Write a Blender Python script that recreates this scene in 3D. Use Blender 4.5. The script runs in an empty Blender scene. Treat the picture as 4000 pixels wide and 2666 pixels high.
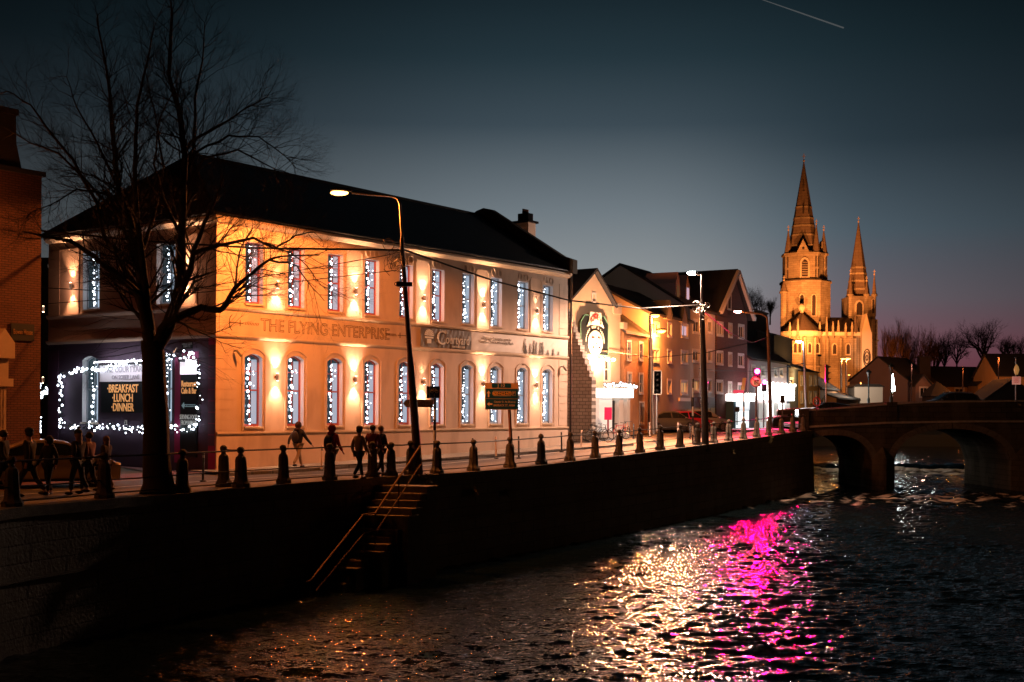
import bpy, bmesh, math, random
import numpy as np
from mathutils import Vector, Matrix
R = math.radians
SC = bpy.context.scene
COL = SC.collection
rnd = random.Random(7)
# ------------------------------------------------------------------ camera frame
F = 4772.0; CX = 2000.0; HY = 1593.0; ROLL = 0.0061; CZ = 2.42
def at(px, py, Y):
    """a point of the place, from its direction and its distance in metres"""
    dx, dy = px - CX, py - HY
    x = dx * math.cos(ROLL) + dy * math.sin(ROLL)
    y = -dx * math.sin(ROLL) + dy * math.cos(ROLL)
    return Vector((x / F * Y, Y, CZ - y / F * Y))
def xat(px, Y, py=1600): return at(px, py, Y).x
def lerp_tab(tab, x):
    if x <= tab[0][0]: return tab[0][1]
    for (a, b), (c, d) in zip(tab, tab[1:]):
        if x <= c: return b + (d - b) * (x - a) / (c - a)
    return tab[-1][1]
def G(y): return lerp_tab([(47, 0), (84, .89), (112, .9), (170, 2.0), (330, 5.0), (700, 14.0)], y)
WATER_Z = -3.3
# ------------------------------------------------------------------ materials
MATS = {}
def mat(name, col, rough=.8, metal=0., emit=None, es=0., noise=None, bump=None, spec=None, brick=None, coat=0., trans=0., alpha=None, mix2=None):
    if name in MATS: return MATS[name]
    m = bpy.data.materials.new(name); m.use_nodes = True
    nt = m.node_tree; b = nt.nodes['Principled BSDF']
    b.inputs['Base Color'].default_value = (*col, 1); b.inputs['Roughness'].default_value = rough
    b.inputs['Metallic'].default_value = metal
    if spec is not None: b.inputs['Specular IOR Level'].default_value = spec
    if coat: b.inputs['Coat Weight'].default_value = coat
    if emit:
        b.inputs['Emission Color'].default_value = (*emit, 1); b.inputs['Emission Strength'].default_value = es
    tc = nt.nodes.new('ShaderNodeTexCoord')
    out = None
    if brick:
        bw, bh, mort, c2, cm, rot = brick
        mp = nt.nodes.new('ShaderNodeMapping'); mp.inputs['Rotation'].default_value = rot
        nt.links.new(tc.outputs['Object'], mp.inputs[0])
        br = nt.nodes.new('ShaderNodeTexBrick'); nt.links.new(mp.outputs[0], br.inputs[0])
        br.inputs['Scale'].default_value = 1; br.inputs['Brick Width'].default_value = bw; br.inputs['Row Height'].default_value = bh
        br.inputs['Mortar Size'].default_value = mort; br.inputs['Color1'].default_value = (*col, 1); br.inputs['Color2'].default_value = (*c2, 1)
        br.inputs['Mortar'].default_value = (*cm, 1)
        out = br.outputs['Color']
        bm_ = nt.nodes.new('ShaderNodeBump'); bm_.inputs['Strength'].default_value = .6; bm_.inputs['Distance'].default_value = .02; bm_.invert = True
        nt.links.new(br.outputs['Fac'], bm_.inputs['Height']); nt.links.new(bm_.outputs[0], b.inputs['Normal'])
    if noise:
        sc, amt, c2 = noise
        n = nt.nodes.new('ShaderNodeTexNoise'); n.inputs['Scale'].default_value = sc; n.inputs['Detail'].default_value = 6; n.inputs['Roughness'].default_value = .65
        nt.links.new(tc.outputs['Object'], n.inputs[0])
        rp = nt.nodes.new('ShaderNodeMapRange'); rp.inputs[1].default_value = .35; rp.inputs[2].default_value = .7; rp.inputs[3].default_value = 0; rp.inputs[4].default_value = amt
        nt.links.new(n.outputs[0], rp.inputs[0])
        mx = nt.nodes.new('ShaderNodeMix'); mx.data_type = 'RGBA'
        nt.links.new(rp.outputs[0], mx.inputs['Factor'])
        if out: nt.links.new(out, mx.inputs['A'])
        else: mx.inputs['A'].default_value = (*col, 1)
        mx.inputs['B'].default_value = (*c2, 1)
        out = mx.outputs['Result']
    if mix2:   # a second, coarser stain
        sc, amt, c2 = mix2
        n = nt.nodes.new('ShaderNodeTexNoise'); n.inputs['Scale'].default_value = sc; n.inputs['Detail'].default_value = 3
        mp = nt.nodes.new('ShaderNodeMapping'); mp.inputs['Scale'].default_value = (1, 1, .35); nt.links.new(tc.outputs['Object'], mp.inputs[0]); nt.links.new(mp.outputs[0], n.inputs[0])
        rp = nt.nodes.new('ShaderNodeMapRange'); rp.inputs[1].default_value = .5; rp.inputs[2].default_value = .65; rp.inputs[3].default_value = 0; rp.inputs[4].default_value = amt
        nt.links.new(n.outputs[0], rp.inputs[0])
        mx = nt.nodes.new('ShaderNodeMix'); mx.data_type = 'RGBA'; nt.links.new(rp.outputs[0], mx.inputs['Factor'])
        if out: nt.links.new(out, mx.inputs['A'])
        else: mx.inputs['A'].default_value = (*col, 1)
        mx.inputs['B'].default_value = (*c2, 1); out = mx.outputs['Result']
    if out: nt.links.new(out, b.inputs['Base Color'])
    if bump:
        sc, st = bump
        n = nt.nodes.new('ShaderNodeTexNoise'); n.inputs['Scale'].default_value = sc; n.inputs['Detail'].default_value = 5
        nt.links.new(tc.outputs['Object'], n.inputs[0])
        bb = nt.nodes.new('ShaderNodeBump'); bb.inputs['Strength'].default_value = st; bb.inputs['Distance'].default_value = .03
        nt.links.new(n.outputs[0], bb.inputs['Height'])
        if b.inputs['Normal'].is_linked: nt.links.new(b.inputs['Normal'].links[0].from_socket, bb.inputs['Normal'])
        nt.links.new(bb.outputs[0], b.inputs['Normal'])
    MATS[name] = m
    return m
VERT = (R(90), 0, 0)
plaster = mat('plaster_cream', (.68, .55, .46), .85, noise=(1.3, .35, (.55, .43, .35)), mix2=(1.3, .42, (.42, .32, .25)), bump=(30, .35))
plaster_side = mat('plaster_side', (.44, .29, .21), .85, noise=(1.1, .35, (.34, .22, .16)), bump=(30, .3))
plaster_purple = mat('plaster_purple', (.085, .05, .085), .7, noise=(2, .3, (.06, .035, .06)), bump=(30, .3))
magenta_paint = mat('paint_magenta', (.35, .02, .12), .6)
trim = mat('trim_cream', (.70, .58, .45), .75, noise=(3, .3, (.5, .4, .3)), bump=(40, .2))
slate = mat('slate_roof', (.034, .033, .035), .5, brick=(.3, .22, .012, (.045, .045, .048), (.012, .012, .014), (0, 0, 0)), noise=(3, .4, (.02, .022, .02)))
slate_far = mat('slate_far', (.03, .03, .034), .8, noise=(1.5, .5, (.018, .018, .02)))
wood_red = mat('sash_red', (.42, .09, .06), .5)
wood_grey = mat('sash_grey', (.35, .37, .4), .5)
reveal_w = mat('reveal_white', (.75, .74, .74), .8)
glass_room_glow = mat('glass_room_glow', (.015, .03, .04), .08, spec=.8, emit=(.10, .19, .24), es=.16)  # dark glass; its faint bluish emission stands in for the lit room behind
curtain_glow = mat('curtain', (.12, .13, .14), .9, emit=(.62, .78, .98), es=.50)  # emission replaces the room light that would fall on the curtain
blk_metal = mat('black_metal', (.02, .02, .022), .45, .6)
dark_iron = mat('iron_dark', (.035, .03, .028), .5, .4, noise=(20, .5, (.06, .035, .02)))
steel = mat('galvanised_steel', (.38, .37, .36), .45, .7, noise=(12, .4, (.25, .23, .2)))
rust_rail = mat('rail_rust', (.34, .2, .07), .65, noise=(25, .6, (.2, .11, .04)), bump=(60, .5))
asphalt = mat('asphalt', (.055, .053, .052), .62, noise=(6, .5, (.08, .076, .072)), bump=(150, .4), mix2=(.3, .3, (.035, .034, .034)))
asphalt_red = mat('asphalt_red', (.13, .05, .04), .7, noise=(6, .5, (.09, .035, .03)), bump=(150, .4))
paving = mat('paving_slabs', (.2, .18, .16), .7, brick=(.6, .4, .01, (.17, .155, .14), (.08, .07, .06), (0, 0, R(53.5))), noise=(3, .4, (.1, .09, .08)), bump=(60, .3))
kerb_m = mat('kerb_granite', (.14, .13, .12), .7, noise=(12, .5, (.08, .075, .07)), bump=(80, .3))
soil = mat('earth', (.04, .04, .03), .95, noise=(.3, .6, (.03, .045, .02)))
roadpaint = mat('road_paint', (.62, .6, .56), .6, noise=(9, .5, (.25, .24, .22)))
yellowpaint = mat('road_paint_yellow', (.6, .42, .08), .6, noise=(9, .5, (.25, .2, .1)))
stone_wall = mat('quay_stone', (.12, .11, .09), .7, brick=(.9, .42, .018, (.17, .15, .12), (.035, .035, .03), VERT), noise=(1.2, .6, (.05, .055, .045)), bump=(12, .8), mix2=(.7, .5, (.16, .16, .15)))
stone_cope = mat('coping_stone', (.19, .17, .14), .75, noise=(5, .6, (.07, .07, .055)), bump=(30, .6))
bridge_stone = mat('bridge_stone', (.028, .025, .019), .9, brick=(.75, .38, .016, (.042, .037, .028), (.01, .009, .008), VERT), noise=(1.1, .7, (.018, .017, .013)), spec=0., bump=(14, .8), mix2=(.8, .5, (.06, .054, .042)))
step_stone = mat('step_stone', (.3, .26, .2), .75, noise=(6, .5, (.17, .15, .11)), bump=(30, .5))
brick_red = mat('brick_red', (.15, .055, .035), .85, brick=(.23, .078, .012, (.11, .04, .026), (.035, .02, .015), VERT), noise=(2, .4, (.12, .045, .03)))
bark = mat('bark', (.035, .028, .02), .9, noise=(9, .7, (.03, .035, .02)), bump=(25, 1.0))
twig_m = mat('twigs', (.013, .011, .009), .95)
white_txt = mat('white_lettering', (.7, .68, .62), .6)
# ------------------------------------------------------------------ objects
def tag(o, label=None, cat=None, group=None, kind=None):
    if label: o['label'] = label
    if cat: o['category'] = cat
    if group: o['group'] = group
    if kind: o['kind'] = kind
    return o
def thing(name, label, cat, loc=(0, 0, 0), rz=0., group=None):
    o = bpy.data.objects.new(name, None); COL.objects.link(o)
    o.empty_display_size = .2
    o.location = loc; o.rotation_euler = (0, 0, rz)
    return tag(o, label, cat, group)
KIDS = {}
def link(o, parent=None):
    COL.objects.link(o)
    if parent is not None:
        o.parent = parent; KIDS.setdefault(parent.name, []).append(o)
    return o
class MB:
    def __init__(s): s.v = []; s.f = []
    def add(s, vs, fs):
        n = len(s.v); s.v += [tuple(v) for v in vs]; s.f += [tuple(n + i for i in f) for f in fs]
        return s
    def quad(s, a, b, c, d): return s.add([a, b, c, d], [(0, 1, 2, 3)])
    def poly(s, pts): return s.add(pts, [tuple(range(len(pts)))])
    def box(s, x0, x1, y0, y1, z0, z1, rz=0, c=None):
        vs = [(x, y, z) for x in (x0, x1) for y in (y0, y1) for z in (z0, z1)]
        if rz:
            c = c or ((x0 + x1) / 2, (y0 + y1) / 2)
            co, si = math.cos(rz), math.sin(rz)
            vs = [(c[0] + (x - c[0]) * co - (y - c[1]) * si, c[1] + (x - c[0]) * si + (y - c[1]) * co, z) for x, y, z in vs]
        return s.add(vs, [(0, 1, 3, 2), (4, 6, 7, 5), (0, 4, 5, 1), (2, 3, 7, 6), (0, 2, 6, 4), (1, 5, 7, 3)])
    def bar(s, p, q, w, h=None):
        """rectangular bar between two points"""
        h = h or w; p, q = Vector(p), Vector(q); d = (q - p).normalized()
        u = d.cross(Vector((0, 0, 1)))
        u = Vector((1, 0, 0)) if u.length < 1e-4 else u.normalized()
        w2 = u.cross(d).normalized()
        vs = [e + u * (a * w / 2) + w2 * (b * h / 2) for e in (p, q) for a, b in ((-1, -1), (1, -1), (1, 1), (-1, 1))]
        return s.add(vs, [(0, 1, 2, 3), (7, 6, 5, 4), (0, 4, 5, 1), (1, 5, 6, 2), (2, 6, 7, 3), (3, 7, 4, 0)])
    def tube(s, pts, rad, n=8, cap=True):
        pts = [Vector(p) for p in pts]
        if not hasattr(rad, '__len__'): rad = [rad] * len(pts)
        base = len(s.v); u = None
        for i, p in enumerate(pts):
            d = (pts[min(i + 1, len(pts) - 1)] - pts[max(i - 1, 0)])
            if d.length < 1e-9: d = Vector((0, 0, 1))
            d.normalize()
            if u is None:
                u = d.cross(Vector((0, 0, 1)))
                if u.length < 1e-3: u = Vector((1, 0, 0))
            u = (u - d * u.dot(d))
            u.normalize(); w = d.cross(u)
            for k in range(n):
                a = 2 * math.pi * k / n
                s.v.append(tuple(p + (u * math.cos(a) + w * math.sin(a)) * rad[i]))
        for i in range(len(pts) - 1):
            for k in range(n):
                a = base + i * n + k; b = base + i * n + (k + 1) % n
                s.f.append((a, b, b + n, a + n))
        if cap:
            s.f.append(tuple(base + k for k in reversed(range(n))))
            s.f.append(tuple(base + (len(pts) - 1) * n + k for k in range(n)))
        return s
    def lathe(s, prof, c=(0, 0), n=16, z=0., ang=0., sq=None):
        """profile [(r, z)...] turned round a vertical axis"""
        base = len(s.v)
        for r, h in prof:
            for k in range(n):
                a = 2 * math.pi * k / n + ang
                s.v.append((c[0] + r * math.cos(a), c[1] + r * math.sin(a), z + h))
        for i in range(len(prof) - 1):
            for k in range(n):
                a = base + i * n + k; b = base + i * n + (k + 1) % n
                s.f.append((a, b, b + n, a + n))
        s.f.append(tuple(base + k for k in reversed(range(n)))); s.f.append(tuple(base + (len(prof) - 1) * n + k for k in range(n)))
        return s
    def ball(s, c, r, n=8, m=6, sc=(1, 1, 1)):
        prof = [(max(1e-4, math.sin(math.pi * i / m)) * r, -math.cos(math.pi * i / m) * r) for i in range(m + 1)]
        b = len(s.v); s.lathe(prof, (0, 0), n)
        for i in range(b, len(s.v)):
            x, y, z = s.v[i]; s.v[i] = (c[0] + x * sc[0], c[1] + y * sc[1], c[2] + z * sc[2])
        return s
    def prism(s, pts, y0, y1):
        """polygon in x,z pushed from y0 to y1"""
        n = len(pts)
        vs = [(x, y0, z) for x, z in pts] + [(x, y1, z) for x, z in pts]
        return s.add(vs, [tuple(range(n)), tuple(reversed(range(n, 2 * n)))] + [(i, i + n, (i + 1) % n + n, (i + 1) % n) for i in range(n)])
    def flat(s, pts, z0, z1):
        """polygon in x,y pushed from z0 to z1"""
        n = len(pts)
        vs = [(x, y, z0) for x, y in pts] + [(x, y, z1) for x, y in pts]
        return s.add(vs, [tuple(reversed(range(n))), tuple(range(n, 2 * n))] + [(i, (i + 1) % n, (i + 1) % n + n, i + n) for i in range(n)])
    def mesh(s, name, smooth=False):
        me = bpy.data.meshes.new(name); me.from_pydata(s.v, [], s.f)
        bm = bmesh.new(); bm.from_mesh(me); bmesh.ops.recalc_face_normals(bm, faces=bm.faces); bm.to_mesh(me); bm.free()
        if smooth:
            me.polygons.foreach_set('use_smooth', [True] * len(me.polygons))
            try: me.set_sharp_from_angle(angle=R(45))
            except Exception: pass
        return me
    def build(s, name, m, parent=None, loc=(0, 0, 0), rz=0., smooth=False, label=None):
        me = s.mesh(name, smooth); me.materials.append(m)
        o = bpy.data.objects.new(name, me); link(o, parent)
        o.location = loc; o.rotation_euler = (0, 0, rz)
        if label: o['label'] = label
        return o
def struct(o): o['kind'] = 'structure'; return o
def copy_tree(o, parent=None):
    c = o.copy(); link(c, parent)
    for ch in KIDS.get(o.name, []): copy_tree(ch, c)
    return c
def text(s, size, m, parent, loc, rz=0., name='lettering', ext=.006, align='CENTER', outline=False, sx=1., rx=90, sp=1., bold=0.):
    c = bpy.data.curves.new(name, 'FONT'); c.body = s; c.size = size; c.align_x = align; c.align_y = 'CENTER'; c.space_character = sp; c.space_line = .85
    if outline: c.fill_mode = 'NONE'; c.bevel_depth = .011; c.bevel_resolution = 0
    else: c.extrude = ext; c.offset = bold
    c.resolution_u = 3
    c.materials.append(m)
    tmp = bpy.data.objects.new('tmp_text', c); COL.objects.link(tmp)
    me = bpy.data.meshes.new_from_object(tmp.evaluated_get(bpy.context.evaluated_depsgraph_get()))
    bpy.data.objects.remove(tmp); bpy.data.curves.remove(c)
    if not me.materials: me.materials.append(m)
    me.name = name
    o = bpy.data.objects.new(name, me); link(o, parent)
    o.location = loc; o.rotation_euler = (R(rx), 0, rz); o.scale = (sx, 1, 1)
    return o
def lamp(kind, loc, energy, col, parent=None, size=.1, name='lamp_light', spot=None, blend=.5, direc=None):
    l = bpy.data.lights.new(name, kind); l.energy = energy; l.color = col
    if kind != 'AREA': l.shadow_soft_size = size
    else: l.size = size
    if spot: l.spot_size = R(spot); l.spot_blend = blend
    o = bpy.data.objects.new(name, l); link(o, parent); o.location = loc
    if direc is not None: o.rotation_euler = Vector(direc).to_track_quat('-Z', 'Y').to_euler()
    return o
SODIUM = (1.0, .255, .045)
WARM = (1.0, .50, .26)
COOL = (.78, .88, 1.0)
# ------------------------------------------------------------------ world: dusk sky
w = bpy.data.worlds.new('World'); SC.world = w; w.use_nodes = True
nt = w.node_tree; bg = nt.nodes['Background']
def N(t, **k):
    n = nt.nodes.new(t)
    for a, b in k.items(): setattr(n, a, b)
    return n
def math_(op, a, b=None, c=None):
    n = N('ShaderNodeMath', operation=op)
    for i, v in enumerate((a, b, c)):
        if v is None: continue
        if isinstance(v, (int, float)): n.inputs[i].default_value = v
        else: nt.links.new(v, n.inputs[i])
    return n.outputs[0]
tc = N('ShaderNodeTexCoord'); sx = N('ShaderNodeSeparateXYZ'); nt.links.new(tc.outputs['Generated'], sx.inputs[0])
el = math_('ARCSINE', sx.outputs['Z'])
az = math_('ARCTAN2', sx.outputs['X'], sx.outputs['Y'])
def lin(c): return tuple(((v / 255 + .055) / 1.055) ** 2.4 if v > 10 else v / 255 / 12.92 for v in c)
def ramp(stops, hi):
    r = N('ShaderNodeValToRGB'); cr = r.color_ramp
    while len(cr.elements) > 1: cr.elements.remove(cr.elements[-1])
    for i, (e, c) in enumerate(stops):
        k = cr.elements[0] if i == 0 else cr.elements.new(e / hi)
        k.position = e / hi; k.color = (*lin(c), 1)
    nt.links.new(math_('DIVIDE', el, R(hi)), r.inputs[0])
    return r.outputs[0]
mid = ramp([(0, (128, 112, 112)), (2.5, (130, 122, 122)), (6, (120, 124, 126)), (9, (95, 104, 110)), (13, (50, 62, 70)), (16, (29, 43, 50)), (18.5, (19, 31, 37)), (26, (14, 24, 30)), (45, (10, 17, 22)), (90, (8, 13, 17))], 90)
right = ramp([(0, (118, 50, 62)), (1.6, (124, 68, 80)), (3.2, (124, 86, 96)), (5, (106, 98, 106)), (8, (78, 92, 102)), (12, (44, 58, 67)), (16, (27, 42, 49)), (18.5, (17, 30, 36)), (26, (14, 24, 30)), (45, (10, 17, 22)), (90, (8, 13, 17))], 90)
mx = N('ShaderNodeMix', data_type='RGBA')
mr = N('ShaderNodeMapRange', interpolation_type='SMOOTHSTEP'); nt.links.new(az, mr.inputs[0]); mr.inputs[1].default_value = R(6); mr.inputs[2].default_value = R(17)
nt.links.new(mr.outputs[0], mx.inputs['Factor']); nt.links.new(mid, mx.inputs['A']); nt.links.new(right, mx.inputs['B'])
# sky darkens away from the sunset and imitates lens vignette at the sides
d0 = math_('DIVIDE', math_('SUBTRACT', az, R(3.5)), R(21))
fall = math_('DIVIDE', 1.0, math_('ADD', 1.0, math_('MULTIPLY', math_('POWER', math_('ABSOLUTE', d0), 2.4), 1.9)))
mul = N('ShaderNodeVectorMath', operation='SCALE'); nt.links.new(mx.outputs['Result'], mul.inputs[0]); nt.links.new(fall, mul.inputs['Scale'])
nt.links.new(mul.outputs[0], bg.inputs[0]); bg.inputs[1].default_value = 1.45
# ------------------------------------------------------------------ camera
cd = bpy.data.cameras.new('camera'); cam = bpy.data.objects.new('camera', cd); COL.objects.link(cam)
cam.location = (0, 0, CZ); cam.rotation_mode = 'QUATERNION'
cam.rotation_quaternion = (Matrix.Rotation(R(90), 3, 'X') @ Matrix.Rotation(ROLL, 3, 'Z')).to_quaternion()
cd.sensor_width = 36; cd.lens = F * 36 / 4000; cd.shift_y = (HY - 1333) / 4000; cd.clip_end = 3000; cd.clip_start = .1
cd.dof.use_dof = True; cd.dof.focus_distance = 47; cd.dof.aperture_fstop = 1.8
SC.camera = cam
SC.view_settings.view_transform = 'Standard'; SC.view_settings.look = 'None'; SC.view_settings.exposure = 0; SC.view_settings.gamma = 1
SC.cycles.max_bounces = 5; SC.cycles.diffuse_bounces = 3; SC.cycles.glossy_bounces = 3; SC.cycles.transmission_bounces = 2
SC.cycles.caustics_reflective = False; SC.cycles.caustics_refractive = False
SC.cycles.sample_clamp_indirect = 4; SC.cycles.use_denoising = True; SC.cycles.use_light_tree = True
# ------------------------------------------------------------------ the quay line
QT = [(-900, 20), (-50, 27.3), (85, 28.4), (440, 31.2), (740, 33.8), (955, 35.9), (1134, 37.7), (1313, 39.5), (1478, 41.2), (1551, 42), (1627, 42.8), (1729, 44), (1872, 46), (2014, 48.3), (2136, 50.3), (2247, 52.4), (2346, 54.4),
      (2437, 56.4), (2520, 58.5), (2598, 60.7), (2675, 63), (2742, 65.3), (2806, 67.7), (2864, 70.1), (2920, 72.5), (2972, 75), (3018, 77.5), (3067, 80.3), (3111, 83.2), (3151, 86), (3172, 88)]
def qpt(px):
    Y = lerp_tab(QT, px); return Vector((xat(px, Y), Y, G(Y)))
QPX = [-900, -400] + list(range(-50, 3170, 70)) + [3172]
QP = [qpt(p) for p in QPX]
def offset(pts, d):
    out = []
    for i, p in enumerate(pts):
        t = pts[min(i + 1, len(pts) - 1)] - pts[max(i - 1, 0)]; t.z = 0; t.normalize()
        out.append(Vector((p.x - t.y * d, p.y + t.x * d, 0)))   # to the left of the run: inland
    return out
def strip(mb, d0, d1, dz, n=1, pts=None, i0=0, i1=None):
    a, b = offset(pts or QP, d0)[i0:i1], offset(pts or QP, d1)[i0:i1]
    base = len(mb.v)
    for p, q in zip(a, b):
        for k in range(n + 1):
            v = p.lerp(q, k / n); mb.v.append((v.x, v.y, G(v.y) + dz))
    for i in range(len(a) - 1):
        for k in range(n):
            o = base + i * (n + 1) + k; mb.f.append((o, o + 1, o + n + 2, o + n + 1))
    return mb
# ground sheet: left bank and everything beyond
gm = MB()
xs = [-600, -300, -150, -80, -50, -35, -25, -18, -12, -6, 0, 6, 12, 20]
# bank edge as function of y
def bank_x(y):
    if y <= 88: return lerp_tab([(p.y, p.x) for p in QP], y) - .25
    return lerp_tab([(88, 21.0), (110, 27), (168, 30)], y)
ys = [8, 14, 20, 25, 30, 35, 40, 44, 47, 50, 55, 60, 65, 70, 75, 80, 84, 88, 95, 103, 112, 125, 140, 155, 168]
rows = []
for y in ys:
    row = []
    for k in range(13):
        t = (k / 12) ** .5
        row.append((-400 + (bank_x(y) + 400) * t, y, G(y) - .16))
    rows.append(row)
n0 = 13
for i, r_ in enumerate(rows):
    gm.v += r_
    if i:
        for k in range(12):
            a = (i - 1) * 13 + k; gm.f.append((a, a + 1, a + 14, a + 13))
# far land up to the horizon
b0 = len(gm.v)
fx = [-1200, -500, -200, -60, 0, 30, 60, 100, 150, 250, 500, 1400]
fy = [168, 172, 200, 250, 330, 450, 700, 1400, 2400]
for y in fy:
    for x in fx: gm.v.append((x, y + .001, (G(y) - .16) if y > 168 else G(y) - .16))
for i in range(len(fy) - 1):
    for k in range(len(fx) - 1):
        a = b0 + i * len(fx) + k; gm.f.append((a, a + 1, a + len(fx) + 1, a + len(fx)))
struct(gm.build('ground', soil))
# far river bank face
fb = MB(); fb.quad((29, 168, WATER_Z - 1), (400, 168, WATER_Z - 1), (400, 168, G(168) - .16), (29, 168, G(168) - .16))
fb.quad((20.9, 88.5, WATER_Z - 1), (27, 110, WATER_Z - 1), (27, 110, G(110) - .1), (20.9, 88.5, G(88) - .1)); fb.quad((27, 110, WATER_Z - 1), (30, 168, WATER_Z - 1), (30, 168, G(168) - .1), (27, 110, G(110) - .1))
struct(fb.build('far_river_bank', soil))
# pavements, kerbs, road
struct(strip(MB(), .02, 2.6, 0, 2).build('quay_pavement', paving))
kb = MB(); a_, b_ = offset(QP, 2.6), offset(QP, 2.76)
for p, q, p2, q2 in zip(a_, b_, a_[1:], b_[1:]):
    kb.add([(v.x, v.y, G(v.y) + z) for v in (p, q, p2, q2) for z in (-.14, .004)], [(1, 3, 7, 5), (2, 6, 7, 3), (0, 1, 5, 4)])
struct(kb.build('kerb', kerb_m))
struct(strip(MB(), 2.7, 9.4, -.12, 3).build('road', asphalt))
# side square where the street opens out beyond the inn
struct(MB().add([(x, y, G(y) - .112 ) for x, y in ((7.2, 66), (20.6, 87.5), (26, 104), (24, 114), (17, 104), (12, 92), (6, 78), (2.5, 71))], [tuple(range(8))]).build('side_road', asphalt)) if False else None
sq = MB()
for i in range(len(ys) - 1):
    pass
def sheet(y0, y1, fxl, fxr, dz, n=24):
    mb = MB()
    for i in range(n + 1):
        y = y0 + (y1 - y0) * i / n
        for k in range(5): mb.v.append((fxl(y) + (fxr(y) - fxl(y)) * k / 4, y, G(y) + dz))
    for i in range(n):
        for k in range(4): a = i * 5 + k; mb.f.append((a, a + 1, a + 6, a + 5))
    return mb
DIRX, DIRY = .594, .804
C0 = Vector((-11.23, 46.3, 0))
def fac(s, t=0.): return Vector((C0.x + DIRX * s - DIRY * t, C0.y + DIRY * s + DIRX * t, 0))
# pavement under the inn's wall, raised by a kerb
fp = MB(); n = 30; S0, S1 = -1.0, 27.5
for i in range(n + 1):
    s = S0 + (S1 - S0) * i / n
    for o_ in (-2.0, -1.88, 0.3):
        p = fac(s, o_); fp.v.append((p.x, p.y, G(p.y) + .0))
    p = fac(s, -2.0); fp.v.append((p.x, p.y, G(p.y) - .14))
for i in range(n):
    a = i * 4; fp.f += [(a, a + 1, a + 5, a + 4), (a + 1, a + 2, a + 6, a + 5), (a + 3, a, a + 4, a + 7)]
struct(fp.build('footpath', paving))
struct(sheet(63.5, 88, lambda y: lerp_tab([(63.5, 1), (66, 2.5), (72, 3.0), (81, 8.5), (90, 12.8)], y), lambda y: bank_x(y) - 8.9 if y < 90 else 99, -.02).build('square_paving', paving))
struct(sheet(66, 125, lambda y: lerp_tab([(66, 6), (72, 6.4), (78, 9.5), (88, 12.5), (98, 19), (125, 28)], y) , lambda y: bank_x(y) - .3 if y > 88 else bank_x(y) - 2.7, -.115).build('junction_road', asphalt))
struct(sheet(30, 60, lambda y: lerp_tab([(30, -24), (40, -18), (46.3, -13.5), (60, -24)], y), lambda y: lerp_tab([(30, -20), (36, -15), (46.3, -11.3), (60, -20)], y), -.118).build('lane', asphalt_red))
# painted lines
pl = MB()
for d0_, d1_ in ((4.6, 4.72), (3.15, 3.25)): strip(pl, d0_, d1_, -.112)
struct(pl.build('road_lines', roadpaint))
py_ = MB(); strip(py_, 6.95, 7.03, -.112); struct(py_.build('yellow_lines', yellowpaint))
pd = MB()
for i in range(4, 40, 3): strip(pd, 5.8, 5.9, -.111, i0=i, i1=i + 2)
struct(pd.build('lane_dashes', roadpaint))
# ================================================================== quay wall, stairs, bollards, railing
qw = thing('quay_wall', 'long dark stone river wall below the bollards', 'river wall')
def wall_band(z_top, z_bot, out_top, out_bot, px0, px1, step=70, top=False):
    mb = MB(); pts = []
    pxs = [px0] + [p for p in QPX if px0 < p < px1] + [px1]
    P = [qpt(p) for p in pxs]
    for o_ in (0,):
        A = offset(P, -out_top); B = offset(P, -out_bot)
    for i in range(len(P) - 1):
        a, b, c, d = A[i], A[i + 1], B[i + 1], B[i]
        za, zb = G(P[i].y) + z_top, G(P[i + 1].y) + z_top
        mb.add([(a.x, a.y, za), (b.x, b.y, zb), (c.x, c.y, z_bot), (d.x, d.y, z_bot)], [(0, 1, 2, 3)])
    return mb
# stair notch between the two wall runs
face = wall_band(-.2, WATER_Z - 1.5, .02, .32, -900, 3172)
# return at the bridge end
fo = face.build('wall_face', stone_wall, qw)
cope = MB()
A, B = offset(QP, -.10), offset(QP, .42)
for i in range(len(QP) - 1):
    if 1545 < QPX[i] < 1640: pass
    jz = lambda k: .014 * math.sin(k * 12.9) + .008 * math.sin(k * 5.1)
    z0, z1 = G(QP[i].y) + jz(i), G(QP[i + 1].y) + jz(i + 1)
    vs = [(A[i].x, A[i].y, z0 - .22), (A[i].x, A[i].y, z0 + .03), (B[i].x, B[i].y, z0 + .03), (A[i + 1].x, A[i + 1].y, z1 - .22), (A[i + 1].x, A[i + 1].y, z1 + .03), (B[i + 1].x, B[i + 1].y, z1 + .03), (B[i].x, B[i].y, z0 - .1), (B[i + 1].x, B[i + 1].y, z1 - .1)]
    cope.add(vs, [(0, 1, 4, 3), (1, 2, 5, 4), (2, 6, 7, 5), (0, 3, 7, 6)])
cope.build('coping', stone_cope, qw)
ledge = MB(); A, B = offset(QP, -.20), offset(QP, -.1)
for i in range(len(QP) - 1):
    for q0, q1 in ((A, B),):
        z = -1.62; vs = []
        ledge.add([(A[i].x, A[i].y, z), (A[i].x, A[i].y, z - .05), (B[i].x, B[i].y, z), (A[i + 1].x, A[i + 1].y, z), (A[i + 1].x, A[i + 1].y, z - .05), (B[i + 1].x, B[i + 1].y, z)], [(0, 2, 5, 3), (0, 3, 4, 1)])
ledge.build('string_course', stone_cope, qw)
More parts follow.
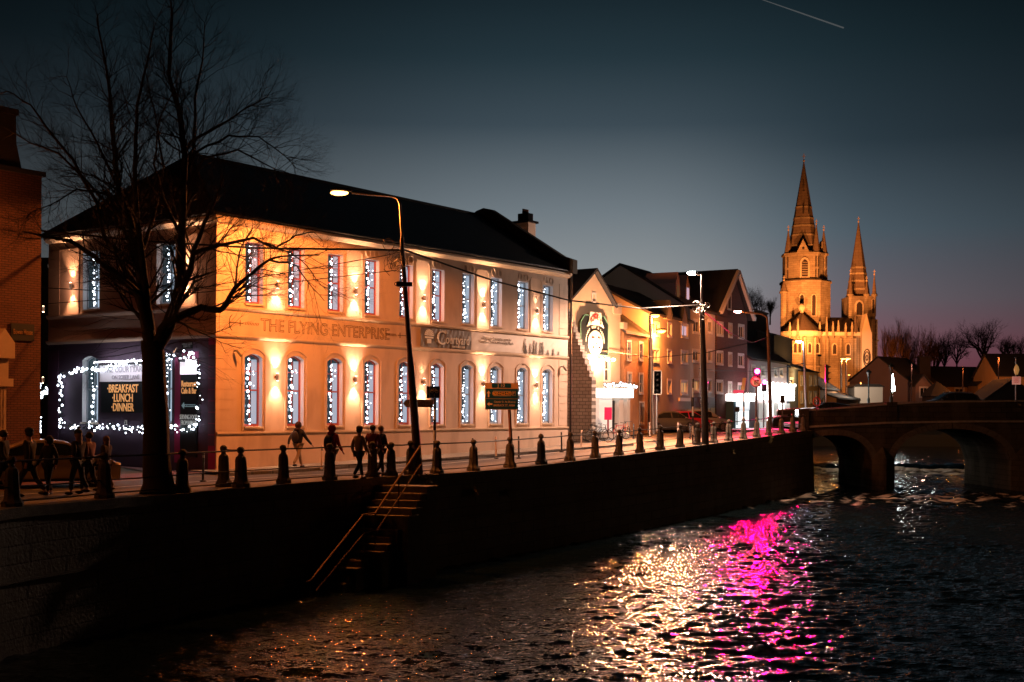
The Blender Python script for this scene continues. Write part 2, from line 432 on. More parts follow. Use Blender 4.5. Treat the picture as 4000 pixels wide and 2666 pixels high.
# weed tufts growing from the wall
weed_m = mat('weeds', (.10, .09, .035), .9, noise=(30, .6, (.2, .14, .05)))
def tuft(px, py, sz, n, label, Y=None):
    Yq = Y or lerp_tab(QT, px) - .35
    p = at(px, py, Yq); mb = MB(); rr = random.Random(px)
    for _ in range(n):
        a, l = rr.uniform(0, 6.28), rr.uniform(.3, 1) * sz
        d = Vector((math.cos(a) * .7, -abs(math.sin(a)) * .6, rr.uniform(-.6, .9))) * l
        q = p + Vector((rr.uniform(-.3, .3), 0, rr.uniform(-.35, .35))) * sz
        wv = Vector((rr.uniform(-.02, .02), 0, rr.uniform(-.02, .02)))
        mb.add([q, q + d * .5 + wv, q + d + Vector((0, 0, -.15 * l)), q + d * .5 - wv], [(0, 1, 2, 3)])
    tag(mb.build('weed_tuft', weed_m), label, 'plant', 'weeds on the river wall')
tuft(1845, 1925, .42, 160, 'ragged weed tuft hanging on the river wall, left of a smaller tuft'); tuft(1980, 1925, .3, 110, 'small weed tuft on the river wall under the green road sign')
tuft(1668, 1872, .3, 120, 'weed tuft at the top of the river stairs beside the bollard'); tuft(3005, 1720, .38, 130, 'weed tuft on the coping below the traffic lights')
tuft(2860, 1765, .25, 80, 'faint weed tuft on the river wall right of the tall white street lamp')
# ---- stairs down to the river
st = thing('river_stairs', 'steep stone steps going down the quay wall to the water', 'stairs', (0, 0, 0))
d3 = Vector((.57, .82, 0)); nrm = Vector((.82, -.57, 0))
top = qpt(1640) + Vector((0, 0, 0)); 
steps = []
treads = [(1538, 1670, 1901), (1529, 1645, 1929), (1511, 1630, 1957), (1498, 1611, 1987), (1477, 1596, 2016), (1465, 1573, 2041), (1450, 1555, 2070), (1439, 1532, 2097), (1427, 1515, 2127), (1368, 1496, 2157), (1350, 1421, 2189), (1333, 1395, 2221), (1316, 1374, 2249), (1299, 1345, 2281)]
mass = MB(); edge = MB(); slots = []
for i, (a, b, y) in enumerate(treads):
    z = -.22 * (i + 1)
    Yv = (CZ - z) * F / (y - HY)
    p0, p1 = at(a, y, Yv), at(b, y, Yv)
    slots.append((p0, p1, z))
for i, (p0, p1, z) in enumerate(slots):
    wv = Vector((p1.x - p0.x, -.28, 0)); 
    back = Vector((.3, .5, 0))
    a = Vector((p0.x, p0.y, 0)); b = a + wv
    a0, b0_ = a - Vector((.55, -.12, 0)), b
    # one solid block under every tread, running back into the wall
    pts = [(a0.x, a0.y), (b0_.x, b0_.y), (b0_.x + back.x, b0_.y + back.y), (a0.x + back.x - .5, a0.y + back.y + .5)]
    mass.flat(pts, WATER_Z - 1, z - .045)
    edge.flat([(pts[0][0], pts[0][1] - .03), (pts[1][0] + .02, pts[1][1] - .03), (pts[2][0] + .02, pts[2][1]), pts[3]], z - .043, z)
mass.build('stair_body', stone_cope, st); edge.build('treads', step_stone, st)
# hand rails of the stairs
sr = thing('stair_handrail', 'rusty orange tube handrail following the river stairs down', 'handrail')
def Yt(y, z): return (CZ - z) * F / (y - HY)
T1 = at(1642, 1743, 41.0); T2 = at(1466, 2005, 39.05); T3 = at(1420, 2011, 38.6); T4 = at(1212, 2270, 36.9); T5 = at(1192, 2273, 36.7)
lo1 = at(1650, 1806, 41.0); lo2 = at(1474, 2070, 39.05); lo3 = at(1422, 2084, 38.6); lo4 = at(1235, 2308, 36.9)
MB().tube([T1, T2, T3, T4, T5], .032, 8).build('top_rail', rust_rail, sr, smooth=True)
MB().tube([lo1, lo2, lo3, lo4], .017, 6).build('lower_rail', rust_rail, sr, smooth=True)
for p, h in ((T1, 1.05), (at(1558, 1868, 40.1), 1.0), (T2, 1.05), (T3, 1.15), (T4.lerp(T3, .5), 1.05), (T4, 1.0)):
    MB().tube([p, p - Vector((0, 0, h))], .02, 6).build('post', dark_iron, sr)
# ---- bollards and railing
BX = [(-60, 1), (85, 1), (440, 1), (740, 1), (941, 1), (970, 1), (1134, 1), (1313, 1), (1478, 1), (1551, .98), (1627, 1), (1729, 1), (1872, 1), (2014, 1), (2136, 1), (2247, 1), (2346, 1), (2437, 1), (2520, 1), (2598, 1), (2675, 1), (2742, 1), (2806, 1), (2864, 1), (2920, 1), (2972, 1), (3018, 1), (3067, 1), (3111, 1), (3151, 1)]
boll_m = mat('bollard_stone', (.085, .075, .062), .8, noise=(7, .7, (.045, .045, .035)), bump=(35, .8), mix2=(3, .5, (.15, .13, .1)))
proto_b = None
def ordn(i):
    w_ = ['first', 'second', 'third', 'fourth', 'fifth', 'sixth', 'seventh', 'eighth', 'ninth', 'tenth', 'eleventh', 'twelfth', 'thirteenth', 'fourteenth', 'fifteenth', 'sixteenth', 'seventeenth', 'eighteenth', 'nineteenth', 'twentieth']
    if i < 20: return w_[i]
    return {20: 'twenty-first', 21: 'twenty-second', 22: 'twenty-third', 23: 'twenty-fourth', 24: 'twenty-fifth', 25: 'twenty-sixth', 26: 'twenty-seventh', 27: 'twenty-eighth', 28: 'twenty-ninth', 29: 'thirtieth', 30: 'thirty-first'}[i]
near = {3: 'right of the big bare tree', 4: 'rear one of the doubled pair', 5: 'front one of the doubled pair', 6: 'below the walker with a backpack', 7: 'in front of the person in a red hood', 8: 'in front of the dark jacket walker', 9: 'between the walkers and the tall lamp post', 10: 'at the head of the stairs', 11: 'just right of the stairs and the striped pole', 13: 'beside the post of the green road sign', 21: 'at the foot of the tall white street lamp'}
boll = []
vis = 0
for i, (px, s) in enumerate(BX):
    p = qpt(px); off = offset([qpt(px - 20), p, qpt(px + 20)], .25)[1]
    if px == 941: off = off + Vector((-.5, .75, 0)) * .9
    lab = 'stone quay bollard, %s from the left' % ordn(i)
    if i in near: lab += ', ' + near[i]
    if proto_b is None:
        proto_b = thing('stone_bollard', lab, 'bollard', (off.x, off.y, G(off.y)), R(-35), 'stone bollards along the quay edge')
        sh = MB(); n = 8
        prof = [(.27, 0), (.265, .13), (.205, .22), (.185, .30), (.165, .84), (.15, .90), (.14, .93), (.08, .985), (.07, 1.02)]
        sh.lathe(prof, n=8, ang=R(22.5)); sh.build('shaft', boll_m, proto_b)
        MB().lathe([(.02, 1.005), (.075, 1.02), (.06, 1.05), (.09, 1.075), (.115, 1.12), (.11, 1.17), (.085, 1.215), (.045, 1.24), (.005, 1.245)], n=14).build('ball_cap', boll_m, proto_b, smooth=True)
        b = proto_b
    else:
        b = copy_tree(proto_b); b.location = (off.x, off.y, G(off.y)); b['label'] = lab
        b.scale = (s * rnd.uniform(.94, 1.03),) * 2 + (s * rnd.uniform(.97, 1.02),); b.rotation_euler = (R(rnd.uniform(-1.5, 1.5)), R(rnd.uniform(-1.5, 1.5)), R(rnd.uniform(-45, -25)))
    boll.append(b)
rl = thing('quay_railing', 'three dark iron rails threaded along the row of stone bollards', 'railing')
for k, (z, r_, lo) in enumerate(((1.1, .026, 1), (.50, .02, 3), (.16, .02, 3))):
    mb = MB(); prev = None
    pts = [Vector((b.location.x, b.location.y, b.location.z + z)) for j, b in enumerate(boll) if j != 4]
    for a, b in zip(pts, pts[1:]):
        mb.tube([a, a.lerp(b, .5) - Vector((0, 0, .015 * rnd.random())), b], r_, 6)
    if k == 0: mb.tube([Vector((boll[4].location.x, boll[4].location.y, z)), Vector((boll[5].location.x, boll[5].location.y, z))], r_, 6)
    mb.build('rail', dark_iron, rl, smooth=True)

# ================================================================== the river
def river():
    na = 700
    ang = np.linspace(R(-34), R(28), na); rad = np.concatenate([np.geomspace(13, 125, 960), np.geomspace(126.5, 420, 60)]).astype(np.float32); nr = len(rad); ang = ang.astype(np.float32)
    A, D = np.meshgrid(ang, rad)
    X = np.tan(A) * D; Y = D.copy()
    Z = np.zeros_like(X); rs = np.random.RandomState(3)
    fl = 1 / (1 + (Y / 260.0) ** 2)
    for i in range(100):
        lam = 10 ** rs.uniform(math.log10(.2), math.log10(1.6)); k = 2 * math.pi / lam
        th = R(84) + rs.normal(0, .5)
        amp = .0060 * lam ** .84 * rs.uniform(.5, 1.3)
        ph = rs.uniform(0, 6.28)
        q = k * (X * math.cos(th) + Y * math.sin(th)) + ph
        # waves too short for the far mesh fade out there
        cell = D * (math.log(125 / 13.0) / 960)
        fade = np.clip((lam / cell - 2.2) / 2.0, 0, 1)
        s = np.sin(q + .9 * np.sin(.31 * k * (Y * math.cos(th) - X * math.sin(th)) + ph * 2))
        Z += amp * (s - .25 * (1 - s * s)) * fade * fl
    # gusts: calmer and rougher patches
    patch = .75 + .35 * np.sin(X * .45 + 1.3 * np.sin(Y * .13)) * np.sin(Y * .22 + X * .1)
    Z *= patch * 1.0
    rough = np.exp(-((Y - 80) / 9.0) ** 2) + .8 * np.exp(-((Y - 112) / 6.0) ** 2)
    for i in range(26):
        lam = rs.uniform(.5, 2.2); th = rs.uniform(0, 6.28); k = 2 * math.pi / lam
        Z += rough * .016 * lam * np.sin(k * (X * math.cos(th) + Y * math.sin(th)) + rs.uniform(0, 6.28)) * np.clip((lam / (D * .006)) - 1.5, 0, 1).clip(0, 1)
    # the weir: the upper water stands higher
    up = 1 / (1 + np.exp(-(Y - 113.2 - .012 * X) * 3.2))
    Z += WATER_Z + .72 * up
    me = bpy.data.meshes.new('river')
    V = np.stack([X, Y, Z], -1).reshape(-1, 3)
    ii = (np.arange(nr - 1)[:, None] * na + np.arange(na - 1)[None, :]).reshape(-1)
    Fc = np.stack([ii, ii + 1, ii + na + 1, ii + na], -1)
    me.vertices.add(len(V)); me.vertices.foreach_set('co', V.reshape(-1))
    me.loops.add(Fc.size); me.loops.foreach_set('vertex_index', Fc.reshape(-1))
    me.polygons.add(len(Fc)); me.polygons.foreach_set('loop_start', np.arange(0, Fc.size, 4)); me.polygons.foreach_set('loop_total', np.full(len(Fc), 4))
    me.polygons.foreach_set('use_smooth', np.ones(len(Fc), dtype=bool))
    me.update(); me.validate()
    m = bpy.data.materials.new('river_water'); m.use_nodes = True; t = m.node_tree; b = t.nodes['Principled BSDF']
    b.inputs['Base Color'].default_value = (.004, .009, .011, 1); b.inputs['Roughness'].default_value = .03; b.inputs['IOR'].default_value = 1.33
    tc = t.nodes.new('ShaderNodeTexCoord')
    def nz(sc, det, vs, rz=0):
        mp = t.nodes.new('ShaderNodeMapping'); mp.inputs['Scale'].default_value = vs; mp.inputs['Rotation'].default_value = (0, 0, rz)
        t.links.new(tc.outputs['Object'], mp.inputs[0])
        n_ = t.nodes.new('ShaderNodeTexNoise'); n_.inputs['Scale'].default_value = sc; n_.inputs['Detail'].default_value = det; n_.inputs['Roughness'].default_value = .6
        t.links.new(mp.outputs[0], n_.inputs[0]); return n_.outputs[0]
    bp = t.nodes.new('ShaderNodeBump'); bp.inputs['Strength'].default_value = .85; bp.inputs['Distance'].default_value = .085
    t.links.new(nz(4.8, 2, (.75, 1.6, 1), R(6)), bp.inputs['Height'])
    bp2 = t.nodes.new('ShaderNodeBump'); bp2.inputs['Strength'].default_value = .4; bp2.inputs['Distance'].default_value = .15
    t.links.new(nz(1.1, 1, (.7, 1.9, 1), R(6)), bp2.inputs['Height']); t.links.new(bp2.outputs[0], bp.inputs['Normal'])
    t.links.new(bp.outputs[0], b.inputs['Normal'])
    # foam that the weir throws up: pale froth lying on the water
    sp = t.nodes.new('ShaderNodeSeparateXYZ'); t.links.new(tc.outputs['Object'], sp.inputs[0])
    def mt(op, a, b_=None):
        n_ = t.nodes.new('ShaderNodeMath'); n_.operation = op
        for i, v in enumerate((a, b_)):
            if v is None: continue
            if isinstance(v, (int, float)): n_.inputs[i].default_value = v
            else: t.links.new(v, n_.inputs[i])
        return n_.outputs[0]
    def bell(c, w_):
        q = mt('DIVIDE', mt('SUBTRACT', sp.outputs['Y'], c), w_)
        return mt('POWER', 2.718, mt('MULTIPLY', mt('MULTIPLY', q, q), -1))
    band = mt('ADD', mt('ADD', mt('MULTIPLY', bell(80, 5.5), .85), mt('MULTIPLY', bell(111.0, 2.8), 1.25)), mt('MULTIPLY', bell(72, 6), .25))
    fo_ = mt('MULTIPLY', mt('SUBTRACT', mt('ADD', nz(.55, 7, (1, 1.6, 1)), mt('MULTIPLY', band, .27)), .72), 7.5)
    cl = t.nodes.new('ShaderNodeClamp'); t.links.new(fo_, cl.inputs[0])
    fd = t.nodes.new('ShaderNodeBsdfDiffuse'); fd.inputs[0].default_value = (.55, .5, .42, 1)
    ms = t.nodes.new('ShaderNodeMixShader'); t.links.new(cl.outputs[0], ms.inputs[0]); t.links.new(b.outputs[0], ms.inputs[1]); t.links.new(fd.outputs[0], ms.inputs[2])
    t.links.new(ms.outputs[0], t.nodes['Material Output'].inputs[0])
    me.materials.append(m)
    o = bpy.data.objects.new('river', me); COL.objects.link(o); struct(o)
river()
# ================================================================== the inn
AF = math.atan2(DIRY, DIRX)
def arch_pts(x0, x1, z, rise, n=8):
    return [(x0 + (x1 - x0) * i / n, z - rise * (2 * i / n - 1) ** 2) for i in range(n + 1)]
def wall_open(mb, L0, L1, z0, z1, ops, th=.34, rv=None):
    """a wall front at y=0 with real openings and reveals; ops = (x0,x1,za,zb,rise)"""
    rv = rv or mb
    xs_ = sorted({L0, L1} | {o[0] for o in ops} | {o[1] for o in ops})
    for a, b in zip(xs_, xs_[1:]):
        cov = sorted([o for o in ops if o[0] <= a + 1e-6 and o[1] >= b - 1e-6], key=lambda o: o[2])
        z = z0
        for o in cov:
            mb.quad((a, 0, z), (b, 0, z), (b, 0, o[2]), (a, 0, o[2]))
            z = o[3]
            if o[4] > 0:
                ap = arch_pts(o[0], o[1], o[3], o[4])
                for (xa, za), (xb, zb) in zip(ap, ap[1:]): mb.quad((xa, 0, za), (xb, 0, zb), (xb, 0, o[3] + .001), (xa, 0, o[3] + .001))
        mb.quad((a, 0, z), (b, 0, z), (b, 0, z1), (a, 0, z1))
    for x0, x1, za, zb, rise in ops:
        zs = zb - rise
        rv.quad((x0, 0, za), (x0, th, za), (x0, th, zs), (x0, 0, zs)); rv.quad((x1, 0, za), (x1, 0, zs), (x1, th, zs), (x1, th, za))
        rv.quad((x0, 0, za), (x1, 0, za), (x1, th, za), (x0, th, za))
        ap = arch_pts(x0, x1, zb, rise) if rise else [(x0, zb), (x1, zb)]
        for (xa, ya), (xb, yb) in zip(ap, ap[1:]): rv.quad((xa, 0, ya), (xb, 0, yb), (xb, th, yb), (xa, th, ya))
    return mb
inn = thing('inn', 'long two-storey cream inn with twinkling windows and a dark slate roof', 'pub building', (C0.x, C0.y, 0), AF)
L = 23.9; DP = 11.0; ZE = 9.42
WX = [1.42 + 2.24 * i for i in range(10)]
ops = []
for x in WX: ops += [(x, x + .9, 6.42, 8.82, 0), (x, x + .9, 1.62, 4.46, .16)]
wf = MB(); rv = MB()
wall_open(wf, 0, L, -.3, ZE, ops, rv=rv)
# right end wall, back and the gable over it
wf.quad((L, 0, -.3), (L, DP, -.3), (L, DP, ZE), (L, 0, ZE)); wf.poly([(L, 0, ZE), (L, DP, ZE), (L, DP / 2, 13.3)]); wf.quad((0, DP, -.3), (L, DP, -.3), (L, DP, ZE), (0, DP, ZE))
wf.build('wall', plaster, inn)
rv.build('window_reveals', reveal_w, inn)
# side wall on the lane: upper plaster, lower painted shopfront
SA = dict(loc=(0, DP, 0), rz=-math.pi / 2)      # local x runs from the back corner to the street corner
sx_ = lambda t: DP - t
opsU = [(sx_(3.6), sx_(2.45), 6.42, 8.82, 0), (sx_(8.5), sx_(7.35), 6.42, 8.82, 0)]
opsL = [(sx_(3.6), sx_(2.6), 1.7, 4.46, .16), (sx_(8.5), sx_(7.4), 1.7, 4.46, .16)]
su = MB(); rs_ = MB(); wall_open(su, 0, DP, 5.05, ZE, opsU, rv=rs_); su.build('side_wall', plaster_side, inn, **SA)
sl = MB(); wall_open(sl, 0, DP, -.3, 5.05, opsL, rv=rs_); sl.build('shopfront_wall', plaster_purple, inn, label='lower side wall painted dark purple', **SA)
rs_.build('window_reveals', reveal_w, inn, **SA)
# painted magenta bands
mg = MB(); mg.box(sx_(.42), sx_(.004), -.012, .0, -.2, 5.0); mg.box(sx_(2.42), sx_(1.99), -.012, 0, .2, 4.3); mg.box(sx_(2.0), sx_(1.0), -.012, 0, 4.0, 4.5)
mg.build('painted_band', magenta_paint, inn, **SA)
# cornice, string courses
def course(name, m, z0, z1, d, x0=0, x1=L, y=0., **k):
    mb = MB(); h = z1 - z0
    mb.prism([(0, 0), (0, 0)], 0, 0) if False else None
    mb.add([(x0, -y - .003, z0), (x0, -y - d * .5, z0 + h * .15), (x0, -y - d, z0 + h * .6), (x0, -y - d, z1), (x0, -y - .003, z1)] + [(x1, -y - .003, z0), (x1, -y - d * .5, z0 + h * .15), (x1, -y - d, z0 + h * .6), (x1, -y - d, z1), (x1, -y - .003, z1)],
           [(0, 1, 6, 5), (1, 2, 7, 6), (2, 3, 8, 7), (3, 4, 9, 8), (4, 3, 2, 1, 0), (5, 6, 7, 8, 9)])
    return mb.build(name, m, inn, **k)
course('eaves_cornice', trim, 9.36, 9.62, .26, -.26); course('eaves_cornice', trim, 9.36, 9.615, .26, 0, DP + .25, **SA)
course('gutter', blk_metal, 9.625, 9.74, .36, -.36); course('gutter', blk_metal, 9.625, 9.735, .36, 0, DP + .35, **SA)
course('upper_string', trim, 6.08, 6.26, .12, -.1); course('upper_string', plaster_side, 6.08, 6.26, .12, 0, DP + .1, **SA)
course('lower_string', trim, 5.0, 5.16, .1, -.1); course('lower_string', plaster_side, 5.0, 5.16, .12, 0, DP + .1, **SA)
course('plinth_ledge', trim, 1.26, 1.42, .11, 0); 
pb = MB(); pb.box(.004, L, -.05, 0, -.3, 1.255); pb.build('plinth', plaster, inn)
# quoins
for qa, qb, z0_, n_, st_, h_ in ((-.02, .95, 1.5, 9, .388, .365), (L - .85, L - .01, 1.5, 9, .388, .365), (-.02, .85, 6.3, 8, .34, .32), (L - .85, L - .01, 6.3, 8, .34, .32)):
    qn = MB()
    for i in range(n_): qn.box(qa, qb, -.022, 0, z0_ + i * st_, z0_ + i * st_ + h_)
    qn.build('quoins', plaster, inn)
# panels between the windows, hood mouldings, roundels
pn = MB(); hd = MB(); rd = MB()
for i, x in enumerate(WX):
    xl = x + .9 + .16; xr = x + 2.24 - .16
    if i % 2 == 0 and i < 10:
        xr_ = min(xr, L - 1.0)
        for a, b, c, d_ in ((xl, xl + .05, 6.27, 8.98), (xr_ - .05, xr_, 6.27, 8.98)): pn.box(a, b, -.035, 0, c, d_)
        pn.box(xl + .1, xr_ - .1, -.035, 0, 9.08, 9.13); pn.box(xl, xl + .12, -.035, 0, 8.98, 9.02); pn.box(xr_ - .12, xr_, -.035, 0, 8.98, 9.02)
    for sx__ in (.18, .72):
        pts = [Vector((x + sx__ + .15 * math.cos(a), -.02, 9.08 + .17 * math.sin(a))) for a in [k * math.pi / 8 for k in range(17)]]
        rd.tube(pts, .022, 5, cap=False)
    ap = arch_pts(x - .14, x + 1.04, 4.68, .26, 8)
    pts = [(x - .14, -.02, 1.45)] + [(a, -.02, b) for a, b in ap] + [(x + 1.04, -.02, 1.45)]
    for p, q in zip(pts, pts[1:]): hd.bar(p, q, .045, .045)
pn.build('wall_panels', plaster, inn); hd.build('hood_mouldings', plaster, inn); rd.build('roundels', plaster, inn, smooth=True)
sd = MB()
for t in (5.4, 1.0, 9.6):
    pass
for a, b in ((sx_(10.2), sx_(8.75)), (sx_(2.25), sx_(1.1))):
    sd.box(a, a + .05, -.03, 0, 6.27, 9.0); sd.box(b - .05, b, -.03, 0, 6.27, 9.0); sd.box(a, b, -.03, 0, 9.0, 9.05)
for i in range(8): sd.box(0.02, .8, -.02, 0, 6.3 + i * .34, 6.62 + i * .34); sd.box(DP - .9, DP - .03, -.02, 0, 6.3 + i * .34, 6.62 + i * .34)
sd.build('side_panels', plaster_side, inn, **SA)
for qa, qb, ya_, yb_ in ((DP - .42, DP - .02, -.03, -.013), (.02, .8, -.02, 0)):
    sq_ = MB()
    for i in range(9): sq_.box(qa, qb, ya_, yb_, .9 + i * .43, 1.3 + i * .43)
    sq_.build('side_quoins', mat('purple_block', (.12, .05, .1), .7), inn, **SA)
# roof: hip at the lane end, gable parapet at the far end
RZ = 13.15; HX = 3.1; ov = .34
rf = MB()
e0 = (-ov, -ov, 9.70); e1 = (L - .3, -ov, 9.70); r0 = (HX, DP / 2, RZ); r1 = (L - .3, DP / 2, RZ); b0 = (-ov, DP + ov, 9.70); b1 = (L - .3, DP + ov, 9.70)
rf.quad(e0, e1, r1, r0); rf.poly([b0, e0, r0]); rf.quad(b1, b0, r0, r1)
rf.quad((-ov, -ov, 9.68), (L - .3, -ov, 9.68), (L - .3, DP + ov, 9.68), (-ov, DP + ov, 9.68))
rfo = rf.build('roof', slate, inn)
MB().tube([r0, r1], .09, 6).build('ridge_tiles', slate_far, rfo); MB().tube([e0, r0], .07, 6).build('hip_tiles', slate_far, rfo); 
pr = MB()
for s_ in (0, 1):
    ya, yb = (-.55, DP / 2) if s_ == 0 else (DP + .55, DP / 2)
    za, zb = 9.55, RZ + .45
    pts = [(ya, za), (ya, za + .75), (ya + (yb - ya) * .12, za + 1.0), (yb + (-.5 if s_ == 0 else .5), zb - .12), (yb, zb), (yb, zb - .9)]
    vs = [(L - .38, y, z) for y, z in pts] + [(L + .05, y, z) for y, z in pts]; m_ = len(pts)
    pr.add(vs, [tuple(range(m_)), tuple(reversed(range(m_, 2 * m_)))] + [(i, i + m_, (i + 1) % m_ + m_, (i + 1) % m_) for i in range(m_)])
pr.build('gable_parapet', mat('parapet_render', (.09, .075, .06), .9, noise=(3, .5, (.05, .045, .04))), inn)
# the wing behind with its big chimney
wg = MB(); wz = 11.9
wg.box(L + .06, L + 3.2, 5.0, 13, -.2, 10.4); wg.build('rear_wing_wall', plaster_side, inn)
wr = MB(); wr.quad((L + .06, 4.6, 10.4), (L + 3.6, 4.6, 10.3), (L + 3.0, 8.5, 13.0), (L + .06, 8.5, 13.0)); wr.poly([(L + 3.6, 4.6, 10.3), (L + 3.6, 13, 10.3), (L + 3.0, 8.5, 13.0)]); wr.quad((L + .06, 8.5, 13.0), (L + 3.0, 8.5, 13.0), (L + 3.6, 13, 10.3), (L + .06, 13, 10.4)); wr.build('rear_wing_roof', slate_far, inn)
ch = MB(); ch.box(L + .75, L + 1.45, 3.2, 4.1, 9, 12.75); cho = ch.build('chimney', plaster, inn)
c2 = MB(); c2.box(L + .62, L + 1.58, 3.08, 4.22, 12.753, 12.87); c2.box(L + .85, L + 1.35, 3.3, 4.0, 12.872, 13.3); c2.build('chimney_cap', blk_metal, cho)
for q in range(4):
    cp = MB(); cp.lathe([(.07, 13.3), (.08, 13.33), (.06, 13.5), (.075, 13.55)], c=(L + .9 + .13 * q, 3.65), n=8); cp.build('chimney_pot', brick_red, cho)
dp = MB(); dp.tube([(L + .12, -.12, 9.6), (L + .12, -.12, .5)], .06, 8); dp.build('downpipe', blk_metal, inn)
# ---- sash windows
def sash(w_, h_, rise, fm):
    f = MB(); t = .055; y0, y1 = .20, .27
    f.box(0, t, y0, y1, .0, h_ - rise); f.box(w_ - t, w_, y0, y1, .0, h_ - rise); f.box(t, w_ - t, y0, y1, 0, .09)
    if rise:
        ap = arch_pts(0, w_, h_, rise, 8); lo = arch_pts(t, w_ - t, h_ - t, rise, 8)
        for (a, b, c, d_) in zip(ap, ap[1:], lo, lo[1:]): f.add([(a[0], y0, a[1]), (b[0], y0, b[1]), (d_[0], y0, d_[1]), (c[0], y0, c[1]), (a[0], y1, a[1]), (b[0], y1, b[1]), (d_[0], y1, d_[1]), (c[0], y1, c[1])], [(0, 1, 2, 3), (3, 2, 6, 7), (0, 4, 5, 1)])
    else: f.box(t, w_ - t, y0, y1, h_ - t, h_)
    f.box(t, w_ - t, y0 - .02, y1 - .01, h_ * .5 - .03, h_ * .5 + .03)
    f.box(w_ / 2 - .012, w_ / 2 + .012, y0 + .01, y1 - .005, .09, h_ * .5 - .03); f.box(w_ / 2 - .012, w_ / 2 + .012, y0 + .012, y1 - .005, h_ * .5 + .03, h_ - t)
    f.box(t, w_ - t, y0 + .02, y1 - .01, h_ * .76, h_ * .76 + .022)
    g = MB(); ap = arch_pts(0, w_, h_ - .01, rise, 8)
    g.poly([(0, .255, 0.02), (w_, .255, .02)] + [(a, .255, b) for a, b in reversed(ap)])
    c = MB(); zz = h_ - rise - .05
    for k in range(4): x = w_ * .60 + k * .07; c.quad((x, .245 + .008 * (k % 2), .1), (x + .07, .245 + .008 * ((k + 1) % 2), .1), (x + .07, .245 + .008 * ((k + 1) % 2), zz), (x, .245 + .008 * (k % 2), zz)) if x + .07 < w_ - .03 else None
    s = MB(); s.box(-.04, w_ + .04, -.07, .2, -.075, -.003)
    return f, g, c, s
def place_window(key, w_, h_, rise, fm, loc, rz, cache={}):
    if key not in cache:
        f, g, c, s = sash(w_, h_, rise, fm)
        o = f.build('window', fm, inn); g.build('pane', glass_room_glow, o); c.build('curtain', curtain_glow, o); s.build('sill', trim, o)
        cache[key] = o
    else: o = copy_tree(cache[key], inn)
    o.location = loc; o.rotation_euler = (0, 0, rz); return o
for i, x in enumerate(WX):
    fm = wood_red if i < 6 else wood_grey
    place_window(('u', i < 6), .9, 2.4, 0, fm, (x, 0, 6.42), 0); place_window(('l', i < 6), .9, 2.84, .16, fm, (x, 0, 1.62), 0)
def side_xy(t): return (0, t, 0)
for t, w_ in ((3.6, 1.15), (8.5, 1.15)): place_window(('su',), w_, 2.4, 0, wood_grey, (0, t, 6.42), -math.pi / 2)
for t, w_ in ((3.6, 1.0), (8.5, 1.1)): place_window(('sl', w_), w_, 2.76, .16, wood_grey, (0, t, 1.7), -math.pi / 2)
# ---- fairy lights hanging in the windows
bulb_m = mat('bulb_white', (.8, .85, .9), .5, emit=(.80, .88, 1.0), es=7.0)
wire_m = mat('wire_dark', (.02, .03, .02), .7)
bulb_me = MB().ball((0, 0, 0), .031, 8, 6).mesh('bulb', True); bulb_me.materials.append(bulb_m)
def bulb(parent, loc, s=1.):
    o = bpy.data.objects.new('bulb', bulb_me); link(o, parent); o.location = loc; o.scale = (s, s, s * 1.15); return o
def fairy(base, rz, w_, h_, label, seed, n=15, xo=.32):
    rr = random.Random(seed); o = thing('fairy_lights', label, 'string lights', base, rz, 'strings of fairy lights hanging in the inn windows')
    pts = []; x = w_ * xo
    for k in range(n):
        z = h_ * (.93 - .88 * k / (n - 1)); pts.append((x + rr.uniform(-.06, .08), .13 + rr.uniform(-.03, .03), z))
    MB().tube(pts, .006, 4).build('wire', wire_m, o)
    for p in pts: bulb(o, (p[0], p[1] - .01, p[2] + rr.uniform(-.06, .06)), rr.choice((.55, .75, 1.0, 1.3, 1.7)))
    for k in range(3): bulb(o, (w_ * (.62 + .1 * rr.random()), .15, h_ * rr.random() * .9), .6)
    return o
def lw(x, y, z=0.):
    c, s = math.cos(AF), math.sin(AF); return (C0.x + x * c - y * s, C0.y + x * s + y * c, z)
for i, x in enumerate(WX):
    fairy(lw(x, 0, 6.42), AF, .9, 2.4, 'string of white fairy lights in the %s upper window right of the street corner' % ordn(i), i)
    fairy(lw(x, 0, 1.62), AF, .9, 2.8, 'string of white fairy lights in the %s arched lower window right of the corner' % ordn(i), 50 + i, 17)
for j, (t, z, h_, w_, lb) in enumerate(((3.6, 6.42, 2.4, 1.15, 'upper side window behind the forking tree'), (8.5, 6.42, 2.4, 1.15, 'upper side window next to the brick house'), (3.6, 1.7, 2.7, 1.0, 'arched window behind the tree trunk'), (8.5, 1.7, 2.7, 1.1, 'arched window left of the food board'))):
    fairy(lw(0, t, z), AF - math.pi / 2, w_, h_, 'string of white fairy lights in the %s' % lb, 90 + j, xo=.5)
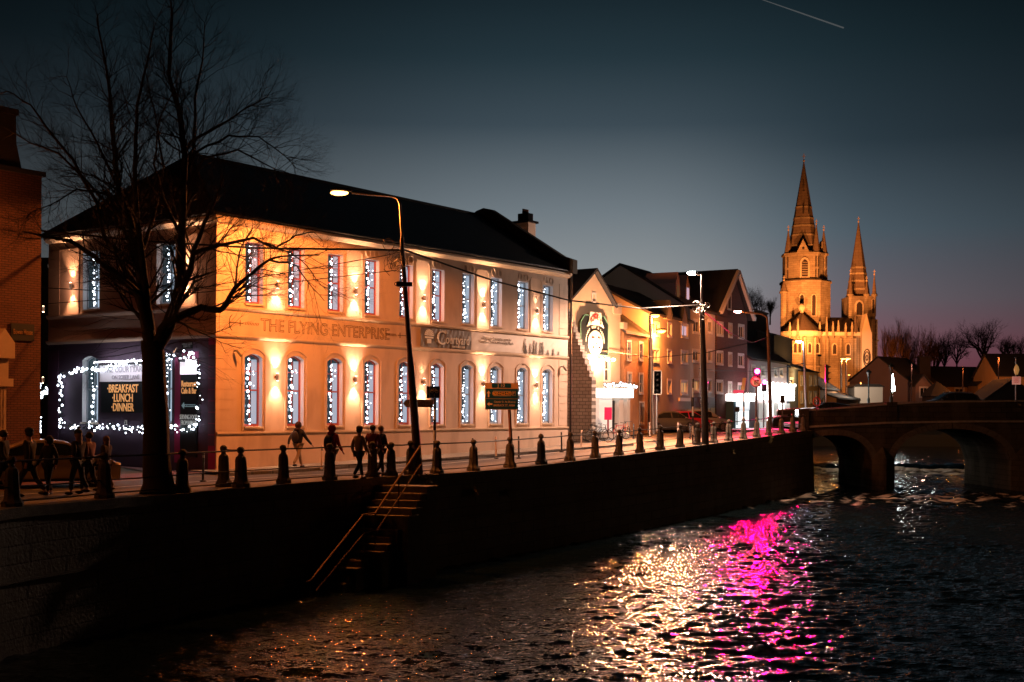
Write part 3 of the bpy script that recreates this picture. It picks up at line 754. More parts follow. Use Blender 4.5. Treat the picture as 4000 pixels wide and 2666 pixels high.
# ---- wall lights
sc_m = mat('sconce_steel', (.3, .27, .24), .35, .8)
lens_m = mat('sconce_lens', (.9, .7, .5), .5, emit=(1.0, .70, .42), es=30)
def sconce(base, rz, label, up=1., dn=1.):
    o = thing('wall_light', label, 'wall light', base, rz, 'up and down lights on the inn walls')
    MB().lathe([(.05, -.14), (.06, -.13), (.06, .13), (.05, .14)], c=(0, -.13), n=12).build('housing', sc_m, o, smooth=True)
    MB().box(-.03, .03, -.075, -.002, -.05, .05).build('bracket', sc_m, o)
    for sgn, e in ((1, up), (-1, dn)):
        lamp('POINT', (0, -.34, sgn * .3), 13 * e, (1, .52, .32), o, .06)
        MB().lathe([(.045, sgn * .142), (.045, sgn * .146)], c=(0, -.13), n=10).build('lens', lens_m, o)
        lamp('SPOT', (0, -.19, sgn * .19), 430 * e, WARM, o, .03, 'lamp_light', 84, .9, (0, .10, sgn))
    return o
for k, s_ in enumerate((3.0, 7.47, 11.95, 16.42, 20.9)):
    sconce(lw(s_, 0, (7.25, 7.35, 7.4, 7.42, 7.42)[k]), AF, '%s upper up-and-down wall light from the street corner of the inn' % ordn(k), up=(.15, 1, 1, 1, .12)[k])
    sconce(lw(s_, 0, 3.58), AF, '%s lower up-and-down wall light from the street corner of the inn' % ordn(k), up=(1, 1, .12, 1, 1)[k])
sconce(lw(0, 9.2, 7.45), AF - math.pi / 2, 'wall light on the side wall near the brick house'); sconce(lw(0, 1.69, 7.45), AF - math.pi / 2, 'wall light on the side wall behind the tree fork')
# ---- fascia lettering and boards
eng = mat('engraved_lines', (.12, .07, .04), .9)
nb = MB(); nb.box(.15, 11.5, -.02, 0, 5.2, 6.03); nb.build('fascia_board', plaster, inn)
def serif_text(s, x0, x1, zc, h, m, parent, y):
    """outlined roman capitals, drawn as thin strokes"""
    o = text(s, h / .72, m, parent, ((x0 + x1) / 2, y, zc), outline=True)
    bpy.context.view_layer.update()
    wd = o.dimensions.x; o.scale = ((x1 - x0) / wd, 1, 1); return o
serif_text('THE FLYING ENTERPRISE', 2.2, 9.7, 5.60, .5, eng, inn, -.03)
for x0, sg in ((.55, 1), (11.0, -1)):   # anchors and ropes beside the name
    an = MB()
    an.bar((x0 + sg * .1, -.03, 5.62), (x0 + sg * .75, -.03, 5.62), .03); pts = [(x0 + sg * (.28 - .22 * math.cos(a)), -.03, 5.62 + .32 * math.sin(a)) for a in [R(-70 + 14 * k) for k in range(11)]]
    for p, q in zip(pts, pts[1:]): an.bar(p, q, .02)
    an.bar((x0 + sg * .6, -.03, 5.5), (x0 + sg * .6, -.03, 5.74), .02)
    for k in range(9): an.bar((x0 + sg * (.85 + .08 * k), -.03, 5.57), (x0 + sg * (.9 + .08 * k), -.03, 5.67), .016)
    an.build('anchor_emblem', eng, inn)
bn = thing('courtyard_banner', 'grey creased banner reading Courtyard above the lower windows', 'banner', lw(11.75, -.06, 0), AF)
def creased(x0, x1, z0, z1, seed, amp):
    rr = random.Random(seed); mb = MB(); nx, nz = 28, 4
    for j in range(nz + 1):
        for i in range(nx + 1): mb.v.append((x0 + (x1 - x0) * i / nx, -abs(math.sin(i * 1.7 + j)) * amp * rr.uniform(.3, 1), z0 + (z1 - z0) * j / nz))
    for j in range(nz):
        for i in range(nx): a = j * (nx + 1) + i; mb.f.append((a, a + 1, a + nx + 2, a + nx + 1))
    return mb
ban_g = mat('banner_grey', (.13, .12, .11), .5, noise=(3, .5, (.2, .18, .16))); ban_w = mat('banner_white', (.72, .68, .64), .55)
creased(0, 3.7, 5.18, 6.05, 1, .05).build('sheet', ban_g, bn)
text('C', .95, white_txt, bn, (1.42, -.07, 5.62)); text('ourtyard', .62, white_txt, bn, (2.62, -.07, 5.58), sx=.82)
text('The', .2, white_txt, bn, (1.75, -.07, 5.92)); text('ON SOBER LANE', .13, white_txt, bn, (2.7, -.07, 5.26))
em = MB(); 
for k in range(9): a0 = math.pi * k / 9; em.add([(.55, -.066, 5.7), (.55 + .33 * math.cos(a0), -.066, 5.7 + .3 * math.sin(a0)), (.55 + .33 * math.cos(a0 + .25), -.066, 5.7 + .3 * math.sin(a0 + .25))], [(0, 1, 2)])
em.box(.4, .7, -.068, -.06, 5.35, 5.55); em.box(.25, .85, -.068, -.06, 5.58, 5.66); em.build('emblem', white_txt, bn)
b2 = thing('white_banner', 'long white banner with small print and striped dark figures beside the grey banner', 'banner', lw(15.5, -.06, 0), AF)
creased(0, 8.3, 5.18, 6.05, 2, .02).build('sheet', ban_w, b2)
ink = mat('banner_ink', (.03, .03, .03), .7); grey_ink = mat('banner_grey_ink', (.3, .28, .26), .7)
text('The Flying Enterprise open for\nBreakfast, Lunch and Evening Meals.', .19, grey_ink, b2, (2.0, -.045, 5.72))
fg = MB(); rr = random.Random(4)
for k, (x, hgt, lean) in enumerate(((4.3, .74, .1), (4.5, .5, -.25), (4.85, .5, .0), (5.15, .7, .0), (5.35, .62, .06), (5.7, .6, .12), (5.95, .66, -.05), (6.4, .25, 0), (6.9, .35, 0), (7.4, .2, 0))):
    for q in range(int(hgt / .045)):
        z = 5.22 + q * .045; wd = .1 * (1.1 - .6 * q * .045 / hgt) * rr.uniform(.6, 1.2); xx = x + lean * q * .045
        fg.box(xx - wd, xx + wd, -.05, -.035, z, z + .022)
fg.build('figures', ink, b2)
# ---- shopfront on the lane: boards, lit signs, garland
def sw(t, out, z=0.): return lw(-out, t, z)     # point on the side wall, t from the corner
SR = AF - math.pi / 2
orange_txt = mat('orange_lettering', (.85, .42, .14), .6, emit=(1, .46, .16), es=.42)
board_m = mat('board_black', (.012, .016, .018), .45)
fb_ = thing('food_board', 'black board with orange words breakfast, lunch and dinner on the lane wall', 'sign board', sw(7.05, .06, 0), SR)
MB().box(0, 3.35, -.04, 0, 2.12, 3.34).build('panel', board_m, fb_)
for s_, z in (('·BREAKFAST', 3.08), ('·LUNCH', 2.70), ('·DINNER', 2.32)): text(s_, .46, orange_txt, fb_, (1.45, -.05, z), sx=.82, bold=.008)
lit_w = mat('lit_sign_white', (.8, .78, .8), .6, emit=(.93, .86, .96), es=.9)
ts = thing('courtyard_lit_sign', 'white floodlit sign panel above the food board', 'lit sign', sw(7.15, .06, 0), SR)
MB().box(0, 3.4, -.05, 0, 3.38, 4.06).build('panel', mat('sign_white', (.75, .72, .75), .6), ts)
gt = mat('sign_grey_letters', (.32, .3, .34), .6)
text('THE COURTYARD', .34, gt, ts, (1.7, -.06, 3.86)); text('ON SOBER LANE', .24, gt, ts, (1.75, -.06, 3.55))
MB().box(.1, 3.3, -.38, -.3, 4.16, 4.2).build('light_bar', mat('light_bar', (.9, .9, .9), .5, emit=(.95, .95, 1), es=10), ts)
a_ = lamp('AREA', (1.7, -.42, 4.2), 34, (.93, .88, 1.0), ts, 1.0, direc=(0, .35, -1)); a_.data.shape = 'RECTANGLE'; a_.data.size = 3; a_.data.size_y = .08
rb = thing('restaurant_board', 'tall narrow black board with restaurant, cafe and bar lettering beside the street corner', 'sign board', sw(1.98, .05, 0), SR)
MB().box(0, .98, -.04, 0, .45, 4.2).build('panel', board_m, rb)
MB().box(.0, .98, -.06, -.043, 3.62, 4.2).build('lit_header', lit_w, rb)
text('Restaurant\nCafe & Bar', .32, orange_txt, rb, (.52, -.05, 3.12), sx=.64, bold=.006)
MB().add([(.08, -.05, 2.42), (.25, -.05, 2.56), (.25, -.05, 2.47), (.92, -.05, 2.47), (.92, -.05, 2.37), (.25, -.05, 2.37), (.25, -.05, 2.28)], [tuple(range(7))]).build('arrow', mat('arrow_blue', (.25, .38, .42), .6, emit=(.3, .5, .55), es=.25), rb)
text('JUST THROUGH THE GATE', .07, board_m, rb, (.6, -.055, 2.42), sx=.7)
text('SERVING FOOD\nFROM 8.00AM', .26, mat('pale_lettering', (.6, .62, .6), .6, emit=(.6, .65, .62), es=.25), rb, (.52, -.05, 1.86), sx=.58)
MB().box(.2, .36, -.3, -.1, 4.1, 4.2).build('spot_lamp', blk_metal, rb)
lamp('SPOT', (.4, -.5, 4.25), 26, (.9, .9, 1), rb, .05, spot=90, direc=(.1, .6, -.6))
sp_ = thing('street_name_plate', 'small dark street name plate above the narrow board', 'sign', sw(1.95, .03, 0), SR)
MB().box(0, .62, -.02, 0, 4.62, 4.9).build('plate', board_m, sp_); text('LANA AN TOBAIR\nTOBER LANE', .12, mat('dim_white', (.3, .3, .3), .7), sp_, (.31, -.03, 4.76), sx=.62)
nt_ = thing('small_notice', 'small white square notice with a dark mark under the food board', 'notice', sw(5.55, .03, 0), SR)
MB().box(0, .17, -.02, 0, 1.63, 1.83).build('plate', white_txt, nt_); MB().ball((.085, -.03, 1.74), .04, 8, 6, (1, .2, 1)).ball((.085, -.03, 1.68), .055, 8, 6, (1, .2, .5)).build('symbol', blk_metal, nt_)
cc = thing('security_camera', 'white security camera on the lane wall above the garland', 'camera', sw(2.35, .05, 4.38), SR); MB().bar((0, -.1, 0), (.32, -.3, .12), .07).build('housing', white_txt, cc); MB().bar((.1, 0, .3), (.16, -.2, .08), .03).build('bracket', white_txt, cc)
for nm, s_, z, lb in (('a', .85, 4.42, 'small bracket lamp on the orange wall left of the first lower window'), ('b', 23.2, 4.5, 'small bracket lamp near the far end of the inn wall')):
    o = thing('bracket_lamp', lb, 'wall light', lw(s_, 0, z), AF); MB().bar((0, -.02, .1), (.0, -.16, .12), .04).build('bracket', blk_metal, o); MB().bar((.0, -.16, .14), (.16, -.28, -.1), .1, .08).build('housing', steel, o)
# garland frame of lights
leaf_g = mat('garland_green', (.02, .06, .045), .7)
gl = thing('light_garland', 'rectangular fir garland studded with white lights round the lane shopfront', 'garland', (0, 0, 0))
cor = [(9.75, 1.52, .2), (9.75, 3.72, .2), (6.7, 3.95, .2), (1.15, 4.45, .2), (.75, 4.1, .2), (.75, 1.75, .2), (1.1, 1.55, .2), (5, 1.5, .2), (9.75, 1.52, .2)]
rr = random.Random(11); gpts = []
for (t0, z0, o0), (t1, z1, o1) in zip(cor, cor[1:]):
    n = max(1, int(math.hypot(t1 - t0, z1 - z0) / .09))
    for k in range(n): gpts.append((t0 + (t1 - t0) * k / n, z0 + (z1 - z0) * k / n - (.06 * math.sin(k * .35))))
gm_ = MB()
for t, z in gpts:
    for _ in range(13):
        p = Vector(sw(t + rr.gauss(0, .07), .14 + rr.uniform(-.08, .1), z + rr.gauss(0, .075))); d = Vector((rr.uniform(-1, 1), rr.uniform(-1, 1), rr.uniform(-1, 1))).normalized() * .06; e = d.cross(Vector((0, 0, 1))).normalized() * .018
        gm_.add([p, p + d * .5 + e, p + d, p + d * .5 - e], [(0, 1, 2, 3)])
gm_.build('fir_strand', leaf_g, gl)
bl = []
for t, z in gpts:
    for _ in range(rr.choice((0, 1, 1, 2))): bl.append((sw(t + rr.gauss(0, .085), .2 + rr.uniform(-.02, .08), z + rr.gauss(0, .085)), rr.choice((.5, .8, 1.1, 1.5))))
for p, s_ in bl[:100]: bulb(gl, p, s_)
rest = MB()
for p, s_ in bl[100:]: rest.ball(p, .031 * s_, 6, 5)
ro = rest.build('bulbs', bulb_m, gl, smooth=True); ro['kind'] = 'stuff'
g2 = thing('lane_garland', 'short strand of white lights in the narrow lane by the brick house', 'garland', (0, 0, 0))
rest = MB(); sd_ = MB(); pl_ = []
for k in range(46):
    u = k / 45; p = at(160 + 60 * u + rr.gauss(0, 3), 1548 - 30 * math.sin(u * 2) + rr.gauss(0, 7), 55); rest.ball(p, .04, 6, 5); pl_.append(p)
for k in range(24):
    p = at(157 + rr.gauss(0, 3), 1500 + k * 8.2, 54.5); rest.ball(p, .035, 6, 5) if (k < 4 or k > 15) else None
for p in pl_:
    for _ in range(6): q = p + Vector((rr.gauss(0, .08), 0, rr.gauss(0, .08))); sd_.add([q, q + Vector((.05, 0, .02)), q + Vector((.02, 0, .06))], [(0, 1, 2)])
rest.build('bulbs', bulb_m, g2)['kind'] = 'stuff'; sd_.build('fir_strand', leaf_g, g2)
# ================================================================== street lamps, poles, wires
def wp(px, py, Y): return at(px, py, Y)
bulb_orange = mat('sodium_lens', (1, .5, .1), .4, emit=(1.0, .40, .10), es=11)
bulb_far = mat('sodium_lens_far', (1, .5, .1), .4, emit=(1.0, .36, .08), es=7)
bulb_cool = mat('led_lens', (1, 1, 1), .4, emit=(.86, 1.0, .97), es=70)
bulb_pink = mat('pink_lens', (1, .4, .4), .4, emit=(1.0, .42, .36), es=40)
pole_m = mat('pole_paint', (.09, .055, .06), .6, noise=(4, .5, (.05, .04, .04)))
wood_pole = mat('pole_wood', (.10, .06, .05), .85, noise=(6, .5, (.06, .04, .035)), bump=(20, .5))
TP = wp(1560, 780, 42.6)
tl = thing('street_lamp', 'tall leaning street lamp on the quay with an orange lamp reaching over the road', 'street lamp', tuple(qpt(1627) + Vector((-.35, .9, 0))))
b0v = tl.location.copy()
def L_(p): return tuple(Vector(p) - b0v)
pA = wp(1636, 1830, 43.3); pB = wp(1605, 1245, 43.0); pC = wp(1571, 975, 42.8); pC2 = wp(1571, 930, 42.8)
MB().tube([L_(Vector((pA.x, pA.y, 0))), L_(wp(1604, 1420, 43.2)), L_(wp(1601, 1380, 43.2)), L_(pC), L_(pC2)], [.16, .125, .095, .075, .07], 10).build('pole', pole_m, tl, smooth=True)
arm = [pC2, wp(1566, 850, 42.8), wp(1563, 800, 42.9), wp(1553, 776, 43.0), wp(1530, 767, 43.1), wp(1450, 761, 43.6), wp(1375, 754, 44.2)]
MB().tube([L_(p) for p in arm], .045, 8).build('arm', steel, tl, smooth=True)
hd_ = wp(1330, 750, 44.5)
MB().ball(L_(hd_ + Vector((.05, 0, .07))), 1, 12, 6, (.42, .16, .10)).build('head', dark_iron, tl, smooth=True)
MB().ball(L_(hd_ - Vector((.04, 0, .04))), 1, 14, 8, (.33, .15, .10)).build('lens', bulb_orange, tl, smooth=True)
lamp('SPOT', L_(hd_ - Vector((.04, 0, .1))), 18000, SODIUM, tl, .14, spot=172, blend=.12, direc=(0, 0, -1))
# loops of cable on the pole
cb = MB(); rr = random.Random(5)
for k in range(26):
    c = wp(1545 + rr.uniform(-28, 25), 1020 + rr.uniform(-25, 35), 42.5); r_ = rr.uniform(.08, .28); a0, tilt = rr.uniform(0, 6), rr.uniform(-1, 1)
    cb.tube([L_(c + Vector((math.cos(a0 + a) * r_, math.sin(a0 + a) * r_ * tilt, math.sin(a0 + a) * r_ * rr.uniform(.7, 1.3)))) for a in [j * .6 for j in range(rr.randint(4, 9))]], .009, 4)
for c, r_ in ((wp(1518, 955, 42.6), .2), (wp(1560, 1110, 42.6), .17)): cb.tube([L_(c + Vector((math.cos(a) * r_, 0, math.sin(a) * r_ * (1 if r_ > .18 else .5)))) for a in [j * .45 for j in range(15)]], .014, 5)
cb.box(*[v for ab in zip(L_(wp(1548, 1118, 42.5)), L_(wp(1612, 1105, 42.7))) for v in sorted(ab)])
cb.build('cable_coil', dark_iron, tl)
def wire(name_label, pts, r_, m=blk_metal, sag=0.):
    mb = MB(); P = [wp(*p) for p in pts]; Q = []
    for a, b in zip(P, P[1:]):
        for k in range(8):
            q = a.lerp(b, k / 8); q.z -= sag * math.sin(math.pi * k / 8) * (b - a).length; Q.append(q)
    Q.append(P[-1]); mb.tube(Q, r_, 5)
    return tag(mb.build('overhead_cable', m), name_label, 'cable', 'overhead cables')
wire('thick black cable crossing the sky from the left edge to the orange street lamp', [(-60, 880, 41), (552, 942, 41.5), (1000, 970, 42), (1571, 978, 42.8)], .035)
wire('cable slung from the orange street lamp across the inn to the tall white lamp', [(1571, 975, 42.8), (1925, 1097, 48), (2222, 1174, 54), (2500, 1206, 60), (2735, 1192, 65.6)], .035)
wire('middle cable rising from the left behind the tree to the lamp pole', [(-60, 1112, 41), (552, 1146, 41.5), (765, 1128, 42), (1500, 1000, 42.7), (1565, 985, 42.8)], .016)
wire('lowest thin cable from the lane to the lamp pole', [(100, 1194, 42), (501, 1163, 42), (800, 1142, 42), (1544, 1057, 42.7)], .014)
wire('cable from the tall white lamp down to the leaning pole in the square', [(2752, 1220, 65.6), (2850, 1300, 75), (2940, 1340, 84), (2995, 1318, 92)], .03)
wire('cable running past the stucco gable towards the leaning pole', [(2350, 1372, 74), (2560, 1398, 80), (2760, 1378, 86), (2995, 1325, 92)], .03)
wire('thin cable low across the grey apartments', [(2480, 1400, 80), (2640, 1430, 88), (2800, 1448, 95), (3100, 1455, 110)], .02)
wire('bright cable from the leaning pole to the slim lamp by the yellow house', [(3015, 1442, 92), (3080, 1432, 96), (3138, 1420, 100)], .035)
# ---- the tall white lamp
wl = thing('street_lamp', 'tall black street lamp on the quay with a cold white lamp', 'street lamp', tuple(qpt(2745) + Vector((.1, .9, 0)))); o_ = wl.location.copy()
def rel(p): return tuple(Vector(p) - o_)
MB().tube([rel(wp(2756, 1765, 66)), rel(wp(2750, 1500, 65.9)), rel(wp(2743, 1250, 65.8)), rel(wp(2742, 1190, 65.8))], [.2, .17, .14, .12], 10).build('pole', mat('pole_black', (.03, .027, .027), .6), wl, smooth=True)
MB().tube([rel(wp(2741, 1190, 65.8)), rel(wp(2741, 1072, 65.8))], .06, 8).build('upper_pole', steel, wl, smooth=True)
MB().tube([rel(wp(2745, 1072, 65.8)), rel(wp(2720, 1068, 66.1))], [.1, .12], 6).build('head', dark_iron, wl)
MB().ball(rel(wp(2704, 1068, 66.4)), 1, 12, 6, (.29, .15, .1)).build('lens', bulb_cool, wl, smooth=True)
lamp('POINT', rel(wp(2704, 1084, 66.4)), 900, (1, .74, .6), wl, .12)
lamp('SPOT', rel(wp(2704, 1086, 66.4)), 10500, (1, .55, .36), wl, .14, spot=150, blend=.35, direc=(-.12, -.1, -1))
lamp('SPOT', rel(wp(2704, 1086, 66.3)), 2500, (1, .66, .45), wl, .2, spot=110, blend=.7, direc=(.05, -1, -.5))
cb = MB()
for k in range(16):
    c = wp(2740 + rr.uniform(-28, 26), 1205 + rr.uniform(-18, 25), 65.5); r_ = rr.uniform(.1, .3); a0 = rr.uniform(0, 6)
    cb.tube([rel(c + Vector((math.cos(a0 + a) * r_, 0, math.sin(a0 + a) * r_))) for a in [j * .7 for j in range(rr.randint(3, 7))]], .02, 4)
cb.build('cable_coil', steel, wl)
def simple_lamp(label, base, topp, armp, headp, Y, r0=.08, col=SODIUM, lens=bulb_far, e=1200, pm=steel, lr=.2, dz=.35, beam=0, bcol=(1, .30, .10)):
    p0 = wp(base[0], base[1], Y); o = thing('street_lamp', label, 'street lamp', tuple(p0))
    f = lambda p: tuple(wp(p[0], p[1], Y) - p0)
    MB().tube([(0, 0, -.3), f(topp)], [r0, r0 * .7], 8).build('pole', pm, o, smooth=True)
    MB().tube([f(topp)] + [f(p) for p in armp] + [f(headp)], r0 * .5, 6).build('arm', pm, o, smooth=True)
    h = f(headp)
    MB().ball((h[0], h[1], h[2] + .05), 1, 10, 6, (lr * 1.4, lr * .6, lr * .4)).build('head', dark_iron, o, smooth=True)
    MB().ball((h[0], h[1], h[2] - .03), 1, 10, 6, (lr * 1.25, lr * .6, lr * .5)).build('lens', lens, o, smooth=True)
    if e: lamp('POINT', (h[0], h[1], h[2] - dz), e * 1.35, col, o, .15)
    if beam: lamp('SPOT', (h[0], h[1] - .2, h[2] - dz), beam, bcol, o, .22, spot=100, blend=.7, direc=(.1, -1, -.28))
    return o
simple_lamp('steel street lamp with an orange lamp in front of the grey apartments', (2553, 1680), (2541, 1230), [], (2558, 1231), 80, .13, e=1500, lr=.26, beam=10500)
simple_lamp('short bent lamp bracket with an orange lamp over the terrace corner', (2488, 1690), (2491, 1318), [(2496, 1308), (2520, 1304)], (2583, 1291), 82, .07, e=1500, lr=.26, beam=10500)
simple_lamp('leaning pole beside the pink house with a long arm and a red-orange lamp', (3012, 1660), (3000, 1290), [(2996, 1240), (2975, 1228)], (2882, 1216), 92, .16, e=260, pm=wood_pole, lr=.24, lens=bulb_pink)
simple_lamp('slim street lamp with a white lamp beside the yellow house', (3150, 1600), (3139, 1335), [], (3121, 1334), 100, .12, e=120, lens=bulb_cool, col=COOL, lr=.2)
simple_lamp('street lamp with a bright lamp before the cathedral buttress', (3286, 1560), (3285, 1405), [], (3292, 1401), 150, .13, e=700, lr=.24)
simple_lamp('second street lamp close right of the one by the cathedral buttress', (3306, 1560), (3304, 1400), [], (3311, 1400), 165, .12, e=700, lr=.35)
for i, (px, py, Y, hh, lb) in enumerate(((3317, 1465, 190, 90, 'small far lamp left of the brown timber kiosk'), (3375, 1444, 200, 110, 'far orange street lamp below the west tower'), (3401, 1481, 200, 75, 'low orange street lamp behind the green lantern post'), (3440, 1448, 190, 105, 'far pink street lamp right of the tower foot'), (3452, 1489, 210, 66, 'left of two twin round lamps beyond the bridge'), (3466, 1489, 210, 66, 'right of two twin round lamps beyond the bridge'), (3519, 1482, 190, 72, 'pink street lamp before the dark bungalows'), (3536, 1490, 190, 60, 'small dim lamp on the bungalow corner'))):
    simple_lamp(lb, (px + 4, py + hh), (px + 4, py), [], (px, py), Y, .1, e=0, lens=bulb_pink if i in (3, 6) else bulb_far, lr=(.16, .32, .3, .26, .26, .26, .26, .16)[i], pm=pole_m)
for px, py, Y, sz, lb, m_ in ((3362, 1622 - 1622 + 1632 - 75, 150, (.1, .7), 'slim lit cone lamp standing beside the tower foot', bulb_far), (3487, 1525, 150, (.1, .6), 'bright upright white lamp by the green lantern post', bulb_cool)):
    p = wp(px, 1575, Y); o = thing('glow_lamp', lb, 'lamp', tuple(p)); q = wp(px, py - 22, Y) - p
    MB().tube([(0, 0, -.2), tuple(q)], .05, 6).build('pole', steel, o); MB().lathe([(.22, 0), (.26, .35), (.12, 1.4), (.03, 2.1)], (0, 0), 8, z=q.z - .8).build('lens', m_, o, smooth=True)
# green lantern posts on the bridge
lan_m = mat('lantern_green', (.02, .05, .055), .5, .4)
def lantern(px, base_y, top_y, Y, lb):
    p = wp(px, base_y, Y); h = (base_y - top_y) / F * Y; o = thing('lantern_post', lb, 'lantern post', tuple(p))
    MB().lathe([(.12, -.2), (.12, .3), (.06, .5), (.05, h * .72), (.1, h * .76), (.03, h * .78)], n=8).build('post', lan_m, o, smooth=True)
    MB().lathe([(.08, h * .78), (.2, h * .90)], n=6).build('glass', mat('lantern_glass', (.12, .09, .07), .3), o)
    MB().lathe([(.26, h * .90), (.2, h * .93), (.06, h * .97), (.02, h)], n=6).build('cap', lan_m, o)
lantern(3481, 1572, 1418, 92, 'green lantern post on the bridge against the cathedral trees'); lantern(3393, 1575, 1442, 104, 'green lantern post in front of the cathedral tower foot')
# ---- traffic signals
red_l = mat('red_light', (1, .05, .2), .4, emit=(1.0, .03, .20), es=60); dark_l = mat('signal_dark', (.03, .03, .03), .3)
def signal(px, base_y, top_y, bot_y, Y, lb, on=True, side=0, w=.42, board=None, e=900, n=3):
    p = wp(px, base_y, Y); sc = Y / F; o = thing('traffic_light', lb, 'traffic light', tuple(p)); zt = (base_y - top_y) * sc; zb = (base_y - bot_y) * sc
    MB().tube([(0, .12, -.2), (0, .12, zt)], .06, 8).build('pole', steel if not on else pole_m, o, smooth=True)
    if side == 0:
        MB().box(-w / 2, w / 2, -.14, .06, zb, zt).build('housing', dark_l, o)
        if board: 
            b = MB(); wd = w / 2 + .09
            for x0, x1, z0, z1 in ((-wd, -wd + .05, zb - .08, zt + .08), (wd - .05, wd, zb - .08, zt + .08), (-wd, wd, zt + .03, zt + .08), (-wd, wd, zb - .08, zb - .03)): b.box(x0, x1, -.16, -.145, z0, z1)
            b.build('white_border', white_txt, o); MB().box(-wd + .02, wd - .02, -.14, -.12, zb - .05, zt + .05).build('backboard', dark_l, o)
        for k in range(n):
            z = zt - (zt - zb) * (k + .5) / n; r_ = .105 if n == 3 else .1
            lit = on and k == 0
            MB().ball((0, -.16, z), 1, 12, 8, (r_ * (1.6 if lit else 1), .06, r_ * (1.6 if lit else 1))).build('lens', red_l if lit else blk_metal, o, smooth=True)
            if lit and e: lamp('SPOT', (0, -.3, z), e * 17, (1, .0, .085), o, .26, spot=76, blend=.6, direc=(.12, -1, -.15)); lamp('POINT', (0, -.5, z), e * .09, (1, .01, .2), o, .1)
            h = MB(); h.add([(math.cos(a) * r_ * 1.2, -.14, z + math.sin(a) * r_ * 1.2) for a in [R(20 * j) for j in range(10)]] + [(math.cos(a) * r_ * 1.1, -.32, z + math.sin(a) * r_ * 1.1) for a in [R(20 * j) for j in range(10)]], [(j, j + 1, j + 11, j + 10) for j in range(9)]); 
            if not lit: h.build('visor', dark_l, o)
    else:
        MB().box(-.1, .1, -.1, .1, zb, zt).build('housing', dark_l, o)
        for k in range(n):
            z = zt - (zt - zb) * (k + .5) / n; MB().add([(side * .1, -.12, z + .13), (side * .1, .12, z + .13), (side * .36, .08, z + .09), (side * .36, -.08, z + .09), (side * .1, -.12, z - .05), (side * .1, .12, z - .05)], [(0, 1, 2, 3), (0, 3, 4), (1, 5, 2)]).build('visor', dark_l, o)
    return o
signal(2566, 1672, 1453, 1538, 76, 'dark traffic light head with a white border before the grey apartments', on=False, board=True, n=4, w=.36)
tlr = signal(2955, 1668, 1440, 1512, 84, 'red traffic light with a no right turn disc in front of the shops', w=.45, board=None, e=1100)
sc_ = 84 / F; zc = (1668 - 1492) * sc_
MB().tube([(-.12, -.2, zc), (-.12, -.235, zc)], .36, 20).build('sign_disc', mat('sign_pale', (.75, .6, .45), .5, emit=(.9, .4, .2), es=.25), tlr); 
rg = MB(); rg.tube([(-.12 + .33 * math.cos(a), -.24, zc + .33 * math.sin(a)) for a in [k * math.pi / 10 for k in range(21)]], .035, 5, cap=False); rg.bar((-.35, -.25, zc + .22), (.12, -.25, zc - .22), .05)
rg.build('red_ring', mat('sign_red', (.6, .02, .08), .5), tlr); MB().bar((-.18, -.26, zc - .2), (-.18, -.26, zc + .08), .05).bar((-.18, -.26, zc + .08), (.02, -.26, zc + .08), .05).add([(0, -.26, zc + .17), (0, -.26, zc - .01), (.12, -.26, zc + .08)], [(0, 1, 2)]).build('arrow', blk_metal, tlr)
signal(2984, 1662, 1487, 1530, 100, 'smaller red traffic light right of the no right turn signal', w=.4, e=700)
signal(3228, 1585, 1425, 1496, 93, 'black traffic light seen from the side above the bridge', on=False, side=1, n=3)
signal(2462, 1690, 1541, 1570, 84, 'dark signal head by the orange terrace', on=False, side=1, n=3)
# poles with stripes and signs
blue_sign = mat('sign_blue', (.01, .03, .10), .4); green_sign = mat('sign_green', (.004, .07, .2), .35); cream_sign = mat('sign_cream', (.7, .6, .5), .5)
def striped(px, top_y, base_y, Y, lb, cat='sign post', r_=.05, lean=0):
    p = wp(px, base_y, Y); o = thing('striped_pole', lb, cat, tuple(p)); h = (base_y - top_y) / F * Y; n = 7
    a, b = MB(), MB()
    for k in range(n):
        q = [(lean * k / n * h, 0, h * k / n), (lean * (k + 1) / n * h, 0, h * (k + 1) / n)]; (a if k % 2 else b).tube(q, r_, 8)
    a.build('white_bands', white_txt, o); b.build('black_bands', blk_metal, o); return o, h
o, h = striped(1697, 1556, 1850, 44.6, 'black and white striped pole carrying the bicycle sign')
def zz(py, Y=44.6, base=1850): return (base - py) / F * Y
MB().box(-.29, .18, -.09, -.06, zz(1556), zz(1510)).build('bicycle_sign', blue_sign, o)
bs = MB(); zc = zz(1528); 
for cx_ in (-.1, .07):
    c = [(cx_ + .055 * math.cos(a), -.1, zc - .02 + .055 * math.sin(a)) for a in [k * math.pi / 5 for k in range(11)]]; bs.tube(c, .007, 4, cap=False)
for a, b in (((-.1, zc - .02), (-.05, zc + .07)), ((-.05, zc + .07), (.04, zc + .07)), ((.04, zc + .07), (-.01, zc - .02)), ((-.05, zc + .07), (-.01, zc - .02)), ((.04, zc + .09), (.07, zc - .02)), ((-.07, zc + .09), (-.03, zc + .09)), ((-.02, zc - .1), (-.02, zc - .2)), ((-.25, zc + .06), (-.25, zc - .14))): bs.bar((a[0], -.1, a[1]), (b[0], -.1, b[1]), .014)
for x in (-.3, -.195, .18): bs.box(x - .006, x + .006, -.095, -.091, zz(1556), zz(1510))
bs.build('bicycle_symbol', cream_sign, o)
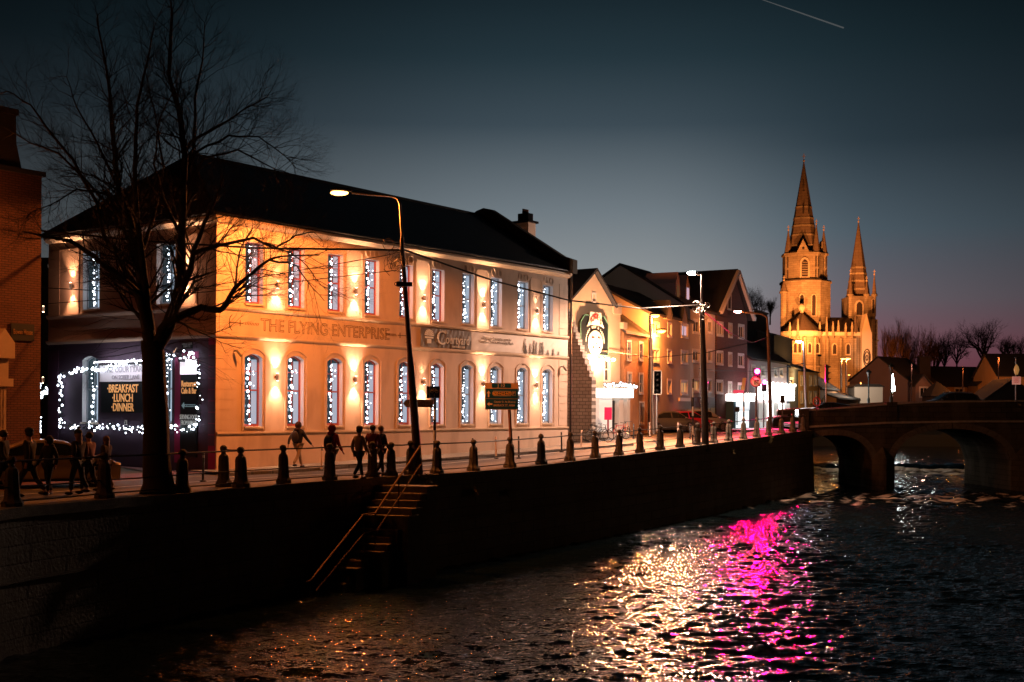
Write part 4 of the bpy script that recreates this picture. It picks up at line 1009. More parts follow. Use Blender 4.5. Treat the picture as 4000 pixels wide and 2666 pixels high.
cs = MB(); z0, z1 = zz(1592), zz(1563); cs.add([(-.05, -.14, z0), (-.05, -.14, z1), (-1.05, -.14, z1), (-1.15, -.14, (z0 + z1) / 2), (-1.05, -.14, z0)] + [(-.05, -.11, z0), (-.05, -.11, z1), (-1.05, -.11, z1), (-1.15, -.11, (z0 + z1) / 2), (-1.05, -.11, z0)], [(0, 1, 2, 3, 4), (9, 8, 7, 6, 5)] + [(i, (i + 1) % 5, (i + 1) % 5 + 5, i + 5) for i in range(5)])
cs.build('pointer_sign', cream_sign, o); text('THE\nCOURTYARD\nON SOBER LANE', .1, blk_metal, o, (-.44, -.15, (z0 + z1) / 2 + .01), sx=.95)
# direction sign J 10
p = wp(1996, 1833, 48.8); rs = thing('road_sign', 'green direction sign on a rusty leaning post in front of the inn', 'road sign', tuple(p)); q = lambda px, py, dy=0: ((px - 1996) / F * 48.8, dy, (1833 - py) / F * 48.8)
MB().tube([q(2002, 1845), q(1988, 1598)], .065, 8).build('post', mat('rusty_post', (.22, .1, .06), .7, noise=(8, .6, (.1, .05, .04))), rs, smooth=True)
def rq(mb, x0, y0, x1, y1, d): a, b = q(x0, y1), q(x1, y0); mb.box(a[0], b[0], -.1 - d, -.09 - d, a[2], b[2]); return mb
MB().box(q(1893, 0)[0], q(2023, 0)[0], -.09, -.06, q(0, 1602)[2], q(0, 1497)[2]).build('panel', mat('sign_tan', (.5, .33, .22), .5), rs)
g_ = MB(); rq(g_, 1920, 1499, 1994, 1516, .002); rq(g_, 1896, 1520, 2021, 1557, .002); rq(g_, 1896, 1560, 2021, 1598, .002); g_.build('green_field', green_sign, rs)
yl = mat('sign_yellow', (.75, .45, .05), .5); crm = mat('sign_letters', (.72, .55, .45), .5)
text('J 10', .19, crm, rs, q(1956, 1507.5, -.115)); text('N20·N22·N71', .155, yl, rs, q(1960, 1539, -.115), sx=.86, bold=.003); text('P', .15, crm, rs, q(2005, 1538, -.115))
text('Ceantar Sr. An Bhearaic', .115, crm, rs, q(1971, 1571, -.115), sx=.78); text('BARRACK ST. AREA', .125, crm, rs, q(1968, 1585, -.115), sx=.78)
ar = MB(); ar.add([q(1907, 1527, -.115), q(1915, 1539, -.115), q(1910, 1537, -.115), q(1910, 1553, -.115), q(1904, 1553, -.115), q(1904, 1537, -.115), q(1899, 1539, -.115)], [tuple(range(7))]); ar.add([q(1901, 1580, -.115), q(1911, 1571, -.115), q(1910, 1577, -.115), q(1922, 1577, -.115), q(1922, 1583, -.115), q(1910, 1583, -.115), q(1911, 1589, -.115)], [tuple(range(7))])
for x0, y0, x1, y1 in ((1999, 1529, 2012, 1530), (1999, 1546, 2012, 1547), (1999, 1529, 2000, 1547), (2011, 1529, 2012, 1547), (1925, 1529, 1994, 1530.5), (1925, 1546.5, 1994, 1548), (1925, 1530, 1926, 1547), (1993, 1530, 1994, 1547)): rq(ar, x0, y0, x1, y1, .01)
ar.build('arrows', crm, rs)
striped(2706, 1480, 1735, 66.5, 'leaning striped pole with a signal box beside the tall white lamp', lean=-.0)
sp2, h2 = striped(2905, 1530, 1668, 88, 'dark striped pole carrying a pink pointer sign by the bright shop', r_=.06)
# pink pointer sign
MB().add([(0, -.08, h2 + .1), (0, -.08, h2 - .13), (-.72, -.08, h2 - .13), (-.82, -.08, h2 - .015), (-.72, -.08, h2 + .1)], [(0, 1, 2, 3, 4)]).build('pointer_sign', mat('sign_pink', (.6, .1, .2), .5, emit=(1, .1, .25), es=.35), sp2)
for px, ty, by, Y, lb in ((3056, 1545, 1650, 90, 'dark post box shaped signal back by the lit shop'), (2879, 1590, 1662, 92, 'dark post at the kerb in front of the brown gable house')):
    p = wp(px, by, Y); h = (by - ty) / F * Y; o = thing('signal_post', lb, 'post', tuple(p)); MB().tube([(0, 0, 0), (0, 0, h)], .05, 8).build('pole', pole_m, o); MB().box(-.16, .16, -.08, .08, h * .72, h).build('box', dark_l, o)
# ---- flexible posts of the cycle lane
white_post = mat('post_white', (.7, .55, .45), .5); black_post = mat('post_black', (.02, .02, .02), .5)
pr_ = {}
def flex(px, py_top, py_base, white, lb):
    h = 1.0; Y = h * F / (py_base - py_top); Y = max(30, min(Y, 90))
    Yg = 40
    for _ in range(30): Yg = (CZ - G(Yg) + .12) * F / max(8, py_base - HY)
    Y = min(.5 * (Y + Yg), 92); p = wp(px, py_base, Y); p.z = G(p.y) - .12
    if white not in pr_:
        o = thing('flexible_post', lb, 'post', tuple(p), 0, 'flexible posts along the cycle lane')
        MB().lathe([(.045, .04), (.04, .1), (.04, 1.0), (.02, 1.02)], n=8).build('tube', white_post if white else black_post, o, smooth=True)
        MB().lathe([(.12, 0), (.11, .04), (.05, .06)], n=8).build('base', black_post, o)
        MB().lathe([(.042, .8), (.042, .88)], n=8).build('reflective_band', steel, o)
        pr_[white] = o
    else: o = copy_tree(pr_[white]); o.location = p; o['label'] = lb
    o.scale = (1, 1, (py_base - py_top) / F * Y); o.rotation_euler = (0, R(rnd.uniform(-2, 2)), 0)
refs = ['right of the big tree', 'beside the doubled bollards', 'left of the person in a red hood', 'right of the dark jacket walker', 'right of the striped bicycle pole', 'under the green road sign', 'left of the road sign post', 'right of the road sign post', 'below the far end of the inn', 'below the last window of the inn', 'in front of the stepped stone wall', 'in front of the bicycles', 'before the white jacket walker', 'opposite the orange terrace', 'opposite the grey apartments', 'near the striped pole', 'before the lit shop', 'by the tall white lamp']
for i, (px, a, b, w_) in enumerate(((793, 1772, 1889, 0), (1114, 1759, 1860, 0), (1255, 1755, 1852, 1), (1514, 1733, 1827, 1), (1741, 1721, 1795, 1), (1844, 1716, 1804, 0), (1938, 1710, 1795, 1), (2027, 1704, 1790, 0), (2114, 1700, 1778, 1), (2194, 1694, 1771, 0), (2270, 1688, 1761, 1), (2412, 1682, 1748, 1), (2475, 1684, 1741, 0), (2538, 1672, 1728, 1), (2647, 1660, 1719, 1), (2696, 1652, 1714, 0), (2840, 1645, 1700, 0), (2776, 1648, 1702, 0))):
    flex(px, a, b, w_, '%s flexible post %s' % ('pale' if w_ else 'black', refs[i]))
# ================================================================== buildings beyond the inn
stucco_w = mat('stucco_warm', (.60, .44, .30), .85, noise=(1.5, .35, (.46, .33, .22)), bump=(20, .3), mix2=(.6, .3, (.38, .27, .18)))
stucco_o = mat('stucco_orange', (.42, .22, .10), .9, noise=(2, .6, (.27, .13, .07)), bump=(14, .8), mix2=(1, .5, (.22, .12, .07)))
stucco_g = mat('stucco_grey', (.42, .37, .30), .9, noise=(.8, .3, (.27, .23, .2)), bump=(20, .2), mix2=(.4, .25, (.24, .2, .17)))
stucco_p = mat('stucco_pale', (.46, .41, .37), .9, noise=(.8, .3, (.38, .33, .3)), bump=(20, .2), mix2=(.5, .25, (.3, .27, .24)))
brick_b = mat('brick_brown', (.16, .075, .06), .9, brick=(.3, .1, .012, (.13, .06, .05), (.09, .06, .05), VERT), noise=(1, .4, (.11, .05, .045)))
pinkw = mat('wall_pinkish', (.42, .33, .33), .9, noise=(.9, .3, (.33, .26, .26)), mix2=(.6, .3, (.25, .2, .2))); bluew = mat('wall_blue', (.05, .07, .10), .9, noise=(.9, .4, (.035, .05, .07))); yelw = mat('wall_yellow', (.62, .38, .16), .9, noise=(.9, .3, (.5, .3, .12)), mix2=(.6, .3, (.4, .24, .1)))
darkw = mat('wall_dark', (.028, .022, .02), .95, noise=(.8, .5, (.018, .015, .014)))
frame_w = mat('frame_white', (.6, .56, .52), .6)
pane_far = mat('pane_dark', (.025, .022, .02), .1, spec=.8)
pane_lit = mat('pane_lit', (.4, .25, .1), .3, emit=(1, .55, .22), es=.45); pane_pink = mat('pane_pink', (.4, .3, .4), .3, emit=(.75, .62, .8), es=.6); pane_dim = mat('pane_dim', (.1, .07, .04), .3, emit=(1, .5, .2), es=.07)
chc = {}
def house(name, label, P0, P1, depth, ze, m, rows=(), roof='side', hr=2.5, rm=slate_far, ov=.25, zb=-.4, wcat='house', back_l=True, jam=.12):
    """front runs P0 -> P1 (x,y); rows = [(x0,x1,za,zb,pane)] in metres along the front"""
    x0, y0 = P0; x1, y1 = P1; L_ = math.hypot(x1 - x0, y1 - y0); a = math.atan2(y1 - y0, x1 - x0)
    base = min(G(y0), G(y1)); o = thing(name, label, wcat, (x0, y0, base), a)
    ze_ = ze - base; w_ = MB()
    wall_open(w_, 0, L_, zb, ze_, [(r[0], r[1], r[2] - base, r[3] - base, 0) for r in rows], th=.16)
    D = depth
    if roof == 'front':
        w_.poly([(0, 0, ze_), (L_, 0, ze_), (L_ / 2, 0, ze_ + hr)])
    w_.quad((0, 0, zb), (0, D, zb), (0, D, ze_), (0, 0, ze_)); w_.quad((L_, 0, zb), (L_, D, zb), (L_, D, ze_), (L_, 0, ze_)); w_.quad((0, D, zb), (L_, D, zb), (L_, D, ze_), (0, D, ze_))
    if roof == 'side':
        for x in (0, L_): w_.poly([(x, 0, ze_), (x, D, ze_), (x, D / 2, ze_ + hr)])
    w_.build('wall', m, o)
    r = MB()
    t = .16
    if roof == 'side':
        A = [(-ov, -ov, ze_ - .08), (L_ + ov, -ov, ze_ - .08), (L_ + ov, D / 2, ze_ + hr), (-ov, D / 2, ze_ + hr)]; B = [(-ov, D + ov, ze_ - .08), (L_ + ov, D + ov, ze_ - .08), (L_ + ov, D / 2, ze_ + hr), (-ov, D / 2, ze_ + hr)]
    elif roof == 'front':
        A = [(-ov, -ov, ze_ - .15), (-ov, D, ze_ - .15), (L_ / 2, D, ze_ + hr), (L_ / 2, -ov, ze_ + hr)]; B = [(L_ + ov, -ov, ze_ - .15), (L_ + ov, D, ze_ - .15), (L_ / 2, D, ze_ + hr), (L_ / 2, -ov, ze_ + hr)]
    elif roof == 'flat':
        A = [(-.1, -.1, ze_), (L_ + .1, -.1, ze_), (L_ + .1, D, ze_ + .1), (-.1, D, ze_ + .1)]; B = None
    else:   # hip
        k = min(D / 2, L_ / 2) * .9
        r.quad((-ov, -ov, ze_), (L_ + ov, -ov, ze_), (L_ - k, D / 2, ze_ + hr), (k, D / 2, ze_ + hr)); r.quad((-ov, D + ov, ze_), (L_ + ov, D + ov, ze_), (L_ - k, D / 2, ze_ + hr), (k, D / 2, ze_ + hr))
        r.poly([(-ov, -ov, ze_), (-ov, D + ov, ze_), (k, D / 2, ze_ + hr)]); r.poly([(L_ + ov, -ov, ze_), (L_ + ov, D + ov, ze_), (L_ - k, D / 2, ze_ + hr)]); A = B = None
    for q in (A, B):
        if q:
            up = Vector((0, 0, t)); r.add([Vector(v) for v in q] + [Vector(v) + up for v in q], [(0, 1, 2, 3), (4, 5, 6, 7), (0, 1, 5, 4), (1, 2, 6, 5), (2, 3, 7, 6), (3, 0, 4, 7)])
    r.build('roof', rm, o)
    for x0_, x1_, za, zb_, pm in rows:
        za -= base; zb_ -= base; f = MB(); w0 = x1_ - x0_; h0 = zb_ - za; e = min(.1, w0 * .1)
        f.box(x0_, x0_ + e, .02, .1, za, zb_); f.box(x1_ - e, x1_, .02, .1, za, zb_); f.box(x0_ + e, x1_ - e, .02, .1, zb_ - e, zb_); f.box(x0_ + e, x1_ - e, .02, .1, za, za + e); f.box(x0_ - jam, x0_, -.03, .0, za - jam, zb_ + jam); f.box(x1_, x1_ + jam, -.03, 0, za - jam, zb_ + jam); f.box(x0_, x1_, -.03, 0, zb_, zb_ + jam); f.box(x0_ - .05, x1_ + .05, -.08, .0, za - jam, za)
        f.box((x0_ + x1_) / 2 - .03, (x0_ + x1_) / 2 + .03, .03, .09, za + e, zb_ - e) if w0 > .6 else f.box(x0_ + e, x1_ - e, .03, .09, (za + zb_) / 2 - .03, (za + zb_) / 2 + .03)
        wo = f.build('window', frame_w, o); MB().box(x0_, x1_, .11, .14, za, zb_).build('pane', pm, wo)
    return o, L_, a, base
def spx(P0, P1, px):
    """metres along the front from P0 where it meets the direction px"""
    r = (px - CX) / F; L_ = math.hypot(P1[0] - P0[0], P1[1] - P0[1]); dx, dy = (P1[0] - P0[0]) / L_, (P1[1] - P0[1]) / L_
    return (r * P0[1] - P0[0]) / (dx - dy * r)
def zpy(P0, P1, s, py):
    L_ = math.hypot(P1[0] - P0[0], P1[1] - P0[1]); Y = P0[1] + (P1[1] - P0[1]) / L_ * s; return CZ + (HY + .0061 * (P0[0] / P0[1] * F) - py) / F * Y
def win(P0, P1, px0, px1, py0, py1, pm=pane_far):
    s0, s1 = spx(P0, P1, px0), spx(P0, P1, px1); sm = (s0 + s1) / 2; return (s0, s1, zpy(P0, P1, sm, py1), zpy(P0, P1, sm, py0), pm)
# --- stepped ruin wall beside the inn
ro = thing('stepped_stone_wall', 'old stone gable wall with a stepped broken edge beside the inn', 'stone wall', (3.05, 71.1, 0), math.atan2(-.594, .804))
ruin_m = mat('ruin_stone', (.46, .43, .41), .9, brick=(.42, .2, .018, (.36, .34, .32), (.10, .09, .085), VERT), noise=(1.5, .6, (.2, .185, .175)), bump=(14, .6))
prof = [(-.6, 0), (-.6, 8.2), (.12, 8.2)]; z = 7.9; x = .12
for k in range(11): prof += [(x, z), (x + .16, z)]; x += .16; z -= .37
prof += [(x, 0)]
MB().prism(prof, 0, .45).build('masonry', ruin_m, ro)
# --- the corner bar
P0, P1 = (3.35, 72.0), (3.35 + .594 * 5.75, 72 + .804 * 5.75)
bar, Lb, ab, bb = house('corner_bar', 'warm stucco corner bar with a steep gable, big crest sign and bright shopfront', P0, P1, 7, 8.7, stucco_w, [win(P0, P1, 2361, 2379, 1397, 1488), win(P0, P1, 2312, 2321, 1150, 1178)], roof='none_', wcat='bar building')
for c in [c for c in KIDS[bar.name] if c.name.startswith('roof')]: bpy.data.objects.remove(c); KIDS[bar.name].remove(c); break
gw = MB(); gx0, gx1, gz = -.15, 4.9, 8.7 - bb; gm2 = (gx0 + gx1) / 2 + .25
gw.prism([(gx0 + .1, gz), (gx1, gz), (gm2, gz + 1.95)], -.004, .3); gw.prism([(gx1 - .1, gz - .4), (Lb, gz - .4), (Lb, gz + .28), (gx1 - .1, gz + .28)], -.1, .35); gw.box(Lb - .1, Lb + .35, -.3, .2, gz - 1.3, gz - .9); gw.build('gable', stucco_w, bar)
rf2 = MB()
for xa, za, xb, zb in ((gx0 - .25, gz - .15, gm2, gz + 2.05), (gm2, gz + 2.05, gx1 + .12, gz - .05)):
    rf2.add([(xa, -.28, za), (xb, -.28, zb), (xb, 7, zb), (xa, 7, za), (xa, -.28, za + .16), (xb, -.28, zb + .16), (xb, 7, zb + .16), (xa, 7, za + .16)], [(0, 1, 2, 3), (4, 5, 6, 7), (0, 1, 5, 4), (1, 2, 6, 5), (2, 3, 7, 6), (3, 0, 4, 7)])
rf2.build('roof', slate_far, bar)
# crest sign
cr = thing('crest_sign', 'black crest sign with red arched name and a white round face, lit from below', 'bar sign', (P0[0] + .594 * 0 , P0[1], bb), ab)
sX0, sX1 = spx(P0, P1, 2254), spx(P0, P1, 2362); zt, zbm = 8.05 - bb, 5.65 - bb; xm = (sX0 + sX1) / 2
shp = [(sX0, zbm), (sX1, zbm), (sX1, zt - .5), (sX1 - .45, zt - .05), (sX0 + .45, zt - .05), (sX0, zt - .5)]
MB().prism(shp, -.22, -.1).build('board', board_m, cr)
gr = MB()
for a, b in zip(shp, shp[1:] + shp[:1]): gr.bar((a[0], -.22, a[1]), (b[0], -.22, b[1]), .05)
gr.build('green_border', mat('border_green', (.12, .3, .2), .5), cr)
wsg = mat('crest_white', (.8, .74, .62), .6)
MB().prism([(xm - .62, zt + .15), (xm + .62, zt + .15), (xm + .68, zt - .35), (xm + .95, zt - .75), (xm + .55, zt - .62), (xm - .55, zt - .62), (xm - .95, zt - .75), (xm - .68, zt - .35)], -.3, -.24).build('ribbon', wsg, cr)
redt = mat('crest_red', (.65, .03, .02), .5)
for k, c_ in enumerate("FORDE'S"): 
    u = (k - 3) * .175; text(c_, .44, redt, cr, (xm + u, -.33, zt - .12 - 1.1 * u * u), bold=.012, sx=.82)
for k, c_ in enumerate('SELECT BAR & LOUNGE'):
    a = math.pi * (1 - (k + .5) / 19); text(c_, .2, wsg, cr, (xm + 1.02 * math.cos(a), -.26, zbm + .72 + .95 * math.sin(a)), sx=.8, bold=.006)
MB().ball((xm, -.28, zbm + .72), 1, 20, 12, (.82, .07, .76)).build('round_face', wsg, cr, smooth=True)
mk = MB(); mk.box(xm - .5, xm - .2, -.37, -.34, zbm + .97, zbm + 1.07); mk.box(xm + .16, xm + .46, -.37, -.34, zbm + .97, zbm + 1.07); mk.build('red_marks', redt, cr)
mk = MB(); mk.box(xm - .04, xm + .04, -.38, -.35, zbm + .62, zbm + .74)
for dx in (-.42, -.3, .22, .34): mk.box(xm + dx, xm + dx + .07, -.38, -.35, zbm + .38, zbm + .5)
mk.build('dark_marks', blk_metal, cr)
crl = mat('crest_lamp', (1, .8, .6), .4, emit=(1, .78, .5), es=40)
for k in range(5):
    x = sX0 + .25 + (sX1 - sX0 - .5) * k / 4; MB().ball((x, -.75, zbm - .28), 1, 10, 6, (.17, .1, .09)).build('lamp', crl, cr, smooth=True); MB().bar((x, -.7, zbm - .36), (x, -.1, zbm - .15), .04).build('bracket', blk_metal, cr)
a_ = lamp('AREA', (xm, -1.7, zbm - .7), 1150, (1, .50, .26), cr, 1.5, direc=(0, .62, 1)); a_.data.shape = 'RECTANGLE'; a_.data.size = 1.6; a_.data.size_y = .15
# lit shopfront of the bar
white_glow = mat('shop_glow', (.9, .9, .85), .5, emit=(1.0, .96, .88), es=2.6); glow_soft = mat('glass_glow', (.5, .5, .48), .4, emit=(.95, .9, .82), es=.35)
s0, s1 = spx(P0, P1, 2312), spx(P0, P1, 2437)
so = thing('bar_shopfront', 'bright white pub fascia with a frosted window and a garland of lights on top', 'shopfront', (P0[0], P0[1], bb), ab)
zf0, zf1 = 3.08 - bb, 3.62 - bb
MB().box(s0, s1, -.7, -.02, zf0, zf1).build('fascia', white_glow, so); MB().box(s0 - .1, s1 + .1, -.85, 0, zf1 + .003, zf1 + .12).build('cornice', wsg, so)
MB().box(s0, s1 - 2.2, -.5, -.1, 1.0 - bb, zf0 - .01).build('frosted_window', glow_soft, so); MB().box(s1 - 1.4, s1 - .9, -.52, -.1, .9 - bb, zf0 - .01).build('panel', stucco_p, so); MB().box(s1 - .5, s1 - .15, -.55, -.1, .5 - bb, zf0 - .01).build('pilaster', stucco_p, so); MB().box(s0, s1, -.48, -.08, .3 - bb, 1.0 - bb).build('stall_riser', stucco_p, so)
MB().box(s1 - 2.15, s1 - 1.5, -.25, -.05, .5 - bb, zf0 - .2).build('door', blk_metal, so)
gb = MB(); rr = random.Random(9); gv = MB()
for k in range(46):
    x = s0 + (s1 - s0) * k / 45; gb.ball((x, -.9 + rr.gauss(0, .05), zf1 + .2 + rr.gauss(0, .07)), .045, 6, 5); 
    for _ in range(7): q = Vector((x + rr.gauss(0, .08), -.86 + rr.gauss(0, .05), zf1 + .2 + rr.gauss(0, .08))); gv.add([q, q + Vector((.07, 0, .03)), q + Vector((.02, .03, .08))], [(0, 1, 2)])
gb.build('garland_lights', bulb_m, so)['kind'] = 'stuff'; gv.build('garland', leaf_g, so)
lamp('AREA', (s0 + 1.3, -1.3, zf0 + .2), 80, (1, .93, .82), so, 2, direc=(0, -1, -.8))
# --- orange terrace
Q0, Q1 = (7.05, 77.2), (9.0, 81.2)
W = [win(Q0, Q1, 2450, 2462, 1337, 1405), win(Q0, Q1, 2497, 2508, 1342, 1405), win(Q0, Q1, 2453, 2465, 1460, 1535), win(Q0, Q1, 2498, 2510, 1463, 1535), win(Q0, Q1, 2500, 2514, 1575, 1655)]
house('terrace_house', 'narrow weathered orange terrace house with tall sash windows', Q0, Q1, 6, 7.2, stucco_o, W, hr=2.2)
# --- grey apartments
Q0, Q1 = (9.0, 81.3), (13.1, 90.0)
W = []
for x0, x1 in ((2548, 2572), (2607, 2621), (2660, 2684)):
    for y0, y1, pm in ((1262, 1310, pane_far), (1367, 1412, pane_dim), (1483, 1532, pane_far)): W.append(win(Q0, Q1, x0, x1, y0 + (x0 - 2548) * .06, y1 + (x0 - 2548) * .05, pane_pink if (x0 == 2660 and y0 == 1262) else (pane_lit if (x0 == 2660 and y0 == 1483) else pm)))
ga, Lg, ag, bg_ = house('grey_apartments', 'grey rendered apartment block with small windows and dormers beside the terrace', Q0, Q1, 8, 8.75, stucco_g, W, hr=2.2, wcat='apartment block')
for sx0 in (3.2, 6.8):
    z_ = 8.7 - bg_; dm = MB(); dm.prism([(sx0, z_ - .1), (sx0 + 1.3, z_ - .1), (sx0 + .65, z_ + 1.15)], -.26, .1); dmo = dm.build('dormer', stucco_g, ga)
    dr = MB(); dr.quad((sx0 - .1, -.3, z_ - .05), (sx0 + .65, -.3, z_ + 1.25), (sx0 + .65, 2.2, z_ + 1.25), (sx0 - .1, 2.2, z_ - .05)); dr.quad((sx0 + 1.4, -.3, z_ - .05), (sx0 + .65, -.3, z_ + 1.25), (sx0 + .65, 2.2, z_ + 1.25), (sx0 + 1.4, 2.2, z_ - .05)); dr.build('dormer_roof', slate_far, dmo)
dpo = MB(); dpo.tube([(.2, -.06, 8.6 - bg_), (.2, -.06, 0)], .05, 6); dpo.build('downpipe', blk_metal, ga)
MB().prism([(6.8, 3.2 - bg_), (9.4, 3.2 - bg_), (9.4, 2.95 - bg_), (6.8, 2.95 - bg_)], -.12, -.02).build('shop_fascia', wsg, ga)
# --- tall pale block with the big side gable
Q0, Q1 = (13.1, 90.0), (15.8, 95.2)
W = []
for x0, x1 in ((2705, 2729), (2763, 2778)):
    for y0, y1 in ((1253, 1300), (1370, 1412), (1485, 1530)): W.append(win(Q0, Q1, x0, x1, y0, y1, pane_lit if (x0 == 2705 and y0 == 1485) else pane_far))
pa, Lp, ap_, bp_ = house('pale_apartments', 'pale taller apartment block with a huge dark side gable and attic dormers', Q0, Q1, 11.1, 9.75, stucco_p, W, hr=3.5, wcat='apartment block')
rx = MB(); zq = 9.75 - bp_; rx.quad((Lp + .25, -.25, zq - .08), (Lp + 6.5, -.25, zq - .08), (Lp + 6.5, 5.5, zq + 3.5), (Lp + .25, 5.5, zq + 3.5)); rx.quad((Lp + .25, 11.3, zq - .08), (Lp + 6.5, 11.3, zq - .08), (Lp + 6.5, 5.5, zq + 3.5), (Lp + .25, 5.5, zq + 3.5)); rx.build('rear_roof', slate_far, pa)
for sx0, pm in ((.4, pane_dim), (2.6, pane_pink)):
    dm = MB(); z_ = zq + .9; y_ = 1.3; dm.prism([(sx0, z_), (sx0 + 1.0, z_), (sx0 + 1.0, z_ + 1.1), (sx0 + .5, z_ + 2.0), (sx0, z_ + 1.1)], y_, y_ + 2.5); d_ = dm.build('dormer', mat('dormer_pink', (.3, .2, .2), .8), pa); MB().box(sx0 + .25, sx0 + .75, y_ - .03, y_ - .005, z_ + .1, z_ + 1.0).build('dormer_window', pm, d_)
sf = MB(); sf.box(.3, Lp - .3, -.12, -.01, .2 - bp_ + .6, 3.3 - bp_); sfo = sf.build('shopfront', mat('shopfront_grey', (.09, .08, .075), .6), pa); text('COFFEE', .5, frame_w, pa, (2.6, -.15, 2.95 - bp_), sx=.9)
for k in range(4): MB().box(.6 + k * 1.3, 1.6 + k * 1.3, -.14, -.122, 1.2 - bp_, 2.5 - bp_).build('shop_window', pane_dim, sfo)
# --- brown gable
Q0, Q1 = (15.95, 95.4), (19.4, 101.0)
W = [win(Q0, Q1, 2841, 2852, 1155, 1206, pane_dim)]
for x0, x1 in ((2799, 2821), (2845, 2856), (2883, 2903)):
    for j, (y0, y1) in enumerate(((1262, 1310), (1376, 1422), (1490, 1535))): W.append(win(Q0, Q1, x0, x1, y0 + (x0 - 2799) * .12, y1 + (x0 - 2799) * .12, pane_dim if (j == 0 and x0 == 2799) else pane_far))
bgO, Lq, aq, bq = house('brown_gable_house', 'tall dark brown gable-fronted apartment house with white framed windows', Q0, Q1, 12, 9.9, brick_b, W, roof='front', hr=3.6, wcat='apartment block', ov=.45)
bgb = MB(); bgb.bar((-.4, -.5, 9.9 - bq), (Lq / 2, -.5, 13.45 - bq), .25, .3); bgb.bar((Lq / 2, -.5, 13.45 - bq), (Lq + .4, -.5, 9.8 - bq), .25, .3); bgb.build('bargeboards', frame_w, bgO)
# first bright shop in its ground floor
sA, sB = spx(Q0, Q1, 2833), spx(Q0, Q1, 2903)
s1o = thing('corner_shop', 'small glaring white shopfront with a dark blue side under the brown gable', 'shop', (Q0[0], Q0[1], bq), aq)
MB().box(sA, sB, -1.0, -.05, 3.05 - bq, 3.6 - bq).build('fascia', mat('shop_fascia_lit', (.9, .9, .9), .5, emit=(1, 1, .98), es=4), s1o); MB().box(sA, sA + .5, -.7, -.05, .6 - bq, 3.04 - bq).build('side_panel', mat('shop_blue', (.02, .08, .12), .5), s1o)
MB().box(sA + .52, sB, -.5, -.05, .9 - bq, 2.3 - bq).build('shop_window', mat('shop_inside', (.6, .65, .65), .5, emit=(.85, .98, 1), es=1.3), s1o); MB().box(sA + .5, sB, -.56, -.04, 2.35 - bq, 3.04 - bq).build('sign_panel', mat('shop_sign', (.5, .5, .5), .5, emit=(.9, .95, 1), es=.8), s1o)
for k in range(8): MB().ball((sA + .2 + k * (sB - sA - .4) / 7, -1.1, 3.62 - bq), .1, 8, 6).build('awning_light', white_glow, s1o)
MB().bar((sA + 1.2, -1, 3.9 - bq), (sA + 1.6, -1, 4.9 - bq), .28, .1).build('projecting_sign', mat('sign_ochre', (.6, .35, .12), .5), s1o)
lamp('AREA', (sA + 1.3, -1.6, 3.0 - bq), 170, (.95, 1, 1), s1o, 1.6, direc=(0, -1, -.6))
# --- dark mass behind, pink house, blue house, yellow house
house('dark_hall', 'tall unlit dark hall behind the brown gable house', (21.2, 110), (24.2, 116), 8, 11.4, darkw, roof='flat', wcat='building')
house('dark_warehouse', 'lower unlit building left of the cathedral', (24.0, 112), (27.5, 120), 8, 9.2, darkw, roof='side', hr=1, wcat='building')
Q0, Q1 = (19.6, 101.3), (25.4, 113.0)
W = [win(Q0, Q1, 2972, 2986, 1435, 1466), win(Q0, Q1, 3023, 3034, 1440, 1470), win(Q0, Q1, 3045, 3056, 1442, 1470), win(Q0, Q1, 2935, 2948, 1430, 1462)]
ph, Lh, ah, bh = house('pink_house', 'two-storey house washed pink by the traffic light over a white shop', Q0, Q1, 7, 6.6, pinkw, W, hr=2.6)
sA, sB = spx(Q0, Q1, 2960), spx(Q0, Q1, 3074)
s2o = thing('takeaway_shop', 'glaring white takeaway shopfront with a row of lights under the pink house', 'shop', (Q0[0], Q0[1], bh), ah)
MB().box(sA, sB, -.7, -.02, 3.2 - bh, 4.5 - bh).build('fascia', mat('shop_fascia_bright', (.9, .9, .9), .5, emit=(1, .99, .96), es=5), s2o)
for k in range(7): MB().ball((sA + .4 + k * (sB - sA - .8) / 6, -.8, 4.62 - bh), .17, 8, 6).build('fascia_light', white_glow, s2o)
n_ = 5
for k in range(n_):
    a, b = sA + (sB - sA) * k / n_ + .12, sA + (sB - sA) * (k + 1) / n_ - .12; MB().box(a, b, -.3, -.05, 1.3 - bh, 2.95 - bh).build('shop_window', white_glow if k % 2 else glow_soft, s2o)
MB().box(sA, sB, -.28, -.01, .6 - bh, 1.3 - bh).build('stall_riser', mat('riser_white', (.7, .7, .68), .6, emit=(1, 1, .95), es=.5), s2o)
lamp('AREA', ((sA + sB) / 2, -1.3, 3.0 - bh), 320, (1, .98, .93), s2o, 4, direc=(0, -1, -.6))
Q0, Q1 = (25.6, 113.2), (28.0, 119.5)
house('blue_house', 'dark blue narrow house between the takeaway and the yellow house', Q0, Q1, 7, 6.3, bluew, [win(Q0, Q1, 3084, 3096, 1480, 1500), win(Q0, Q1, 3084, 3096, 1530, 1548)], hr=2.2)
Q0, Q1 = (28.1, 119.8), (31.2, 124.5)
W = [win(Q0, Q1, x, x + 8, y, y + h) for x in (3127, 3161, 3179) for y, h in ((1471, 34), (1532, 42))]
yh, Ly, ay, by_ = house('yellow_house', 'yellow lamplit house with six narrow windows near the bridge', Q0, Q1, 8, 6.15, yelw, W, hr=1.5, roof='hip')
lamp('POINT', tuple(wp(3150, 1470, 116)), 700, (1, .5, .15), None, .3).name = 'lamp_light'  # standalone light added before the yellow house, without a lamp fixture
